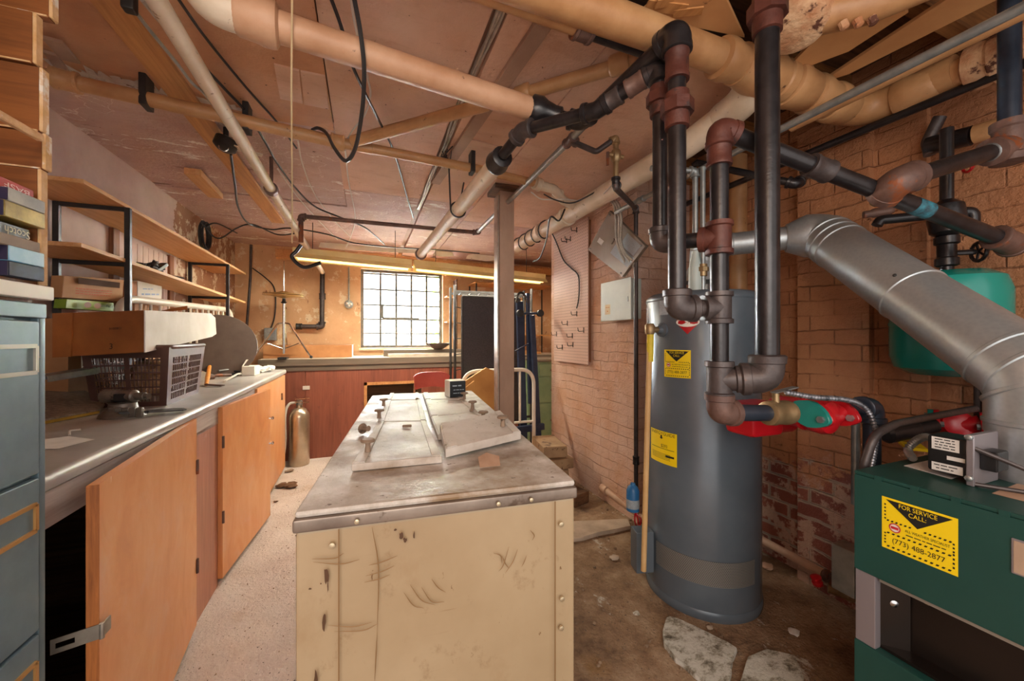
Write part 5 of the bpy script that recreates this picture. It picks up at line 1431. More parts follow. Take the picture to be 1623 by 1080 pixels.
slab('concrete_slab', [(880, 858), (925, 852), (948, 843), (975, 839), (1000, 834), (995, 822), (960, 824), (905, 826)], 0.025, m_conc, 'broken concrete slab on the floor between freezer and water heater', 'slab')
def plaster():
    n = NT('flaking_white_plaster'); k = n.coord()
    col = n.ramp(n.noise(13, 9, 0.75, co=n.coord((1, 1.6, 1), (0, 0, 0.6))), [(0.36, (84, 72, 58)), (0.46, (176, 168, 150)), (0.52, (216, 212, 200)), (0.7, (232, 228, 218))])
    n.bump(n.noise(30, 8, 0.75, co=k), 1.0, 0.012)
    return n.fin(col, 0.85)
m_plas = plaster()
slab('plaster_slab', [(1050, 998), (1056, 978), (1063, 976), (1070, 981), (1084, 983), (1090, 990), (1102, 991), (1112, 1000), (1126, 1003), (1136, 1012), (1152, 1016), (1169, 1027), (1163, 1042), (1158, 1046), (1160, 1062), (1154, 1095), (1130, 1090), (1118, 1078), (1100, 1068), (1088, 1052), (1070, 1044), (1064, 1030), (1052, 1020)], 0.022, m_plas, 'flaking white plaster slab on the floor before the water heater', 'slab')
slab('plaster_slab', [(1185, 1040), (1215, 1028), (1260, 1038), (1275, 1075), (1265, 1120), (1190, 1130), (1170, 1090)], 0.018, m_plas, 'second white plaster slab, at the lower edge between heater and boiler', 'slab')
m_crumb = mottled('dirt_clod', (150, 124, 100), (120, 96, 76), 20, 0.9)
for i, (px, py, s_, nm, lab, mm) in enumerate(((1010, 972, 0.03, 'plaster_chunk', 'small white chunk on the dirt floor beside the freezer corner', m_plas), (978, 886, 0.05, 'broken_clip', 'small grey broken piece on the dirt left of the heater', m_conc), (1262, 1003, 0.05, 'paper_flake', 'pale flake on the dark dirt under the boiler pipes', m_paper), (1130, 997, 0.03, 'paper_flake', 'pale flake on the dirt at the heater foot', m_conc), (1204, 898, 0.07, 'brick_piece', 'reddish broken piece lying behind the heater', m_pinkpipe), (455, 772, 0.09, 'leaf_litter', 'dark leaf litter on the floor before the fire extinguisher', m_oldwood), (458, 748, 0.05, 'leaf_litter', 'brown dry scraps at the foot of the fire extinguisher', m_knob), (437, 796, 0.02, 'leaf_litter', 'tiny brown crumb beside the orange door', m_oldwood))):
    p = at(px, py, Z=0.004); mb = MB()
    for k in range(4 if nm == 'leaf_litter' else 1): mb.lump(p + V((R.uniform(-1, 1) * s_ * 0.4, R.uniform(-1, 1) * s_ * 0.4, s_ * 0.16)), (s_, s_ * 0.8, s_ * 0.35), 0.3, 2)
    one(nm, mb, mm, lab, 'debris')
mb = MB()
for k in range(420):
    x, y = R.uniform(0.45, 2.0), R.uniform(0.3, 3.0)
    if (x - 1.57) ** 2 + (y - 1.43) ** 2 < 0.09 or (x > 1.2 and y < 0.7): continue
    s_ = R.choice((0.006, 0.008, 0.012, 0.018))
    mb.lump((x, y, s_ * 0.25), (s_, s_ * R.uniform(.6, 1.2), s_ * 0.7), 0.3, 1)
for k in range(160):
    x, y = R.uniform(-0.6, -0.1), R.uniform(1.0, 4.0); s_ = R.choice((0.004, 0.006, 0.008))
    mb.lump((x, y, s_ * 0.3), (s_, s_, s_ * 0.6), 0.3, 1)
o = mb.build('floor_rubble', m_crumb); o['kind'] = 'stuff'; o['label'] = 'loose crumbs and grit scattered over the concrete floor'; o['category'] = 'rubble'

# ---- water heater
m_tank = mottled('grey_enamel', (92, 102, 112), (104, 114, 124), 3, 0.26, 0.15, spec=0.7)
HC = V((1.575, 1.437, 0)); HR = 0.258; HT = 1.468
t = thing('water_heater', 'tall grey gas water heater with yellow stickers standing before the brick alcove', 'water heater', HC)
wh = t
MB().lathe([(HR, 0.03), (HR, HT - 0.03), (HR - 0.004, HT - 0.018), (HR - 0.02, HT - 0.004), (HR - 0.05, HT), (0.05, HT + 0.004)], HC, (0, 0, 1), 64).build('tank', m_tank, t)
MB().lathe([(HR + 0.004, 0.0), (HR + 0.006, 0.008), (HR + 0.006, 0.03), (HR + 0.001, 0.04)], HC, (0, 0, 1), 64).build('base_ring', m_tank, t)
MB().lathe([(HR + 0.002, HT - 0.042), (HR + 0.004, HT - 0.038), (HR + 0.004, HT - 0.03), (HR, HT - 0.022)], HC, (0, 0, 1), 64).build('top_ring', m_tank, t)
def hit(px, py):
    r0 = at(px, py, D=1.0) - V((0, 0, EYE))
    ox, oy = -HC.x, -HC.y
    a = r0.x ** 2 + r0.y ** 2; b = 2 * (ox * r0.x + oy * r0.y); c = ox * ox + oy * oy - (HR + 0.001) ** 2
    dsc = max(b * b - 4 * a * c, 0); k = (-b - math.sqrt(dsc)) / (2 * a)
    p = r0 * k + V((0, 0, EYE)); a_ = math.atan2(p.y - HC.y, p.x - HC.x); return (a_ if a_ < 0.6 else a_ - 2 * math.pi), p.z
def onh(th0, z0, rr=0.0012):
    def f(u, v, d=0.0):
        a = th0 + u / HR
        return V((HC.x + (HR + rr + d) * math.cos(a), HC.y + (HR + rr + d) * math.sin(a), z0 + v))
    return f
def hrect(mb, f, u0, v0, u1, v1, d=0.0, n_=8):
    mb.grid(lambda a, b: f(u0 + (u1 - u0) * a, v0 + (v1 - v0) * b, d), n_, 1)
def perf_mat():
    n = NT('perforated_band'); k = n.coord()
    sp = n.n('ShaderNodeSeparateXYZ'); n.l(n.n('ShaderNodeTexCoord').outputs['Object'], sp.inputs[0])
    an = n.math('MULTIPLY', n.math('ARCTAN2', sp.outputs[1], sp.outputs[0]), HR / 0.0075)
    zz_ = n.math('DIVIDE', sp.outputs[2], 0.0065)
    row = n.math('MULTIPLY', n.math('MODULO', n.math('FLOOR', zz_), 2.0), 0.5)
    d0 = n.math('SUBTRACT', n.math('FRACT', n.math('ADD', an, row)), 0.5); d1 = n.math('SUBTRACT', n.math('FRACT', zz_), 0.5)
    h = n.math('LESS_THAN', n.math('ADD', n.math('MULTIPLY', d0, d0), n.math('MULTIPLY', d1, d1)), 0.09)
    return n.fin(n.mix(h, (140, 138, 134), (28, 28, 30)), 0.4, 0.2)
mb = MB()
a0, zt_ = hit(1040, 880); a1, _ = hit(1196, 910); 
zl, zh = 0.155, 0.265
mb.grid(lambda u, v: V((HC.x + (HR + 0.0015) * math.cos(a0 + (a1 - a0) * u), HC.y + (HR + 0.0015) * math.sin(a0 + (a1 - a0) * u), zl + (zh - zl) * v)), 40, 1)
mb.build('air_intake_screen', perf_mat(), t)
def service_sticker(parent, f, w, h, rf, texts=True):
    s = MB(); rf(s, f, -w / 2, -h / 2, w / 2, h / 2, 0.0); st = s.build('service_sticker', m_yellow, parent)
    s = MB()
    s.grid(lambda a, b: f((a - .5) * .88 * w * b, h * (.08 + .38 * b), .0006), 14, 4)
    s.build('black_triangle', m_ink, st)
    s = MB(); 
    put_text(s, 'FOR SERVICE', h * .085, lambda u, v: f(u, v, .0010), 0, h * .395, 0.80); put_text(s, 'CALL:', h * .085, lambda u, v: f(u, v, .0010), 0, h * .285, 0.85)
    s.build('lettering', m_yellow, st)
    s = MB(); put_text(s, '(773) 488-2877', h * .10, lambda u, v: f(u, v, .0006), 0, -h * .305, 0.86)
    put_text(s, 'ALL WEATHER SPECIALIST', h * .052, lambda u, v: f(u, v, .0006), w * .12, -h * .03, 0.72); put_line(s, w * .55, h * .028, lambda u, v: f(u, v, .0006), w * .12, -h * .105, 3)
    s.build('lettering', m_ink, st)
    s = MB()
    def dash(u0, v0, u1, v1, k_):
        for i in range(k_):
            a_, b_ = (i + .15) / k_, (i + .62) / k_
            if v0 == v1:
                uu, ub = u0 + (u1 - u0) * a_, u0 + (u1 - u0) * b_; hh = h * .016
                s.add([f(uu, v0 - hh, .0006), f(ub, v0 - hh, .0006), f(ub + hh, v0 + hh, .0006), f(uu + hh, v0 + hh, .0006)], [(0, 1, 2, 3)])
            else:
                va, vb = v0 + (v1 - v0) * a_, v0 + (v1 - v0) * b_; ww = w * .012
                s.add([f(u0 - ww, va, .0006), f(u0 + ww, va, .0006), f(u0 + ww, vb, .0006), f(u0 - ww, vb, .0006)], [(0, 1, 2, 3)])
    dash(-w * .44, h * .06, -w * .07, h * .06, 6); dash(w * .07, h * .06, w * .44, h * .06, 6); dash(-w * .44, -h * .18, w * .44, -h * .18, 12); dash(-w * .44, -h * .44, w * .44, -h * .44, 12)
    dash(-w * .45, -h * .18, -w * .45, -h * .42, 4); dash(w * .45, -h * .12, w * .45, -h * .42, 4); dash(-w * .45, h * .06, -w * .45, h * .40, 5); dash(w * .45, h * .06, w * .45, -h * .14, 3)
    s.build('dashed_border', m_ink, st)  # dashed border printed round the sticker
    s = MB(); s.grid(lambda a, b: f(-w * .31 + w * .085 * b * math.cos(a * 6.2832), -h * .05 + w * .085 * b * math.sin(a * 6.2832), .0008), 20, 1); s.build('round_emblem', plain('emblem_rim', (190, 40, 60), 0.5), st)
    s = MB(); s.grid(lambda a, b: f(-w * .31 + w * .066 * b * math.cos(a * 6.2832), -h * .05 + w * .066 * b * math.sin(a * 6.2832), .0011), 20, 1); s.build('emblem_face', m_white, st)
    s = MB(); rect(s, lambda u, v, d: f(u, v, d), -w * .365, -h * .075, -w * .255, -h * .025, .0014); s.build('emblem_bar', plain('emblem_red', (200, 40, 50), 0.5), st)
    return st
th, z = hit(1073.5, 577); tha, _ = hit(1053, 577); thb, _ = hit(1095, 577); w_ = abs(thb - tha) * HR
_, za = hit(1073, 555); _, zb = hit(1073, 599)
service_sticker(t, onh((tha + thb) / 2, (za + zb) / 2), w_, za - zb, hrect)
tha, z1 = hit(1032, 677); thb, z2 = hit(1073, 742)
f = onh((tha + thb) / 2, (z1 + z2) / 2); w_, h_ = abs(thb - tha) * HR, abs(z1 - z2)
mb = MB(); hrect(mb, f, -w_ / 2, -h_ / 2, w_ / 2, h_ / 2); es = mb.build('energy_label', m_yellow, t)
mb = MB(); g = lambda u, v: f(u, v, .0006)
put_text(mb, 'ENERGYGUIDE', h_ * .10, g, 0, h_ * .42, w_ / (h_ * 1.0)); put_text(mb, '$293', h_ * .10, g, w_ * .1, h_ * .05, 0.9)
for k in range(5): hrect(mb, f, -w_ * .4, -h_ * (.2 + .04 * k), w_ * .3, -h_ * (.195 + .04 * k) + .0008, .0006)
hrect(mb, f, -w_ * .42, -h_ * .045, w_ * .42, -h_ * .03, .0006); hrect(mb, f, w_ * .15, -h_ * .27, w_ * .42, -h_ * .21, .0006)
mb.add([g(-w_ * .03, h_ * .37), g(w_ * .03, h_ * .37), g(w_ * .03, h_ * .30), g(w_ * .07, h_ * .30), g(0, h_ * .25), g(-w_ * .07, h_ * .30), g(-w_ * .03, h_ * .30)], [(0, 1, 2, 3, 4, 5, 6)])
mb.build('lettering', m_ink, es)
tha, z1 = hit(1071, 500); thb, z2 = hit(1110, 530)
f = onh((tha + thb) / 2, (z1 + z2) / 2); w_, h_ = abs(thb - tha) * HR, abs(z1 - z2)
mb = MB(); mb.grid(lambda a, b: f((a - .5) * w_ * (min(1, b / .62) if b < .62 else 1 - .4 * (b - .62) / .38), h_ * (b - .5)), 12, 12); rs = mb.build('red_sticker', m_red, t)
mb = MB(); mb.grid(lambda a, b: f(w_ * .48 * b * math.cos(a * 6.2832), h_ * .12 + h_ * .24 * b * math.sin(a * 6.2832), .0006), 20, 1); mb.build('white_oval', m_white, rs)
mb = MB(); put_text(mb, '224-7212', h_ * .2, lambda u, v: f(u, v, .0011), 0, h_ * .12, 0.95); mb.build('lettering', m_red, rs)
tha, z1 = hit(1045, 477); thb, z2 = hit(1059, 499); f = onh((tha + thb) / 2, (z1 + z2) / 2); mb = MB(); hrect(mb, f, -abs(thb - tha) * HR / 2, -(z1 - z2) / 2, abs(thb - tha) * HR / 2, (z1 - z2) / 2); mb.build('silver_label', m_lpap, t)
th0, _ = hit(1024, 730); mb = MB(); f = onh(th0 - 0.05, hit(1030, 725)[1]); hrect(mb, f, -0.09, -0.16, 0.05, 0.15); mb.build('data_label', m_paper, t)
# relief valve and drip tube
th, z = hit(1049, 523); n_ = V((math.cos(th), math.sin(th), 0)); pv = V((HC.x, HC.y, z)) + n_ * HR
MB().lathe([(0.034, -0.004), (0.034, 0.006), (0.02, 0.012), (0.016, 0.03)], pv, n_, 18).build('port_flange', m_tank, t)
vb = MB().cyl(pv + n_ * 0.01, pv + n_ * 0.075, 0.014, 12)
vb.lathe([(0.02, -0.01), (0.023, 0.0), (0.023, 0.03), (0.016, 0.04)], pv + n_ * 0.075 - V((0, 0, 0.012)), (0, 0, 1), 12); vb.build('relief_valve', m_brass, t)
pt = pv + n_ * 0.075
pe = at(1020, 905, D=(pt.x * SA + pt.y * CA) - 0.01)
m_cpvc = mottled('tan_plastic_tube', (206, 164, 108), (220, 180, 126), 8, 0.5)
MB().tube([pt - V((0, 0, 0.02)), pe], 0.0125, 12).build('drip_tube', m_cpvc, t)
mb = MB(); mb.lathe([(0.016, 0), (0.016, 0.13)], pt - V((0, 0, 0.15)), (0.02, 0, 1), 12); mb.build('yellow_tag', mottled('yellow_tag', (230, 206, 60), (210, 186, 50), 20, 0.5), t)
# gas control and drain valve
th, z = hit(1026, 850); n_ = V((math.cos(th + 0.25), math.sin(th + 0.25), 0)); tn = V((-n_.y, n_.x, 0))
rotg = Matrix((tn, n_, V((0, 0, 1)))).transposed()
pc_ = V((HC.x, HC.y, 0)) + n_ * (HR + 0.05)
MB().obox((pc_.x, pc_.y, at(1003, 850, D=2.0).z), (0.075, 0.09, 0.20), rotg, 0.006).build('gas_control', m_tank, t)
th, z = hit(1022, 848); n2 = V((math.cos(th), math.sin(th), 0))
mb = MB().cyl(V((HC.x, HC.y, z)) + n2 * HR, V((HC.x, HC.y, z)) + n2 * (HR + 0.05), 0.012, 10); mb.lathe([(0.014, 0), (0.02, 0.004), (0.02, 0.014), (0.012, 0.018)], V((HC.x, HC.y, z)) + n2 * (HR + 0.045), n2, 8); mb.build('drain_valve', m_galv, t)
# draft hood and flue
m_duct = NT('galvanised_duct'); _k = m_duct.coord((1, 1, 1))
_v = m_duct.n('ShaderNodeTexVoronoi'); _v.inputs['Scale'].default_value = 90; m_duct.l(_k, _v.inputs['Vector'])
_c = m_duct.mix(m_duct.math('MULTIPLY', m_duct.noise(5, 5, 0.6, co=_k), 0.6), (190, 196, 200), (160, 168, 172))
_c = m_duct.mix(m_duct.math('MULTIPLY', _v.outputs['Distance'], 0.5), _c, (206, 212, 212))
m_duct = m_duct.fin(_c, 0.40, 0.7)
htop = V((HC.x, HC.y, HT))
MB().lathe([(0.10, 0.06), (0.095, 0.075), (0.055, 0.14), (0.052, 0.17)], htop, (0, 0, 1), 28).build('draft_hood', m_duct, t)
for k in range(3):
    a = k * 2.1 + 0.4; MB().box((HC.x + 0.09 * math.cos(a) - 0.006, HC.y + 0.09 * math.sin(a) - 0.006, HT), (HC.x + 0.09 * math.cos(a) + 0.006, HC.y + 0.09 * math.sin(a) + 0.006, HT + 0.065)).build('hood_leg', m_duct, t)
C1 = at(1302, 372, D=1.68); C2 = at(1652, 606, X=1.60)
t = thing('flue_duct', 'big galvanised flue duct sloping from the heater pipe down to the boiler', 'duct', C2)
HB = V((HC.x, HC.y, HT + 0.235))
pA = C1 + (HB - C1).normalized() * 0.10
MB().tube(fillet([htop + V((0, 0, 0.16)), HB, pA], 0.06, 6), 0.053, 24).build('heater_flue', m_duct, t)
for w in (0.35, 0.75): coupling(t, HB.lerp(pA, w), pA - HB, 0.0405, m_duct, 0.02, 'seam_ring')
d12 = (C2 - C1).normalized()
MB().tube(fillet([C1 + (HB - C1).normalized() * 0.13 , C1, C1 + d12 * 0.12], 0.10, 8), [0.062] + [0.094] * 9 + [0.094], 32).build('upper_elbow', m_duct, t)
MB().tube([C1 + d12 * 0.02, C2 - d12 * 0.06], 0.095, 40).build('duct_pipe', m_duct, t)
def ring(p, d, r): return MB().lathe([(r, -0.007), (r + 0.0035, -0.004), (r + 0.0035, 0.004), (r, 0.007)], p, d, 40, False)
L12 = (C2 - C1).length
for w in (0.05, 0.09, 0.13, L12 * 0.55, L12 - 0.09): ring(C1 + d12 * w, d12, 0.095).build('seam_ring', m_duct, t)
zbt = 0.885
MB().tube(fillet([C2 - d12 * 0.08, C2, V((C2.x, C2.y, 1.0))], 0.10, 4), 0.096, 40).build('lower_elbow', m_duct, t)
MB().tube([V((C2.x, C2.y, 1.02)), V((C2.x, C2.y, zbt))], 0.093, 40).build('stack', m_duct, t)
for p_, d_ in ((C2 - d12 * 0.03, d12), (C2 + V((0, 0, -0.03)) - d12 * 0.01, (d12 + V((0, 0, -1))).normalized()), (V((C2.x, C2.y, 1.03)), V((0, 0, 1)))): ring(p_, d_, 0.096).build('seam_ring', m_duct, t)
sp_ = C1 + d12 * (L12 * 0.52); nrm_ = V((-0.75, 0.1, 0.62)); nrm_ = (nrm_ - d12 * nrm_.dot(d12)).normalized()
MB().ball(sp_ + nrm_ * 0.095, 0.006, seg=8).build('screw', m_blackmet, t)

# water connections on the heater top
t = thing('heater_water_pipes', 'galvanised water pipes with brass valves rising from the heater top', 'pipes', htop)
a, b = at(1102, 462, D=1.80), at(1114, 462, D=1.78)
a.z = b.z = HT + 0.002
MB().lathe([(0.030, 0), (0.030, 0.10), (0.026, 0.13), (0.016, 0.17), (0.016, 0.20)], a, (0, 0, 1), 18).build('dielectric_nipple', m_panel, t)
MB().lathe([(0.018, 0.19), (0.022, 0.195), (0.022, 0.225), (0.018, 0.23)], a, (0, 0, 1), 6).build('union_nut', m_galv, t)
MB().cyl(a + V((0, 0, 0.22)), V((a.x, a.y, 2.03)), 0.013, 12).build('pipe', m_galv, t)
MB().cyl(b, V((b.x, b.y, 2.05)), 0.012, 12).build('pipe', m_galv, t)
union(t, b + V((0, 0, 0.10)), (0, 0, 1), 0.014, m_brass); 
mb = MB().lathe([(0.016, 0), (0.022, 0.01), (0.022, 0.05), (0.016, 0.06)], b + V((0, 0, 0.19)), (0, 0, 1), 10); mb.cyl(b + V((0, 0, 0.22)), b + V((0.03, -0.04, 0.23)), 0.010, 8); mb.build('gate_valve', m_brass, t)
MB().lathe([(0.008, 0), (0.022, 0.004), (0.022, 0.010), (0.008, 0.014)], b + V((0.03, -0.04, 0.23)), (0.6, -0.8, 0.2), 12).build('handwheel', m_brass, t)
elbow(t, V((a.x, a.y, 1.9)), V((a.x, a.y, 2.04)), V((a.x - 0.2, a.y + 0.05, 2.04)), 0.014, m_galv)
MB().cyl((a.x - 0.02, a.y, 2.04), (a.x - 0.22, a.y + 0.05, 2.04), 0.013, 10).build('pipe', m_galv, t)

# ---- gas pipe with blue fitting: handled with the ceiling gas line; blue bottle on the floor-side
p = at(1003, 810, D=2.05)
t = thing('blue_canister', 'blue cylinder on the gas pipe end beside the heater control', 'canister', p)
MB().lathe([(0.028, 0), (0.034, 0.004), (0.034, 0.11), (0.026, 0.13), (0.014, 0.14), (0.012, 0.15)], p, (0, 0, 1), 18).build('canister_body', mottled('blue_plastic', (42, 104, 160), (58, 124, 180), 10, 0.35), t)
MB().lathe([(0.0345, 0.02), (0.0348, 0.022), (0.0348, 0.065), (0.0345, 0.067)], p, (0, 0, 1), 18, False).build('pale_label', m_lpap, t)
mb = MB()
for k in range(3): mb.tube(spline([p + V((0.0, -0.02, 0.0)), p + V((-0.02 + 0.02 * k, -0.04, -0.03)), p + V((0.01 * k, -0.03, -0.07)), p + V((0.03, 0.0, -0.09))]), 0.004, 6)
mb.build('wires', m_red, t)

# ---- expansion tank on the alcove wall
m_teal = plain('teal_enamel', (22, 140, 128), 0.25, 0.0, 0.6)
tc = V((2.0, 0.726, 0)); z0_ = at(1490, 598, D=1.37).z; z1_ = at(1500, 428, D=1.37).z
t = thing('expansion_tank', 'teal green expansion tank hanging in the alcove behind the flue duct', 'tank', (tc.x, tc.y, z0_))
MB().lathe([(0.02, z0_), (0.10, z0_ + 0.006), (0.14, z0_ + 0.03), (0.153, z0_ + 0.075), (0.153, z1_ - 0.075), (0.14, z1_ - 0.03), (0.10, z1_ - 0.006), (0.03, z1_)], tc, (0, 0, 1), 40).build('tank_body', m_teal, t)
MB().lathe([(0.154, (z0_ + z1_) / 2 - 0.008), (0.156, (z0_ + z1_) / 2), (0.154, (z0_ + z1_) / 2 + 0.008)], tc, (0, 0, 1), 40, False).build('weld_seam', m_teal, t)
# valve stack above the tank
t = thing('valve_stack', 'black iron valve stack on the alcove wall above the teal tank', 'valves', (tc.x, tc.y, z1_))
vx = V((tc.x + 0.03, tc.y, 0))
MB().cyl(V((tc.x, tc.y, z1_ - 0.01)), V((tc.x, tc.y, 2.02)), 0.019, 12).build('pipe', m_black, t)
zs_ = [at(1485, py, D=1.38).z for py in (400, 345, 300, 262)]
MB().lathe([(0.024, -0.05), (0.032, -0.045), (0.032, -0.02), (0.026, -0.015), (0.026, 0.03), (0.034, 0.035), (0.034, 0.06), (0.022, 0.065)], (tc.x, tc.y, zs_[0]), (0, 0, 1), 14).build('gate_valve', m_black, t)
sd = V((0.78, -0.62, 0))
mb = MB().cyl((tc.x, tc.y, zs_[0]), V((tc.x, tc.y, zs_[0])) + sd * 0.08, 0.010, 8); mb.build('valve_stem', m_black, t)
mb = MB(); c_ = V((tc.x, tc.y, zs_[0])) + sd * 0.09; x_, y_, _ = frame(sd)
mb.tube([c_ + (x_ * math.cos(a * 0.5236) + y_ * math.sin(a * 0.5236)) * 0.034 for a in range(12)], 0.006, 6, True)
for k in range(5): mb.cyl(c_, c_ + (x_ * math.cos(k * 1.2566) + y_ * math.sin(k * 1.2566)) * 0.034, 0.004, 6)
mb.build('handwheel', m_black, t)
MB().lathe([(0.02, -0.07), (0.045, -0.05), (0.052, 0.0), (0.045, 0.05), (0.02, 0.07)], (tc.x, tc.y, zs_[1]), (0, 0, 1), 16).build('air_separator', m_black, t)
q = V((tc.x, tc.y, zs_[1] + 0.02)); rt = V((0.7, -0.7, 0)); lf = -rt
MB().tube(fillet([q, q + lf * 0.19, q + lf * 0.20 + V((0, 0, -0.02))], 0.02), 0.018, 12).build('side_pipe', m_black, t)
MB().lathe([(0.012, 0), (0.018, 0.01), (0.018, 0.06), (0.014, 0.07), (0.014, 0.09)], q + lf * 0.15 + V((0, 0, 0.035)), lf + V((0, 0, -0.1)), 14).build('relief_valve', m_rusty, t)
MB().ball(q + lf * 0.20 + V((0, 0, 0.075)), 0.022).build('valve_cap', m_brass, t)
MB().tube(fillet([q + V((0, 0, 0)), q + rt * 0.07, q + rt * 0.07 + V((0, 0, -0.05))], 0.02), 0.018, 12).build('side_pipe', m_black, t)
MB().lathe([(0.016, 0), (0.024, 0.01), (0.026, 0.04), (0.018, 0.06)], (tc.x, tc.y, zs_[3] - 0.03), (0, 0, 1), 12).build('brass_cock', m_brass, t)
mb = MB(); c_ = V((tc.x, tc.y, zs_[3])) + sd * 0.06; mb.tube([c_ + (x_ * math.cos(a * 0.5236) + y_ * math.sin(a * 0.5236)) * 0.024 for a in range(12)], 0.005, 6, True); mb.cyl(c_ - x_ * 0.024, c_ + x_ * 0.024, 0.004, 6); mb.cyl((tc.x, tc.y, zs_[3]), c_, 0.005, 6); mb.build('red_handwheel', m_red, t)

# ---- boiler
m_boil = mottled('dark_teal_enamel', (28, 70, 64), (34, 78, 71), 3, 0.4, 0.1)
m_boilin = plain('dark_burner_steel', (58, 50, 46), 0.28, 0.7)
m_boilgrey = plain('grey_sheet_edge', (150, 142, 146), 0.4, 0.4)
BX, BYF, BYN, BT = 1.25, 0.632, -0.08, 0.878
t = thing('boiler', 'dark teal gas boiler with a yellow service sticker standing against the alcove wall', 'boiler', ((BX + 1.9) / 2, 0.28, 0))
mb = MB().box((BX, BYN, 0.618), (BX + 0.03, BYF, BT - 0.002), 0.003); mb.build('upper_front_panel', m_boil, t)
mb = MB().box((BX, BYN, 0.02), (BX + 0.03, BYF, 0.424), 0.003); mb.build('lower_front_panel', m_boil, t)
mb = MB().box((BX + 0.001, BYN, BT - 0.002), (1.90, BYF, BT + 0.008), 0.003); mb.build('top_panel', m_boil, t)
mb = MB().box((BX + 0.03, BYF - 0.012, 0.02), (1.90, BYF, BT - 0.002)); mb.build('side_panel', m_boil, t)
mb = MB().box((BX + 0.03, BYN, 0.02), (1.90, BYN + 0.012, BT - 0.002)); mb.box((1.888, BYN, 0.02), (1.90, BYF, BT - 0.002)); mb.build('back_panel', m_boil, t)
mb = MB().box((BX + 0.004, BYF - 0.045, 0.424), (BX + 0.03, BYF - 0.001, 0.618), 0.003); mb.build('corner_post', m_boilgrey, t)
mb = MB().prism([(BX + 0.03, BYF - 0.04, 0.42), (BX + 0.075, BYF - 0.085, 0.42), (BX + 0.075, BYF - 0.085, 0.62), (BX + 0.03, BYF - 0.04, 0.62)], (0.002, 0.002, 0)); mb.build('inner_post', m_boilin, t)
mb = MB().box((BX + 0.08, BYN + 0.02, 0.40), (BX + 0.10, BYF - 0.02, 0.64)); mb.build('burner_shield', m_boilin, t)
MB().box((BX + 0.03, BYN + 0.02, 0.40), (BX + 0.10, BYF - 0.02, 0.43)).build('burner_tray', m_boilin, t)
MB().box((BX + 0.012, BYN, 0.606), (BX + 0.03, BYF - 0.05, 0.618)).build('panel_lip', m_holder2, t)
MB().lathe([(0.008, 0), (0.009, 0.004), (0.004, 0.006)], (BX + 0.055, BYF - 0.06, 0.545), (-0.7, -0.7, 0), 12).build('bolt', m_chrome, t)
mb = MB(); mb.tube([V((BX + 0.078, BYF - 0.115, 0.585)) + V((0, math.cos(a * .4488) * 0.012, math.sin(a * .4488) * 0.012)) for a in range(14)], 0.002, 6, True); mb.build('sight_ring', m_brass, t)
# seam tabs on the top edge
mb = MB()
for k in range(9): MB().box((BX - 0.0008, BYF - 0.06 - k * 0.07, BT - 0.004), (BX + 0.02, BYF - 0.045 - k * 0.07, BT + 0.0085)).build('edge_tab', m_boil, t)
# sticker on the upper front panel
pa, pb = at(1398, 786, X=BX), at(1519, 820, X=BX); pc2 = at(1400, 867, X=BX)
cy, cz = (pa.y + pb.y) / 2, (pa.z + pc2.z) / 2
f = flat((BX - 0.0006, cy, cz), (0, -1, 0), (0, 0, 1))
def frect(mb, f, u0, v0, u1, v1, d=0.0): rect(mb, f, u0, v0, u1, v1, d)
service_sticker(t, f, pa.y - pb.y, pa.z - pc2.z, frect)
# framed control opening
pa = at(1603, 852, X=BX); pb = at(1603, 908, X=BX)
mb = MB().box((BX - 0.003, pa.y - 0.10, pb.z), (BX + 0.001, pa.y, pa.z), 0.003); fr = mb.build('control_frame', m_boilgrey, t)
MB().box((BX - 0.004, pa.y - 0.096, pb.z + 0.004), (BX - 0.002, pa.y - 0.004, pa.z - 0.004)).build('control_plate', mottled('beige_plate', (176, 150, 128), (186, 160, 138), 8, 0.5), fr)
# papers on the boiler top
TZ = BT + 0.0085
q = [at(1440, 730, Z=TZ), at(1480, 722, Z=TZ), at(1480, 745, Z=TZ), at(1462, 742, Z=TZ)]
q = [V((1.42, 0.60, TZ)), V((1.62, 0.60, TZ)), V((1.62, 0.50, TZ)), V((1.40, 0.50, TZ))]
MB().prism(q, (0, 0, 0.0006)).build('top_label', m_paper, t)
MB().prism([V((1.36, 0.42, TZ)), V((1.66, 0.43, TZ)), V((1.66, 0.36, TZ)), V((1.36, 0.35, TZ))], (0, 0, 0.0006)).build('top_label', m_pinkpipe, t)
boil = t
# damper motor with wire bracket
pm = at(1514, 722, X=1.43)
t = thing('vent_damper_motor', 'black vent damper motor with white labels on the boiler top beside the flue', 'motor', (pm.x, pm.y, TZ))
ml, mr = at(1481, 718, X=1.43), at(1546, 728, X=1.43)
hh = 0.048
MB().box((1.39, mr.y, TZ + 0.012), (1.47, ml.y, TZ + 0.012 + 2 * hh), 0.008).build('motor_case', m_blackpl, t)
zc_ = TZ + 0.012 + hh
f = flat((1.3893, (ml.y + mr.y) / 2, zc_), (0, -1, 0), (0, 0, 1)); wv = ml.y - mr.y
mb = MB(); rect(mb, f, -wv * .36, .012, wv * .32, .044, .0004); rect(mb, f, -wv * .36, -.043, wv * .4, -.022, .0004); rect(mb, f, wv * .02, -.010, wv * .45, .0, .0004); mb.build('white_labels', m_paper, t)
mb = MB(); g = lambda u, v: f(u, v, .0008)
for k in range(4): put_line(mb, wv * .5, .004, g, -wv * .03, .039 - .007 * k, k)
put_line(mb, wv * .6, .004, g, 0, -.028, 5); put_line(mb, wv * .5, .004, g, 0, -.036, 6); mb.build('lettering', m_ink, t)
mb = MB().box((1.375, mr.y - 0.016, TZ), (1.50, mr.y - 0.002, TZ + 0.125), 0.002); mb.build('mounting_plate', m_boilgrey, t)
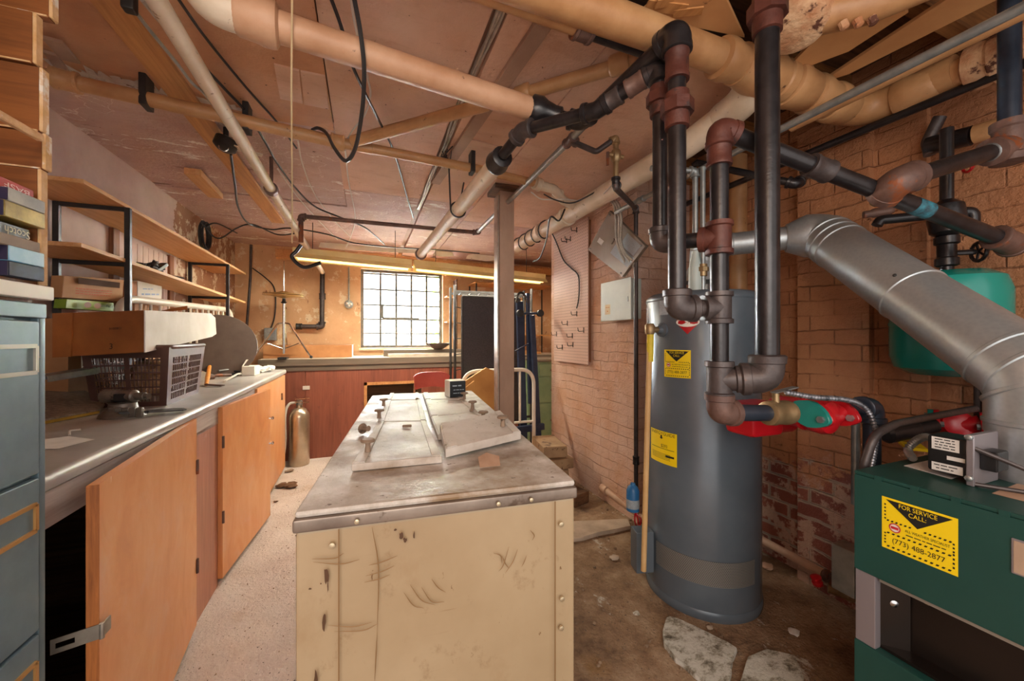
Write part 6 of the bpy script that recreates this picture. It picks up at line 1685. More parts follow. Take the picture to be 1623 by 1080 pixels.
MB().box((1.40, mr.y - 0.045, zc_ - 0.02), (1.46, mr.y - 0.016, zc_ + 0.028), 0.004).build('terminal_block', m_blackpl, t)
mb = MB().tube(fillet([(1.38, mr.y - 0.01, TZ + 0.095), (1.42, mr.y - 0.09, TZ + 0.055), (1.44, mr.y - 0.115, TZ + 0.05), (1.44, mr.y - 0.115, TZ + 0.006), (1.38, mr.y - 0.012, TZ + 0.006)], 0.012), 0.005, 8); mb.build('wire_bracket', m_iron, t)
for zz_ in (TZ + 0.12, TZ + 0.02): MB().lathe([(0.007, 0), (0.007, 0.008), (0.004, 0.01)], (1.374, mr.y - 0.009, zz_), (-1, 0, 0), 8).build('nut', m_galv, t)
one('flexible_conduit', coil([(1.46, ml.y + 0.002, zc_ + 0.02), (1.50, ml.y + 0.05, zc_ + 0.015), (1.52, ml.y + 0.09, TZ + 0.03), (1.47, BYF - 0.03, TZ + 0.013)], 0.011, 0.009, 0.003), m_galv, 'ribbed flexible conduit from damper motor across the boiler top', 'conduit')
# hoses / pipes behind
def P3(px, py, D): return at(px, py, D=D)
t = thing('bent_grey_pipe', 'bent grey pipe rising behind the boiler corner and running back along the alcove', 'pipe', P3(1368, 740, 1.12))
MB().tube(fillet([P3(1366, 800, 1.10), P3(1370, 735, 1.10), P3(1385, 690, 1.10), P3(1420, 672, 1.15), P3(1480, 660, 1.25), P3(1545, 648, 1.35)], 0.06, 8), 0.0115, 14).build('pipe', m_iron, t)
one('armoured_conduit', coil([P3(1245, 622, 1.12), P3(1290, 630, 1.14), P3(1340, 634, 1.17), P3(1372, 648, 1.2), P3(1387, 680, 1.2), P3(1386, 710, 1.16), P3(1380, 742, 1.12)], 0.009, 0.011, 0.003), mottled('dark_armour', (70, 70, 76), (150, 150, 156), 60, 0.35, 0.6), 'dark ribbed conduit looping from the red pump to the boiler top', 'conduit')
t = thing('copper_risers', 'pair of dark vertical pipes behind the boiler, below the flue duct', 'pipes', P3(1565, 720, 1.42))
for px, D_, r_ in ((1552, 1.40, 0.014), (1572, 1.36, 0.020)):
    p = P3(px, 600, D_); MB().cyl((p.x, p.y, 0.3), (p.x, p.y, 1.2), r_, 12).build('pipe', m_iron, t)
one('bead_chain', coil([P3(1577, 678, 1.4), P3(1600, 690, 1.4), P3(1625, 694, 1.4)], 0.004, 0.012, 0.003), m_brass, 'bead chain hanging behind the boiler beside the dark risers', 'chain')

# ---- red circulator pumps
m_tealfl = plain('teal_flange', (32, 130, 120), 0.35)
m_pipeblue = mottled('blue_black_iron', (44, 52, 66), (58, 66, 80), 12, 0.35, 0.4)
def flange(parent, p, ax, up, m, s_=1.0):
    ax = V(ax).normalized(); up = (V(up) - ax * V(up).dot(ax)).normalized(); sd_ = ax.cross(up)
    pts = []
    for k in range(28):
        a = 2 * math.pi * k / 28; c, sn = math.cos(a), math.sin(a)
        pts.append(p + up * math.copysign(abs(c) ** 1.25, c) * 0.070 * s_ + sd_ * math.copysign(abs(sn) ** 1.25, sn) * 0.046 * s_)
    o = MB().prism([q - ax * 0.008 for q in pts], ax * 0.016, 0.002).build('flange', m, parent)
    for sg in (-1, 1): MB().lathe([(0.011, -0.018), (0.011, 0.018)], p + up * 0.046 * s_ * sg, ax, 6).build('flange_bolt', m_galv, o)
    return o
DT = 1.08; TE = at(1140, 500, D=DT); TE.z = 0
# ---- risers (numbers follow the photo left to right)
Zr = lambda py, D: EYE + (HOR - py) / FPX * D
r1 = 0.0242
B3 = V((TE.x, TE.y, Zr(655, DT)))
E6 = at(1382, 645, D=1.30)
run = (E6 - B3).normalized()
t3 = thing('mixed_riser', 'black iron riser with red-brown couplings and three tees, between heater and boiler', 'pipe', B3)
top3 = V((TE.x, TE.y, Zr(205, DT)))
pipe(t3, [B3 + V((0, 0, 0.03)), top3 - V((0, 0, 0.03))], r1, m_black)
L_end = at(1598, 384, D=1.22)
elbow(t3, top3 - V((0, 0, 1)), top3, L_end, r1, m_rust, k=1.42)
coupling(t3, V((TE.x, TE.y, Zr(243, DT))), (0, 0, 1), r1, m_rust, 0.075)
T1, T2, T3 = (V((TE.x, TE.y, Zr(py, DT))) for py in (378, 488, 602))
p2 = at(1058, 385, D=1.17); p1_ = at(1077, 490, D=1.075); p4_ = at(1216, 600, D=1.035)
tee(t3, T1, (0, 0, 1), p2 - T1, r1, m_rust, L=1.95)
tee(t3, T2, (0, 0, 1), p1_ - T2, r1, m_iron, L=1.9)
tee(t3, T3, (0, 0, 1), p4_ - T3, r1 * 1.05, m_iron, L=2.1)
elbow(t3, B3 + V((0, 0, 1)), B3, E6, r1 * 1.05, m_rusty, k=1.35)
pb0 = at(1224, 655, D=1.08 + 0.22 * 0.33)
pipe(t3, [B3 + run * 0.03, pb0], r1, m_pipeblue, 'horizontal_pipe')
# ball valve
t = thing('ball_valve', 'brass ball valve with lever beside the red pump', 'valve', pb0)
MB().lathe([(r1, -0.005), (0.036, 0.0), (0.038, 0.02), (0.033, 0.03), (0.036, 0.045), (0.033, 0.06), (0.038, 0.07), (0.036, 0.09), (r1, 0.095)], pb0 - run * 0.02, run, 20).build('valve_body', m_brass, t)
mb = MB().cyl(pb0 + run * 0.015 + V((0, 0, 0.03)), pb0 + run * 0.015 + V((0, 0, 0.06)), 0.010, 10); mb.build('stem', m_brass, t)
mb = MB().beam(pb0 + run * 0.005 + V((0, 0, 0.062)), pb0 + run * 0.10 + V((0, 0, 0.078)), 0.022, 0.004, bev=0.001); mb.build('lever', m_galv, t)
gv = pb0 + run * 0.085
def pump(pp, ax, lab, s_=1.0, m1=m_red, sd_=None, fl=m_tealfl):
    t = thing('circulator_pump', lab, 'pump', pp)
    ax = V(ax).normalized(); up = V((0, 0, 1)); sd_ = V(sd_) if sd_ is not None else ax.cross(up); hz_ = ax.cross(up) + V((0, 0, -0.25))
    flange(t, pp - ax * 0.075 * s_, ax, hz_, fl, s_); flange(t, pp - ax * 0.058 * s_, ax, hz_, m1, s_)
    flange(t, pp + ax * 0.075 * s_, ax, hz_, m1, s_)
    MB().tube(spline([pp - ax * 0.07 * s_, pp - ax * 0.03 * s_ - up * 0.012, pp + ax * 0.03 * s_ - up * 0.012, pp + ax * 0.07 * s_]), 0.034 * s_, 18).build('pump_volute', m1, t)
    MB().lathe([(0.03 * s_, -0.03), (0.055 * s_, -0.02), (0.062 * s_, 0.0), (0.06 * s_, 0.03), (0.05 * s_, 0.05)], pp - up * 0.012, sd_, 24).build('volute_drum', m1, t)
    MB().lathe([(0.058 * s_, 0.048), (0.062 * s_, 0.055), (0.055 * s_, 0.075), (0.052 * s_, 0.15), (0.045 * s_, 0.165), (0.02 * s_, 0.17)], pp - up * 0.012, sd_, 24).build('motor', m1, t)
    return t
PP = at(1306, 655, D=1.08 + 0.22 * 0.68)
pump(PP, run, 'red circulator pump between brass ball valve and the black elbow', 0.92, sd_=run.cross(V((0, 0, 1))) * -1 + V((0, 0, 0.0)))
# second red body below the ball valve
PB = at(1195, 662, D=1.40)
t = thing('pump_motor', 'red pump motor housing with white label behind the ball valve', 'pump', PB - V((0, 0, 0.05)))
MB().obox(PB + V((0, 0, 0.0)), (0.16, 0.12, 0.12), Matrix.Rotation(math.atan2(run.y, run.x), 3, 'Z'), 0.02).build('housing', m_red, t)
MB().lathe([(0.05, 0), (0.06, 0.01), (0.06, 0.10), (0.05, 0.11)], PB + run * 0.06, run, 24).build('end_bell', m_red, t)
f = flat(PB - V((0, 0, -0.02)) + run.cross(V((0, 0, 1))) * 0.062 , run, (0, 0, 1)); mb = MB(); rect(mb, f, -0.06, -0.01, 0.0, 0.02); mb.build('white_label', m_paper, t)
# elbow down to the floor-side of the boiler
t = thing('return_pipe', 'blue-black elbow and pipe dropping behind the boiler corner', 'pipe', V((E6.x, E6.y, 0.3)))
pipe(t, [PP + run * 0.07, E6 - run * 0.03], r1, m_pipeblue, 'horizontal_pipe'); elbow(t, PP, E6, E6 - V((0, 0, 1)), r1 * 1.05, m_pipeblue)
pipe(t, [E6 - V((0, 0, 0.03)), V((E6.x, E6.y, 0.25))], r1, m_pipeblue, 'drop_pipe')
one('pale_drain_pipe', MB().tube([at(1356, 668, D=1.5), at(1356, 800, D=1.5)], 0.014, 12), m_galv, 'pale grey vertical pipe behind the black elbow beside the alcove bricks', 'pipe')
# second pump behind the boiler
P2 = at(1516, 668, D=1.42)
t2 = pump(P2, V((0.35, -0.9, 0.05)), 'second red circulator pump with teal flange, behind the damper motor', 0.85, sd_=V((0.3, 0.3, -0.1)))
one('dark_valve', MB().lathe([(0.025, 0), (0.036, 0.01), (0.036, 0.12), (0.028, 0.13), (0.028, 0.2)], at(1400, 688, D=1.40), (P2 - at(1400, 688, D=1.40)), 18), m_black, 'dark pipe fitting leading to the pump behind the boiler', 'valve')
MBt = MB().obox(at(1447, 708, D=1.45), (0.1, 0.06, 0.01), Matrix.Rotation(0.6, 3, 'Z'))
one('yellow_tag', MBt, m_yellow, 'small yellow tag behind the boiler under the second red pump', 'tag')
# low pipework on the alcove floor
t = thing('floor_feed_pipe', 'rusty feed pipe with red valve handle low along the alcove wall', 'pipe', at(1290, 905, Z=0.1))
a, b = at(1200, 852, X=2.02), at(1345, 932, X=1.85)
pipe(t, [a + (a - b) * 0.4, b, b + (b - a) * 0.3], 0.02, m_pinkpipe); coupling(t, a.lerp(b, 0.85), b - a, 0.02, m_rusty)
p = at(1297, 921, D=1.62); MB().lathe([(0.008, 0), (0.02, 0.006), (0.02, 0.016), (0.014, 0.02), (0.014, 0.026), (0.02, 0.03), (0.02, 0.04), (0.006, 0.045)], p - V((0, 0, 0.02)), (-0.3, 0.1, 1), 10).build('red_handle', m_red, t)
MB().tube([at(1312, 932, D=1.62), at(1330, 938, D=1.6), at(1352, 948, D=1.55)], 0.02, 12).build('brass_fitting', m_brass, t)
p = at(1338, 900, D=1.5)
one('grey_conduit_box', MB().box((p.x - 0.03, p.y - 0.05, p.z - 0.09), (p.x + 0.05, p.y + 0.03, p.z + 0.09), 0.006), m_galv, 'galvanised box at the boiler corner above the red valve handle', 'box')
# ================================================================= CEILING PIPES
# ---- black risers
t1 = thing('supply_riser', 'black iron riser with red-brown union, frontmost of the close pair before the heater', 'pipe', at(1077, 500, D=1.075))
D1_ = 1.075; R1 = at(1073, 300, D=D1_); R1.z = 0; z1b = Zr(490, D1_); z1t = Zr(52, D1_)
top1 = V((R1.x, R1.y, z1t)); bot1 = V((R1.x, R1.y, z1b))
far1 = at(922, 194, Z=z1t - 0.02)
pipe(t1, [bot1, top1], r1, m_black); elbow(t1, bot1 + V((0, 0, 1)), bot1, T2, r1 * 1.05, m_iron, k=1.38)
elbow(t1, top1 - V((0, 0, 1)), top1, far1, r1 * 1.1, m_black, k=1.45)
pipe(t1, [top1, far1], r1, m_black, 'slanting_pipe')
coupling(t1, V((R1.x, R1.y, Zr(105, D1_))), (0, 0, 1), r1, m_rust, 0.085)
union(t1, V((R1.x, R1.y, Zr(172, D1_))), (0, 0, 1), r1, m_rust)
pipe(t1, [bot1, bot1.lerp(T2, 0.7)], r1, m_iron, 'nipple')
# reducer joining the big pink pipe
pB1 = at(850, 176, Z=2.15)
elbow(t1, top1, far1, pB1, r1 * 1.05, m_black, k=1.3)
pipe(t1, [far1, pB1.lerp(far1, 0.45)], r1, m_black, 'nipple')
dB = (far1 - pB1).normalized()
MB().lathe([(0.054, -0.02), (0.056, -0.015), (0.056, 0.02), (0.045, 0.04), (0.036, 0.075), (0.036, 0.10), (0.028, 0.105)], pB1, dB, 20).build('reducer', m_black, t1)

t2_ = thing('return_riser', 'black iron riser with dark union, partly behind the frontmost one of the pair', 'pipe', at(1046, 385, D=1.17))
R2 = at(1046, 300, D=1.17); r2 = 0.0222
top2 = V((R2.x, R2.y, Zr(108, 1.17))); bot2 = V((R2.x, R2.y, Zr(386, 1.17)))
pipe(t2_, [bot2, top2], r2, m_black); elbow(t2_, bot2 + V((0, 0, 1)), bot2, T1, r2, m_iron, k=1.4)
pipe(t2_, [bot2, bot2.lerp(T1, 0.8)], r2, m_black, 'nipple')
far2 = at(944, 176, Z=2.03)
elbow(t2_, top2 - V((0, 0, 1)), top2, far2, r2, m_black, k=1.45); pipe(t2_, [top2, far2], r2, m_black, 'slanting_pipe')
coupling(t2_, top2.lerp(far2, 0.35), far2 - top2, r2, m_rusty, 0.06); coupling(t2_, top2.lerp(far2, 0.72), far2 - top2, r2, m_iron, 0.06)
union(t2_, V((R2.x, R2.y, Zr(158, 1.17))), (0, 0, 1), r2, m_rust)
e3 = at(828, 207, D=1.5); e4 = at(797, 246, D=1.62)
elbow(t2_, top2, far2, e3, r2, m_black); pipe(t2_, [far2, e3], r2, m_black, 'cross_pipe'); elbow(t2_, far2, e3, e4, r2 * 1.05, m_iron)
pipe(t2_, [e3, e4], r2, m_black, 'nipple')
cEnd = at(667, 403, Z=2.03); cSt = at(790, 256, Z=2.03)
MB().lathe([(0.034, -0.035), (0.045, -0.03), (0.047, 0.01), (0.052, 0.035), (0.05, 0.05)], cSt - (cEnd - cSt).normalized() * 0.02, cEnd - cSt, 18).build('reducing_elbow', m_black, t2_)
t = thing('white_heating_pipe', 'white painted heating pipe hanging under the ceiling and running past the wooden post', 'pipe', cSt)
pipe(t, [cSt, cEnd], 0.040, m_cream); 
MB().lathe([(0.044, -0.02), (0.054, -0.018), (0.054, 0.018), (0.044, 0.02)], cEnd, cEnd - cSt, 18).build('end_collar', m_rusty, t)
pm_ = cSt.lerp(cEnd, 0.34); dC = (cEnd - cSt).normalized(); x_, y_, _ = frame(dC)
mb = MB(); mb.tube([pm_ + (x_ * math.cos(a) + y_ * math.sin(a)) * 0.046 for a in [k * math.pi / 12 for k in range(24)]], 0.005, 6, True); mb.tube([pm_ + V((-0.045, 0, 0)), pm_ + V((-0.05, 0, 0.1)), pm_ + V((-0.06, -0.02, 2.28 - pm_.z))], 0.005, 6); mb.build('strap_hanger', m_blackmet, t)

t4 = thing('large_black_riser', 'thick black iron riser nearest the camera, dropping from the ceiling to a lower elbow', 'pipe', V((p4_.x, p4_.y, 1.12)))
r4 = 0.0295
pipe(t4, [p4_, V((p4_.x, p4_.y, 2.42))], r4, m_black); elbow(t4, p4_ + V((0, 0, 1)), p4_, T3, r4, m_iron, k=1.38)
pipe(t4, [p4_, p4_.lerp(T3, 0.6)], r1, m_iron, 'nipple')
union(t4, V((p4_.x, p4_.y, Zr(18, 1.035))), (0, 0, 1), r4 * 0.9, m_rust)

# ---- long pipe from the mixed riser to the right, and short pipe with elbow
t = thing('long_black_pipe', 'long black iron pipe smeared with teal paint, slanting past the flue duct', 'pipe', L_end)
st_ = top3 + (L_end - top3).normalized() * 0.03
pipe(t, [st_, L_end], r1, m_black)
dl = (L_end - st_).normalized()
coupling(t, st_.lerp(L_end, 0.30), dl, r1, m_iron, 0.07)
MB().lathe([(r1 + 0.0006, -0.03), (r1 + 0.001, -0.025), (r1 + 0.001, 0.02), (r1 + 0.0006, 0.03)], st_.lerp(L_end, 0.66), dl, 18, False).build('paint_smear', mottled('teal_paint_smear', (56, 136, 156), (40, 60, 70), 40, 0.5), t)
elbow(t, st_, L_end, L_end + V((0.12, 0.02, -0.01)), r1 * 1.05, m_rusty, k=1.4)
K1 = at(1422, 288, D=1.10); K2 = at(1600, 232, D=1.16)
t = thing('short_black_pipe', 'short black iron pipe with brown elbow, crossing above the flue duct to the corner riser', 'pipe', K1)
pipe(t, [K1, K2], r1 * 1.02, m_black); kd = (K2 - K1).normalized()
elbow(t, K2, K1, K1 + V((0.06, 0.10, -0.05)), r1 * 1.2, m_rusty, k=1.45)
MB().lathe([(r1 * 1.05, -0.012)] + [(r1 * (1.12 if k % 2 else 1.04), -0.010 + k * 0.004) for k in range(6)] + [(r1, 0.014)], K2 - kd * 0.075, kd, 18).build('pipe_thread', m_galv, t)
t = thing('corner_riser', 'blue-grey iron riser at the right edge with a big brown tee', 'pipe', K2)
pipe(t, [K2, V((K2.x, K2.y, 2.45))], r1, m_pipeblue)
MB().lathe([(r1, -0.055), (r1 * 1.7, -0.05), (r1 * 1.7, -0.03), (r1 * 1.5, -0.025), (r1 * 1.5, 0.05), (r1 * 1.7, 0.055), (r1 * 1.7, 0.075), (r1, 0.08)], K2, (0, 0, 1), 20).build('tee_body', m_rusty, t)
MB().lathe([(r1 * 1.45, 0), (r1 * 1.45, 0.05), (r1 * 1.7, 0.055), (r1 * 1.7, 0.075), (r1, 0.08)], K2, -kd, 20).build('tee_branch', m_rusty, t)

# ---- tan drain pipes on the right
hub = [(0.0, -0.02), (1.0, -0.02), (1.28, -0.012), (1.34, 0.0), (1.34, 0.03), (1.26, 0.045), (1.2, 0.10), (1.0, 0.115)]
def hubp(parent, p, d, r, m, name='hub'):
    return MB().lathe([(r * a if a > 0 else r * 0.5, h * (r / 0.055)) for a, h in hub], p, d, 24).build(name, m, parent)
W0, W1 = at(880, -4, Z=2.215), at(1185, 108, Z=2.215)
t = thing('lateral_drain_pipe', 'cream tan drain pipe crossing the ceiling from top centre to the bulky fitting', 'pipe', W1)
pipe(t, [W0 + (W0 - W1) * 1.1, W1], 0.050, m_tan, seg=24); hubp(t, W1 - (W1 - W0).normalized() * 0.13, W1 - W0, 0.05, m_tan)
Wc = at(1366, 182, Y=0.97); wd = (Wc - W1).normalized()
t = thing('drain_fitting', 'bulky cream cast-iron drain fitting with hubs, behind the thick black riser', 'pipe fitting', W1)
MB().lathe([(0.05, -0.06), (0.066, -0.05), (0.068, -0.02), (0.075, 0.02), (0.080, 0.07), (0.076, 0.11), (0.066, 0.15), (0.072, 0.155), (0.072, 0.19), (0.06, 0.2)], W1, wd, 28).build('fitting_body', m_tan, t)
Wm0 = at(1212, 128, Y=0.90); mainY = V((1.385, 3.45, 2.145))
MB().tube(spline([W1 + wd * 0.07, W1 + wd * 0.08 + V((0.02, 0.10, -0.04)), W1 + wd * 0.09 + V((0.05, 0.22, -0.03))]), 0.062, 22).build('branch_neck', m_cream, t)
hubp(t, W1 + wd * 0.22, wd, 0.058, m_tan)
MB().tube(fillet([W1 + wd * 0.2, Wc, Wc + V((0, -0.28, 0))], 0.14, 10), 0.062, 24).build('bend', m_tan, t)
for w in (0.36, 0.48): hubp(t, W1 + wd * w, wd, 0.055, m_tan)
Wn = at(1620, 76, X=Wc.x)
t = thing('near_drain_pipe', 'thick tan drain pipe with flaking hub coming toward the camera along the right side', 'pipe', Wn)
wn_d = (Wn - Wc).normalized()
pipe(t, [Wc + wn_d * 0.10, Wn + wn_d * 1.5], 0.052, m_tan, seg=24)
hubp(t, Wc + wn_d * 0.13, wn_d, 0.054, m_tan)
m_flake = mottled('flaking_rust_paint', (216, 178, 140), (180, 120, 80), 14, 0.7, c3=(96, 56, 40), t3=0.55, s3=18, bump=0.6, bs=50)
MB().lathe([(0.055, -0.01), (0.074, 0.0), (0.078, 0.03), (0.072, 0.05), (0.08, 0.06), (0.078, 0.10), (0.06, 0.13), (0.055, 0.14)], Wc + wn_d * 0.31, wn_d, 22).build('flaking_hub', m_flake, t)
t = thing('white_drain_main', 'long cream drain pipe running under the ceiling along the brick wall toward the pegboard', 'pipe', V((1.385, 2.2, 2.1)))
ma = W1 + wd * 0.09 + V((0.05, 0.20, -0.03)); pipe(t, [ma, V((1.385, 1.35, 2.14)), mainY], 0.058, m_cream, seg=24, bend=0.1)
md = (mainY - V((1.385, 1.35, 2.14))).normalized()
for y in (2.46, 2.9): MB().lathe([(0.058, -0.03), (0.07, -0.025), (0.07, 0.02), (0.06, 0.03)], V((1.385, y, 2.143)), md, 22).build('collar', m_cream, t)
# far part of the run, toward the back wall
t = thing('branch_trap_pipe', 'tan branch pipe with bend joining the cream drain main near the pegboard', 'pipe', at(905, 325, Z=2.16))
A_pts = [at(600, 232, Z=2.2), at(755, 268, Z=2.2), at(868, 297, Z=2.2)]
pipe(t, fillet([at(845, 291, Z=2.2), at(878, 300, Z=2.19), at(893, 318, Z=2.17), V((1.385, 2.30, 2.15))], 0.06), 0.029, m_cream)
for px, py in ((852, 292), (884, 308)): coupling(t, at(px, py, Z=2.19), (1, 0.25, -0.15), 0.029, m_cream, 0.04, 'collar')
# second tan pipe with black joint (top centre)
a, b = at(795, -6, Z=2.215), at(1012, 72, Z=2.20); dd = (b - a).normalized()
t = thing('short_tan_pipe', 'tan pipe turning black beyond its joint, beside the larger drain pipe at top centre', 'pipe', a)
j = at(925, 42, Z=2.207); pipe(t, [a - dd * 0.7, j], 0.031, m_tan); pipe(t, [j, b + dd * 0.15], 0.029, m_black, 'black_pipe'); coupling(t, j, dd, 0.031, m_rusty, 0.06, 'joint')
# big pink pipe B
a = at(366, 18, Z=2.165); dd = (pB1 - a).normalized()
t = thing('large_pink_pipe', 'large pink painted pipe crossing the ceiling to the black reducer', 'pipe', a)
pipe(t, [a, pB1 - dd * 0.01], 0.043, m_tan2, seg=24)
hubp(t, a + dd * 0.10, -dd, 0.046, m_tan2)
MB().tube(fillet([a + dd * 0.06, a - dd * 0.06, a - dd * 0.10 + V((0, -0.02, 0.25))], 0.07, 8), 0.050, 22).build('elbow', m_cream, t)
# tan pipe A with branch
t = thing('thin_tan_pipe', 'thin tan pipe running across the whole ceiling from the wooden crates past the post', 'pipe', at(545, 228, Z=2.2))
zA = 2.2
pipe(t, [at(60, 118, Z=zA), at(545, 228, Z=zA)], 0.0275, m_tan); pipe(t, [at(590, 236, Z=zA), at(755, 268, Z=zA), at(850, 291, Z=zA)], 0.024, m_tan)
tb = at(545, 228, Z=zA); pipe(t, [tb, at(590, 236, Z=zA)], 0.026, m_tan)
coupling(t, at(105, 128, Z=zA), at(545, 228, Z=zA) - at(60, 118, Z=zA), 0.0275, m_tan, 0.07, 'hub'); coupling(t, at(535, 226, Z=zA), at(545, 228, Z=zA) - at(60, 118, Z=zA), 0.0275, m_tan, 0.06, 'tee')
for px, py in ((392, 198), (748, 266), (232, 158)): 
    p = at(px, py, Z=zA); MB().box((p.x - 0.012, p.y - 0.034, p.z - 0.034), (p.x + 0.012, p.y + 0.034, ZC - 0.001), 0.004).build('pipe_clip', m_blackmet, t)
t = thing('slanted_tan_pipe', 'tan pipe branching from the thin one and slanting up behind the black risers', 'pipe', at(700, 190, Z=2.235))
pA_, pB_ = at(560, 224, Z=2.205), at(838, 147, Z=2.247)
pipe(t, [pA_, pB_], 0.027, m_tan); pC_ = at(985, 103, Z=2.25); pipe(t, [pB_, pC_], 0.026, m_tan); hubp(t, pB_, (pA_ - pB_), 0.028, m_tan); pD_ = at(1080, 52, Z=2.25); pipe(t, [pC_, pD_], 0.028, m_tan); hubp(t, pC_ + (pD_ - pC_) * 0.1, (pB_ - pC_), 0.030, m_tan)
# white pipe on the left, down the back wall
t = thing('white_waste_pipe', 'long white painted pipe running overhead on the left and down the orange back wall', 'pipe', at(430, 300, Z=2.11))
l0_, l1_ = at(236, -20, Z=2.125), at(430, 300, Z=2.105); l2_ = at(511, 432, Y=YB - 0.09)
pipe(t, [l0_ + (l0_ - l1_) * 0.8, l1_, l2_], 0.0255, m_cream)
l3_ = V((l2_.x - 0.005, YB - 0.09, at(508, 518, Y=YB - 0.09).z)); l4_ = V((at(474, 521, Y=YB - 0.09).x, YB - 0.09, l3_.z))
pipe(t, [l2_, l3_, l4_], 0.026, m_iron, 'drop_pipe', bend=0.04); coupling(t, V((l2_.x, YB - 0.09, at(509, 470, Y=YB - 0.09).z)), (0, 0, 1), 0.026, m_iron, 0.07); elbow(t, l2_ + V((0, 0, 1)), l3_, l4_, 0.026, m_iron)
coupling(t, l4_, (1, 0, 0), 0.026, m_blackmet, 0.06, 'end_cap')
MB().lathe([(0.026, -0.02), (0.036, -0.018), (0.036, 0.02), (0.026, 0.022)], l1_, l2_ - l1_, 16).build('rusty_collar', m_rusty, t)
MB().cyl(l1_ + V((0, 0, 0.03)), V((l1_.x, l1_.y, 2.29)), 0.01, 8).build('hanger_rod', m_rusty, t)
# black gas pipe across
t = thing('black_gas_pipe', 'thin black gas pipe crossing the far ceiling above the fluorescent lights', 'pipe', at(600, 355, Z=2.18))
g0, g1 = at(477, 343, Z=2.18), at(756, 369, Z=2.18)
pipe(t, [g0 + V((0, 0, -0.20)), g0, g1], 0.017, m_rusty, bend=0.03); elbow(t, g0 - V((0, 0, 1)), g0, g1, 0.017, m_rusty); elbow(t, g0, g1, at(925, 203, Z=2.19), 0.017, m_rusty)
p = g0 + V((0, 0, -0.22))
MB().tube(spline([p, p + V((-0.03, 0, -0.05)), p + V((-0.06, 0, -0.10)), p + V((0.02, 0, -0.17)), p + V((0.14, -0.02, -0.13))]), 0.014, 10).build('hook_end', m_black, t)
t = thing('galvanised_gas_pipe', 'galvanised gas pipe running from the black gas pipe toward the risers, with a branch valve', 'pipe', at(835, 290, Z=2.18))
gT = at(903, 223, Z=2.19)
pipe(t, [g1, gT, at(926, 199, Z=2.20)], 0.016, m_galv); tee(t, gT, gT - g1, (1, 0.1, 0), 0.016, m_rusty)
b1, b2 = at(945, 241, D=1.76), at(972, 219, D=1.72); b3 = at(976, 292, D=1.76); b2 = V((b3.x, b3.y, at(973, 219, D=1.76).z))
pipe(t, [gT, b1, b2], 0.013, m_iron, 'branch_pipe', bend=0.02); elbow(t, b1, b2, b3, 0.013, m_brass)
pipe(t, [b2, b3], 0.013, m_brass, 'drop_pipe')
zv = at(975, 247, D=1.76).z
mb = MB().lathe([(0.014, -0.03), (0.022, -0.02), (0.024, 0), (0.022, 0.02), (0.014, 0.03)], (b3.x, b3.y, zv), (0, 0, 1), 8); mb.cyl((b3.x - 0.04, b3.y, zv), (b3.x + 0.04, b3.y, zv), 0.010, 8); mb.build('gas_cock', m_brass, t)
MB().beam((b3.x - 0.045, b3.y, zv + 0.01), (b3.x - 0.05, b3.y - 0.005, zv - 0.055), 0.012, 0.006).build('cock_handle', m_rusty, t)
gd = V((1.605, 1.965, 0)); gt_ = at(1008, 331, D=2.41); gd = V((gt_.x, gt_.y, 0))
t = thing('gas_drop_pipe', 'thin grey gas pipe dropping down the end of the brick wall to the blue canister', 'pipe', V((gd.x, gd.y, 0.5)))
pipe(t, [b3, b3 + V((0, 0, -0.02)), gt_], 0.014, m_iron, 'upper_pipe', bend=0.02); elbow(t, b2, b3, gt_, 0.014, m_black); elbow(t, b3, gt_, gt_ - V((0, 0, 1)), 0.014, m_iron)
zu = at(1004, 730, D=2.41).z
pipe(t, [gt_, V((gd.x, gd.y, zu - 0.30))], 0.0135, m_iron, 'drop_pipe'); coupling(t, V((gd.x, gd.y, zu)), (0, 0, 1), 0.015, m_black, 0.05, 'union')
# conduits at right
t = thing('galvanised_conduit', 'slim galvanised conduit running under the tan drain pipes at upper right', 'conduit', V((1.49, 1.0, 2.05)))
pipe(t, [V((1.49, -1.0, 2.055)), V((1.49, 2.02, 2.05))], 0.0135, m_galv); coupling(t, V((1.49, 1.78, 2.05)), (0, 1, 0), 0.0135, m_galv, 0.05)
t = thing('slim_tan_pipe', 'slim tan pipe just behind the galvanised conduit at upper right', 'pipe', V((1.60, 0.7, 2.1)))
pipe(t, [V((1.60, -1.0, 2.10)), V((1.60, 1.02, 2.10))], 0.020, m_tan)
# dark pipe behind risers + vertical tan pipe
t = thing('dark_side_pipe', 'dark pipe with bent end running behind the mixed riser toward the alcove', 'pipe', at(1230, 285, D=1.9))
pipe(t, [at(1100, 262, D=2.0), at(1105, 258, D=1.98), at(1262, 292, D=1.75)], 0.017, m_black); elbow(t, at(1105, 258, D=1.98), at(1262, 292, D=1.75), at(1292, 268, D=1.85), 0.018, m_black); pipe(t, [at(1262, 292, D=1.75), at(1300, 262, D=1.9)], 0.016, m_black, 'end_pipe')
p = at(1170, 300, D=2.2)
one('tan_stack_pipe', MB().cyl((p.x, p.y, 0.02), (p.x, p.y, 2.30), 0.046, 24), m_tan, 'vertical tan stack pipe standing behind the water heater', 'pipe')
one('ceiling_gas_line', MB().tube(fillet([V((1.95, -1.0, 2.12)), V((1.95, 1.2, 2.12)), V((1.95, 2.0, 2.12))], 0.05), 0.016, 10), m_black, 'long black pipe high along the alcove wall behind the drain pipes', 'pipe')
p = at(1560, 170, D=1.5)
t = thing('grey_street_elbow', 'grey iron elbow with stub high in the alcove near the corner riser', 'pipe fitting', p)
elbow(t, p + V((0.1, -0.02, 0.06)), p, p + V((-0.05, 0.02, -0.1)), 0.022, m_pipeblue); pipe(t, [p, p + V((0.13, -0.03, 0.08))], 0.02, m_pipeblue)
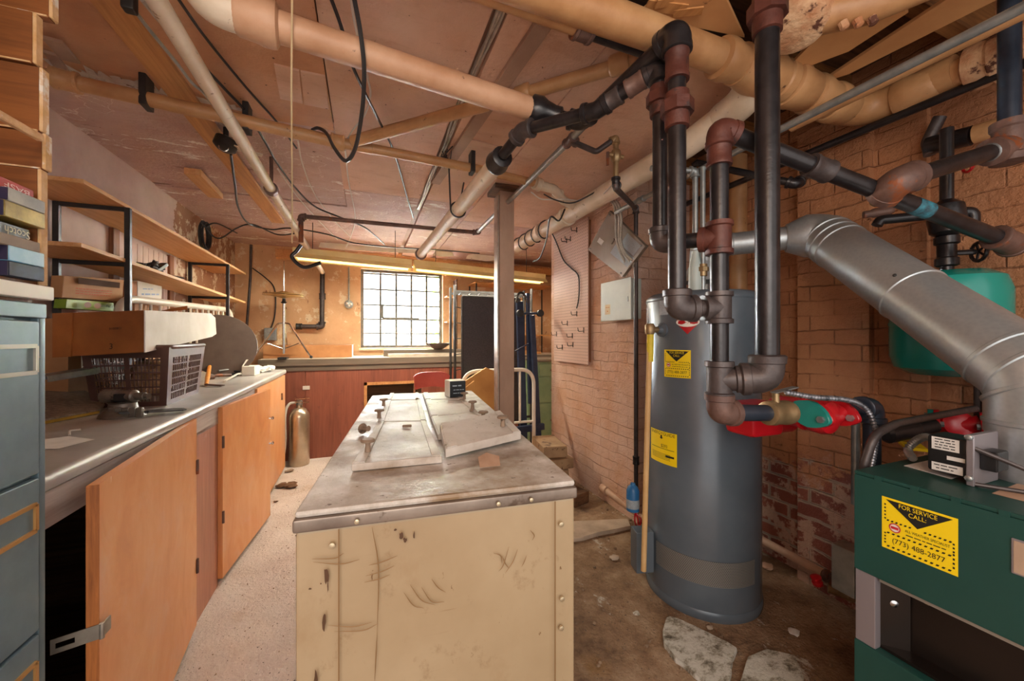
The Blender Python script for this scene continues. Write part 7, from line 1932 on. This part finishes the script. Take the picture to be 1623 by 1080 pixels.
t = thing('insulated_pipe', 'dark wrapped pipe with branch high on the alcove wall', 'pipe', at(1530, 215, D=1.55))
pipe(t, [at(1475, 245, X=2.08), at(1470, 225, X=2.08), at(1490, 185, X=2.08)], 0.02, m_iron, bend=0.03); pipe(t, [at(1470, 232, X=2.08), at(1540, 215, X=2.08)], 0.035, m_black, 'wrapped_pipe'); pipe(t, [at(1545, 213, X=2.08), at(1640, 185, X=2.08)], 0.033, m_tan, 'painted_pipe')
# big cast hub at the very top right
p = at(1262, 40, Z=2.22)
t = thing('toilet_flange', 'large cream cast-iron flange coming through the ceiling at upper right', 'pipe fitting', p)
MB().lathe([(0.07, 0.14), (0.075, 0.09), (0.10, 0.07), (0.105, 0.03), (0.10, 0.02), (0.085, 0.0), (0.08, -0.02), (0.06, -0.03)][::-1], p, (0.25, 0.15, 1), 28).build('flange_body', m_flake, t)
MB().tube(fillet([p + V((0.02, 0.0, 0.02)), p + V((0.14, -0.12, 0.01)), p + V((0.32, -0.30, 0.06))], 0.08), 0.05, 20).build('drain_arm', m_tan, t)
mb = MB()
for k in range(3): MB().lathe([(0.012, 0), (0.012, 0.02), (0.006, 0.024)], p + V((0.07 + k * 0.03, -0.085 - 0.02 * k, -0.035)), (0.3, -0.2, -1), 8).build('bolt', m_flake, t)

# ---- broken ceiling boards at upper right
BRK = 'broken ceiling boards at upper right'
m_cboard = mottled('old_tan_ceiling_board', (214, 160, 104), (196, 140, 88), 4, 0.7, c3=(120, 78, 48), t3=0.68, s3=12)
def board(pix, z, lab, dz=(0, 0, 0, 0), th=0.012):
    q = [at(px, py, Z=z + d) for (px, py), d in zip(pix, dz)]
    return one('ceiling_board', MB().prism(q, (0, 0, th), 0.001), m_cboard, lab, 'board', BRK)
board([(1258, 98), (1270, 110), (1345, 82), (1440, 20), (1400, 0), (1310, 45)], 2.24, 'broken tan ceiling board hanging just behind the cream flange', (0, 0, .01, .02, .03, .02))
board([(1300, 132), (1345, 118), (1660, -40), (1560, -40), (1420, 40)], 2.26, 'long tan ceiling board above the galvanised conduit')
board([(1010, 25), (1180, 60), (1150, -5), (1060, -20)], 2.30, 'tan ceiling board over the bend of the frontmost riser')
board([(1400, 175), (1470, 150), (1623, 105), (1623, 150), (1500, 190)], 2.30, 'tan ceiling board far back over the thick near drain pipe')
mb = MB()
for k in range(9):
    a = at(1010 + R.uniform(-50, 60), 12 + R.uniform(-8, 10), Z=2.30 + R.uniform(-0.02, 0.05)); b = a + V((R.uniform(.05, .16), R.uniform(-.06, .1), R.uniform(-.05, .03)))
    mb.beam(a, b, R.uniform(.02, .04), 0.005)
o = one('splintered_laths', mb, m_batten, 'splintered wooden laths in the ceiling hole above the risers', 'laths'); o['kind'] = 'stuff'

# patch plates and small pieces on the ceiling
PG = 'pink patch boards on the ceiling'
def patch(pix, lab, z=ZC - 0.008, th=0.010, m=None):
    q = [at(px, py, Z=z) for px, py in pix]
    return one('ceiling_patch', MB().prism(q, (0, 0, th), 0.001), m or m_ceil, lab, 'board', PG)
patch([(434, 103), (474, 113), (480, 165), (444, 157)], 'smaller pink patch board on the ceiling left of the twine')
patch([(476, 114), (516, 122), (521, 174), (482, 166)], 'pink patch board touching the ceiling seam beside the twine')
patch([(748, 222), (800, 236), (796, 262), (722, 245)], 'pink patch board on the ceiling behind the thin tan pipe')
a, b = at(305, 272, Z=2.26), at(342, 310, Z=2.26)
one('wooden_block', MB().beam(a, b, 0.085, 0.04, bev=0.003), m_shelf, 'short pale wooden block nailed to the ceiling above the left shelves', 'block')
# fan / light fitting at left
p = at(358, 228, Z=2.22)
t = thing('ceiling_fitting', 'small black electrical fitting hanging beside the white waste pipe', 'fitting', p)
MB().lathe([(0.03, 0.03), (0.05, 0.02), (0.05, -0.02), (0.03, -0.035)][::-1], p, (0.3, 0.1, 1), 16).build('fitting_body', m_blackmet, t)
MB().beam(p + V((0.01, -0.02, -0.01)), p + V((0.15, 0.03, -0.02)), 0.03, 0.006).build('bracket', m_cream, t)
MB().cyl(p + V((0, 0, 0.02)), V((p.x, p.y, 2.30)), 0.012, 8).build('stem', m_blackmet, t)
mb = MB().tube([p + V((0, -0.03, -0.03)) + V((math.cos(k * .5236) * 0.02, 0, math.sin(k * .5236) * 0.02)) for k in range(12)], 0.003, 6, True); mb.build('pull_ring', m_chrome, t)
p = at(205, 4, Z=2.16); one('cable_cleat', MB().obox(p, (0.03, 0.03, 0.05), None, 0.006), m_blackmet, 'black metal cleat at the top beside the thin grey cable', 'cleat')

# ---- cables and twine
def cab(name, pix, r, m, lab, cat='cable', grp=None, n=8):
    pts = []
    for q in pix:
        if len(q) == 3: pts.append(at(q[0], q[1], Z=q[2]))
        else: pts.append(at(q[0], q[1], D=q[3]))
    return one(name, wire(pts, r, n), m, lab, cat, grp)
cab('ceiling_cable', [(207, 8, 2.18), (235, 45, 2.19), (280, 100, 2.19), (303, 130, 2.2), (325, 150, 2.2), (345, 178, 2.22)], 0.0055, m_galv, 'thin grey cable beside the wooden batten at upper left')
cab('ceiling_cable', [(225, 0, 2.2), (250, 30, 2.2), (262, 40, 2.2)], 0.006, m_bx, 'short grey cable tucked behind the white waste pipe')
cab('ceiling_cable', [(281, -4, 2.25), (320, 52, 2.26), (362, 105, 2.27), (400, 150, 2.27), (440, 195, 2.27), (470, 235, 2.27)], 0.005, m_cable, 'dark cable slanting between white waste pipe and pink patch boards')
cab('ceiling_cable', [(325, 108, 2.26), (360, 145, 2.26), (392, 180, 2.25), (420, 225, 2.24), (440, 260, 2.24), (470, 300, 2.23), (500, 328, 2.22), (540, 345, 2.22), (580, 362, 2.22), (610, 388, 2.2)], 0.006, m_cable, 'dark cable passing behind the white waste pipe toward the lights')
cab('hanging_cable', [(524, -4, 2.26), (540, 40, 2.24), (556, 97, 2.19), (575, 140, 2.18), (600, 190, 2.22), (620, 230, 2.24), (632, 265, 2.26), (645, 312, 2.27), (655, 345, 2.28)], 0.006, m_cable, 'black cable crossing behind the large pink pipe')
cab('hanging_cable', [(556, -42, 0, 1.08), (561, -5, 0, 1.1), (571, 50, 0, 1.15), (577, 110, 0, 1.2), (574, 175, 0, 1.3), (563, 235, 0, 1.45), (548, 255, 0, 1.5), (530, 235, 0, 1.55), (518, 212, 0, 1.7), (505, 203, 0, 1.8), (495, 206, 0, 1.85)], 0.0075, m_cable, 'thick black cable looping down below the thin tan pipe')
cab('pale_cable', [(556, -5, 2.26), (563, 40, 2.25), (582, 120, 2.24), (587, 152, 2.24), (578, 182, 2.24), (560, 205, 2.24), (551, 220, 2.23)], 0.004, m_wcable, 'thin pale cable following the thick black loop')
cab('twine', [(463, -60, 0, 1.04), (463, -5, 0, 1.05), (462, 150, 0, 1.2), (463, 300, 0, 1.5), (463, 385, 0, 1.7)], 0.0028, m_rope, 'vertical length of twine hanging near the pink patch boards', 'twine', n=4)
cab('pale_cable', [(547, 238, 2.2), (553, 290, 2.27), (563, 345, 2.27), (556, 375, 2.22), (548, 393, 2.18)], 0.004, m_wcable, 'pale cable hanging under the thin tan pipe before the left light')
cab('pale_cable', [(472, 222, 2.24), (480, 262, 2.27), (500, 310, 2.27), (530, 350, 2.27), (555, 375, 2.25)], 0.004, m_wcable, 'pale cable crossing the grey ceiling left of centre')
cab('pale_cable', [(440, 268, 2.26), (470, 310, 2.27), (505, 350, 2.27), (535, 380, 2.25)], 0.004, m_wcable, 'pale cable nearest the white waste pipe collar')
cab('hanging_cable', [(366, 245, 2.24), (372, 290, 2.2), (378, 330, 2.2), (395, 355, 2.2), (430, 364, 2.2), (462, 362, 2.2), (520, 372, 2.2), (560, 385, 2.2), (620, 392, 2.2), (690, 396, 2.2), (760, 402, 2.2)], 0.0065, m_cable, 'black cable sagging from the small fitting toward the fluorescent lights')
cab('hanging_cable', [(318, 352, 0, 2.9), (345, 378, 0, 3.0), (375, 362, 0, 3.1), (400, 356, 0, 3.2), (440, 372, 0, 3.3), (470, 370, 0, 3.2)], 0.006, m_cable, 'dark cable running from the wall bundle to the hooked gas pipe')
cab('ceiling_cable', [(735, 290, 2.22), (732, 310, 2.1), (736, 322, 2.05)], 0.005, m_cable, 'short wire beside the strap of the white heating pipe')
cab('hanging_cable', [(895, 332, 2.15), (886, 350, 2.05), (872, 345, 2.05), (866, 380, 2.0), (856, 408, 1.95), (845, 415, 1.95)], 0.006, m_cable, 'black cable dangling from the cream drain main left of the pegboard')
cab('ceiling_cable', [(1125, 205, 2.24), (1060, 240, 2.24), (985, 280, 2.2), (930, 312, 2.14), (905, 322, 2.1), (880, 317, 2.1), (862, 308, 2.12)], 0.0045, m_cable, 'thin dark cable along the cream drain main')
cab('pale_cable', [(975, 288, 0, 1.9), (950, 312, 0, 2.4), (920, 318, 0, 2.5), (895, 316, 0, 2.4), (860, 316, 0, 2.3), (842, 305, 0, 2.2)], 0.004, m_wcable, 'pale cable draped from the gas valve to the drain branch')
# cable wrapped round the drain main
mb = MB(); pts = []
for k in range(60):
    w = k / 59; c_ = V((1.385, 2.75 + 0.65 * w, 2.144)); a = w * 2 * math.pi * 4.5
    pts.append(c_ + V((math.cos(a) * 0.066, 0, math.sin(a) * 0.066)))
mb.tube(pts, 0.005, 6)
one('wrapped_cable', mb, m_cable, 'dark cable wound round the far end of the cream drain main', 'cable')
# bundle on the left wall
mb = MB(); c_ = at(325, 370, X=XL + 0.05)
for k in range(6):
    ph = R.uniform(0, 6); rr = R.uniform(0.05, 0.085)
    mb.tube([c_ + V((0.006 * k - 0.015, math.cos(a * .4189 + ph) * rr * 1.2, math.sin(a * .4189 + ph) * rr * 1.5 - 0.02)) for a in range(15)], 0.006, 6, True)
mb.tube(spline([c_ + V((0, 0, 0.05)), c_ + V((0.05, 0.1, 0.12)), c_ + V((0.1, 0.5, 0.14))]), 0.006, 6)
one('cable_bundle', mb, m_cable, 'coiled bundle of dark cable on the left wall above the upper pine shelf', 'cable')
# armoured cables in the ceiling gap
for i, dx in enumerate((-0.008, 0.008, 0.0)):
    pts = [V(((G0 + G1) / 2 + dx + 0.006 * math.sin(k * 1.7 + i), 0.3 + k * 0.22, ZC + 0.012 + 0.006 * math.cos(k * 2.1 + i))) for k in range(14)]
    one('gap_cable', wire(pts, 0.006, 4), m_bx, ('armoured cable lying left in the ceiling gap', 'armoured cable lying right in the ceiling gap', 'armoured cable lowest in the ceiling gap')[i], 'cable', 'armoured cables in the ceiling gap')
mb = MB(); c_ = at(705, 250, Z=2.26)
for k in range(10): mb.tube(spline([c_ + V((R.uniform(-.02, .02), R.uniform(-.1, .1), 0.02)), c_ + V((R.uniform(-.04, .04), R.uniform(-.08, .08), -0.03)), c_ + V((R.uniform(-.03, .05), R.uniform(-.12, .12), 0.015))]), 0.003, 5)
one('wire_tangle', mb, m_cable, 'tangle of thin dark wires at the ceiling gap behind the pink pipe', 'wires')

# ---- torn ceiling beside the crates and the ragged paint edge along the thin tan pipe
mb = MB(); N_ = 60; top, bot = [], []
pa_, pb_ = at(84, 108, Z=ZC - 0.004), at(395, 176, Z=ZC - 0.004)
for k in range(N_ + 1):
    c_ = pa_.lerp(pb_, k / N_); w_ = (0.03 + 0.05 * (1 - k / N_)) * R.uniform(0.35, 1.2)
    top.append(c_ + V((0, 0.02, 0.0))); bot.append(c_ - V((R.uniform(-.01, .01), w_, R.uniform(0.0, 0.012))))
mb.add(top + bot, [(i, i + 1, N_ + 2 + i, N_ + 1 + i) for i in range(N_)])
for v in list(mb.bm.verts): pass
bmesh.ops.solidify(mb.bm, geom=list(mb.bm.faces), thickness=0.002)
one('peeling_paint', mb, mottled('old_white_paint_flakes', (212, 196, 184), (236, 228, 220), 16, 0.8, c3=(150, 110, 88), t3=0.6, s3=20), 'ragged white peeling paint strip on the ceiling above the thin tan pipe', 'paint')
for i, (p_, q_, w_, lb) in enumerate((((82, 62), (112, 96), 0.05, 'upper torn ceiling lath beside the wooden crates'), ((80, 84), (104, 118), 0.035, 'lower torn ceiling lath beside the wooden crates'))):
    one('broken_lath', MB().beam(at(*p_, Z=2.265), at(*q_, Z=2.27), w_, 0.012, bev=0.001), m_post, lb, 'lath', 'torn laths at the crates')
# torn ceiling edge above the fluorescent lights, its bright lit patches painted pale
m_torn_lit = mottled('lit_torn_ceiling_white', (226, 216, 200), (240, 234, 224), 8, 0.8, c3=(150, 110, 80), t3=0.64, s3=9)
for i, (pix, lb) in enumerate(((((508, 384), (560, 388), (620, 392), (665, 396), (664, 402), (600, 399), (540, 396), (505, 392)), 'torn ceiling edge painted lit-white above the left-hand fluorescent light'), (((690, 398), (716, 400), (720, 406), (700, 407), (686, 404)), 'small torn ceiling edge painted lit-white above the window'), (((742, 404), (772, 398), (800, 402), (800, 412), (770, 414), (738, 410)), 'torn ceiling edge painted lit-white beside the wooden post'))):
    q = [at(px, py, Y=4.58) for px, py in pix]
    one('lit_torn_ceiling', MB().prism(q, (0, 0.004, 0)), m_torn_lit, lb, 'paper', 'lit-white torn ceiling above the lights')
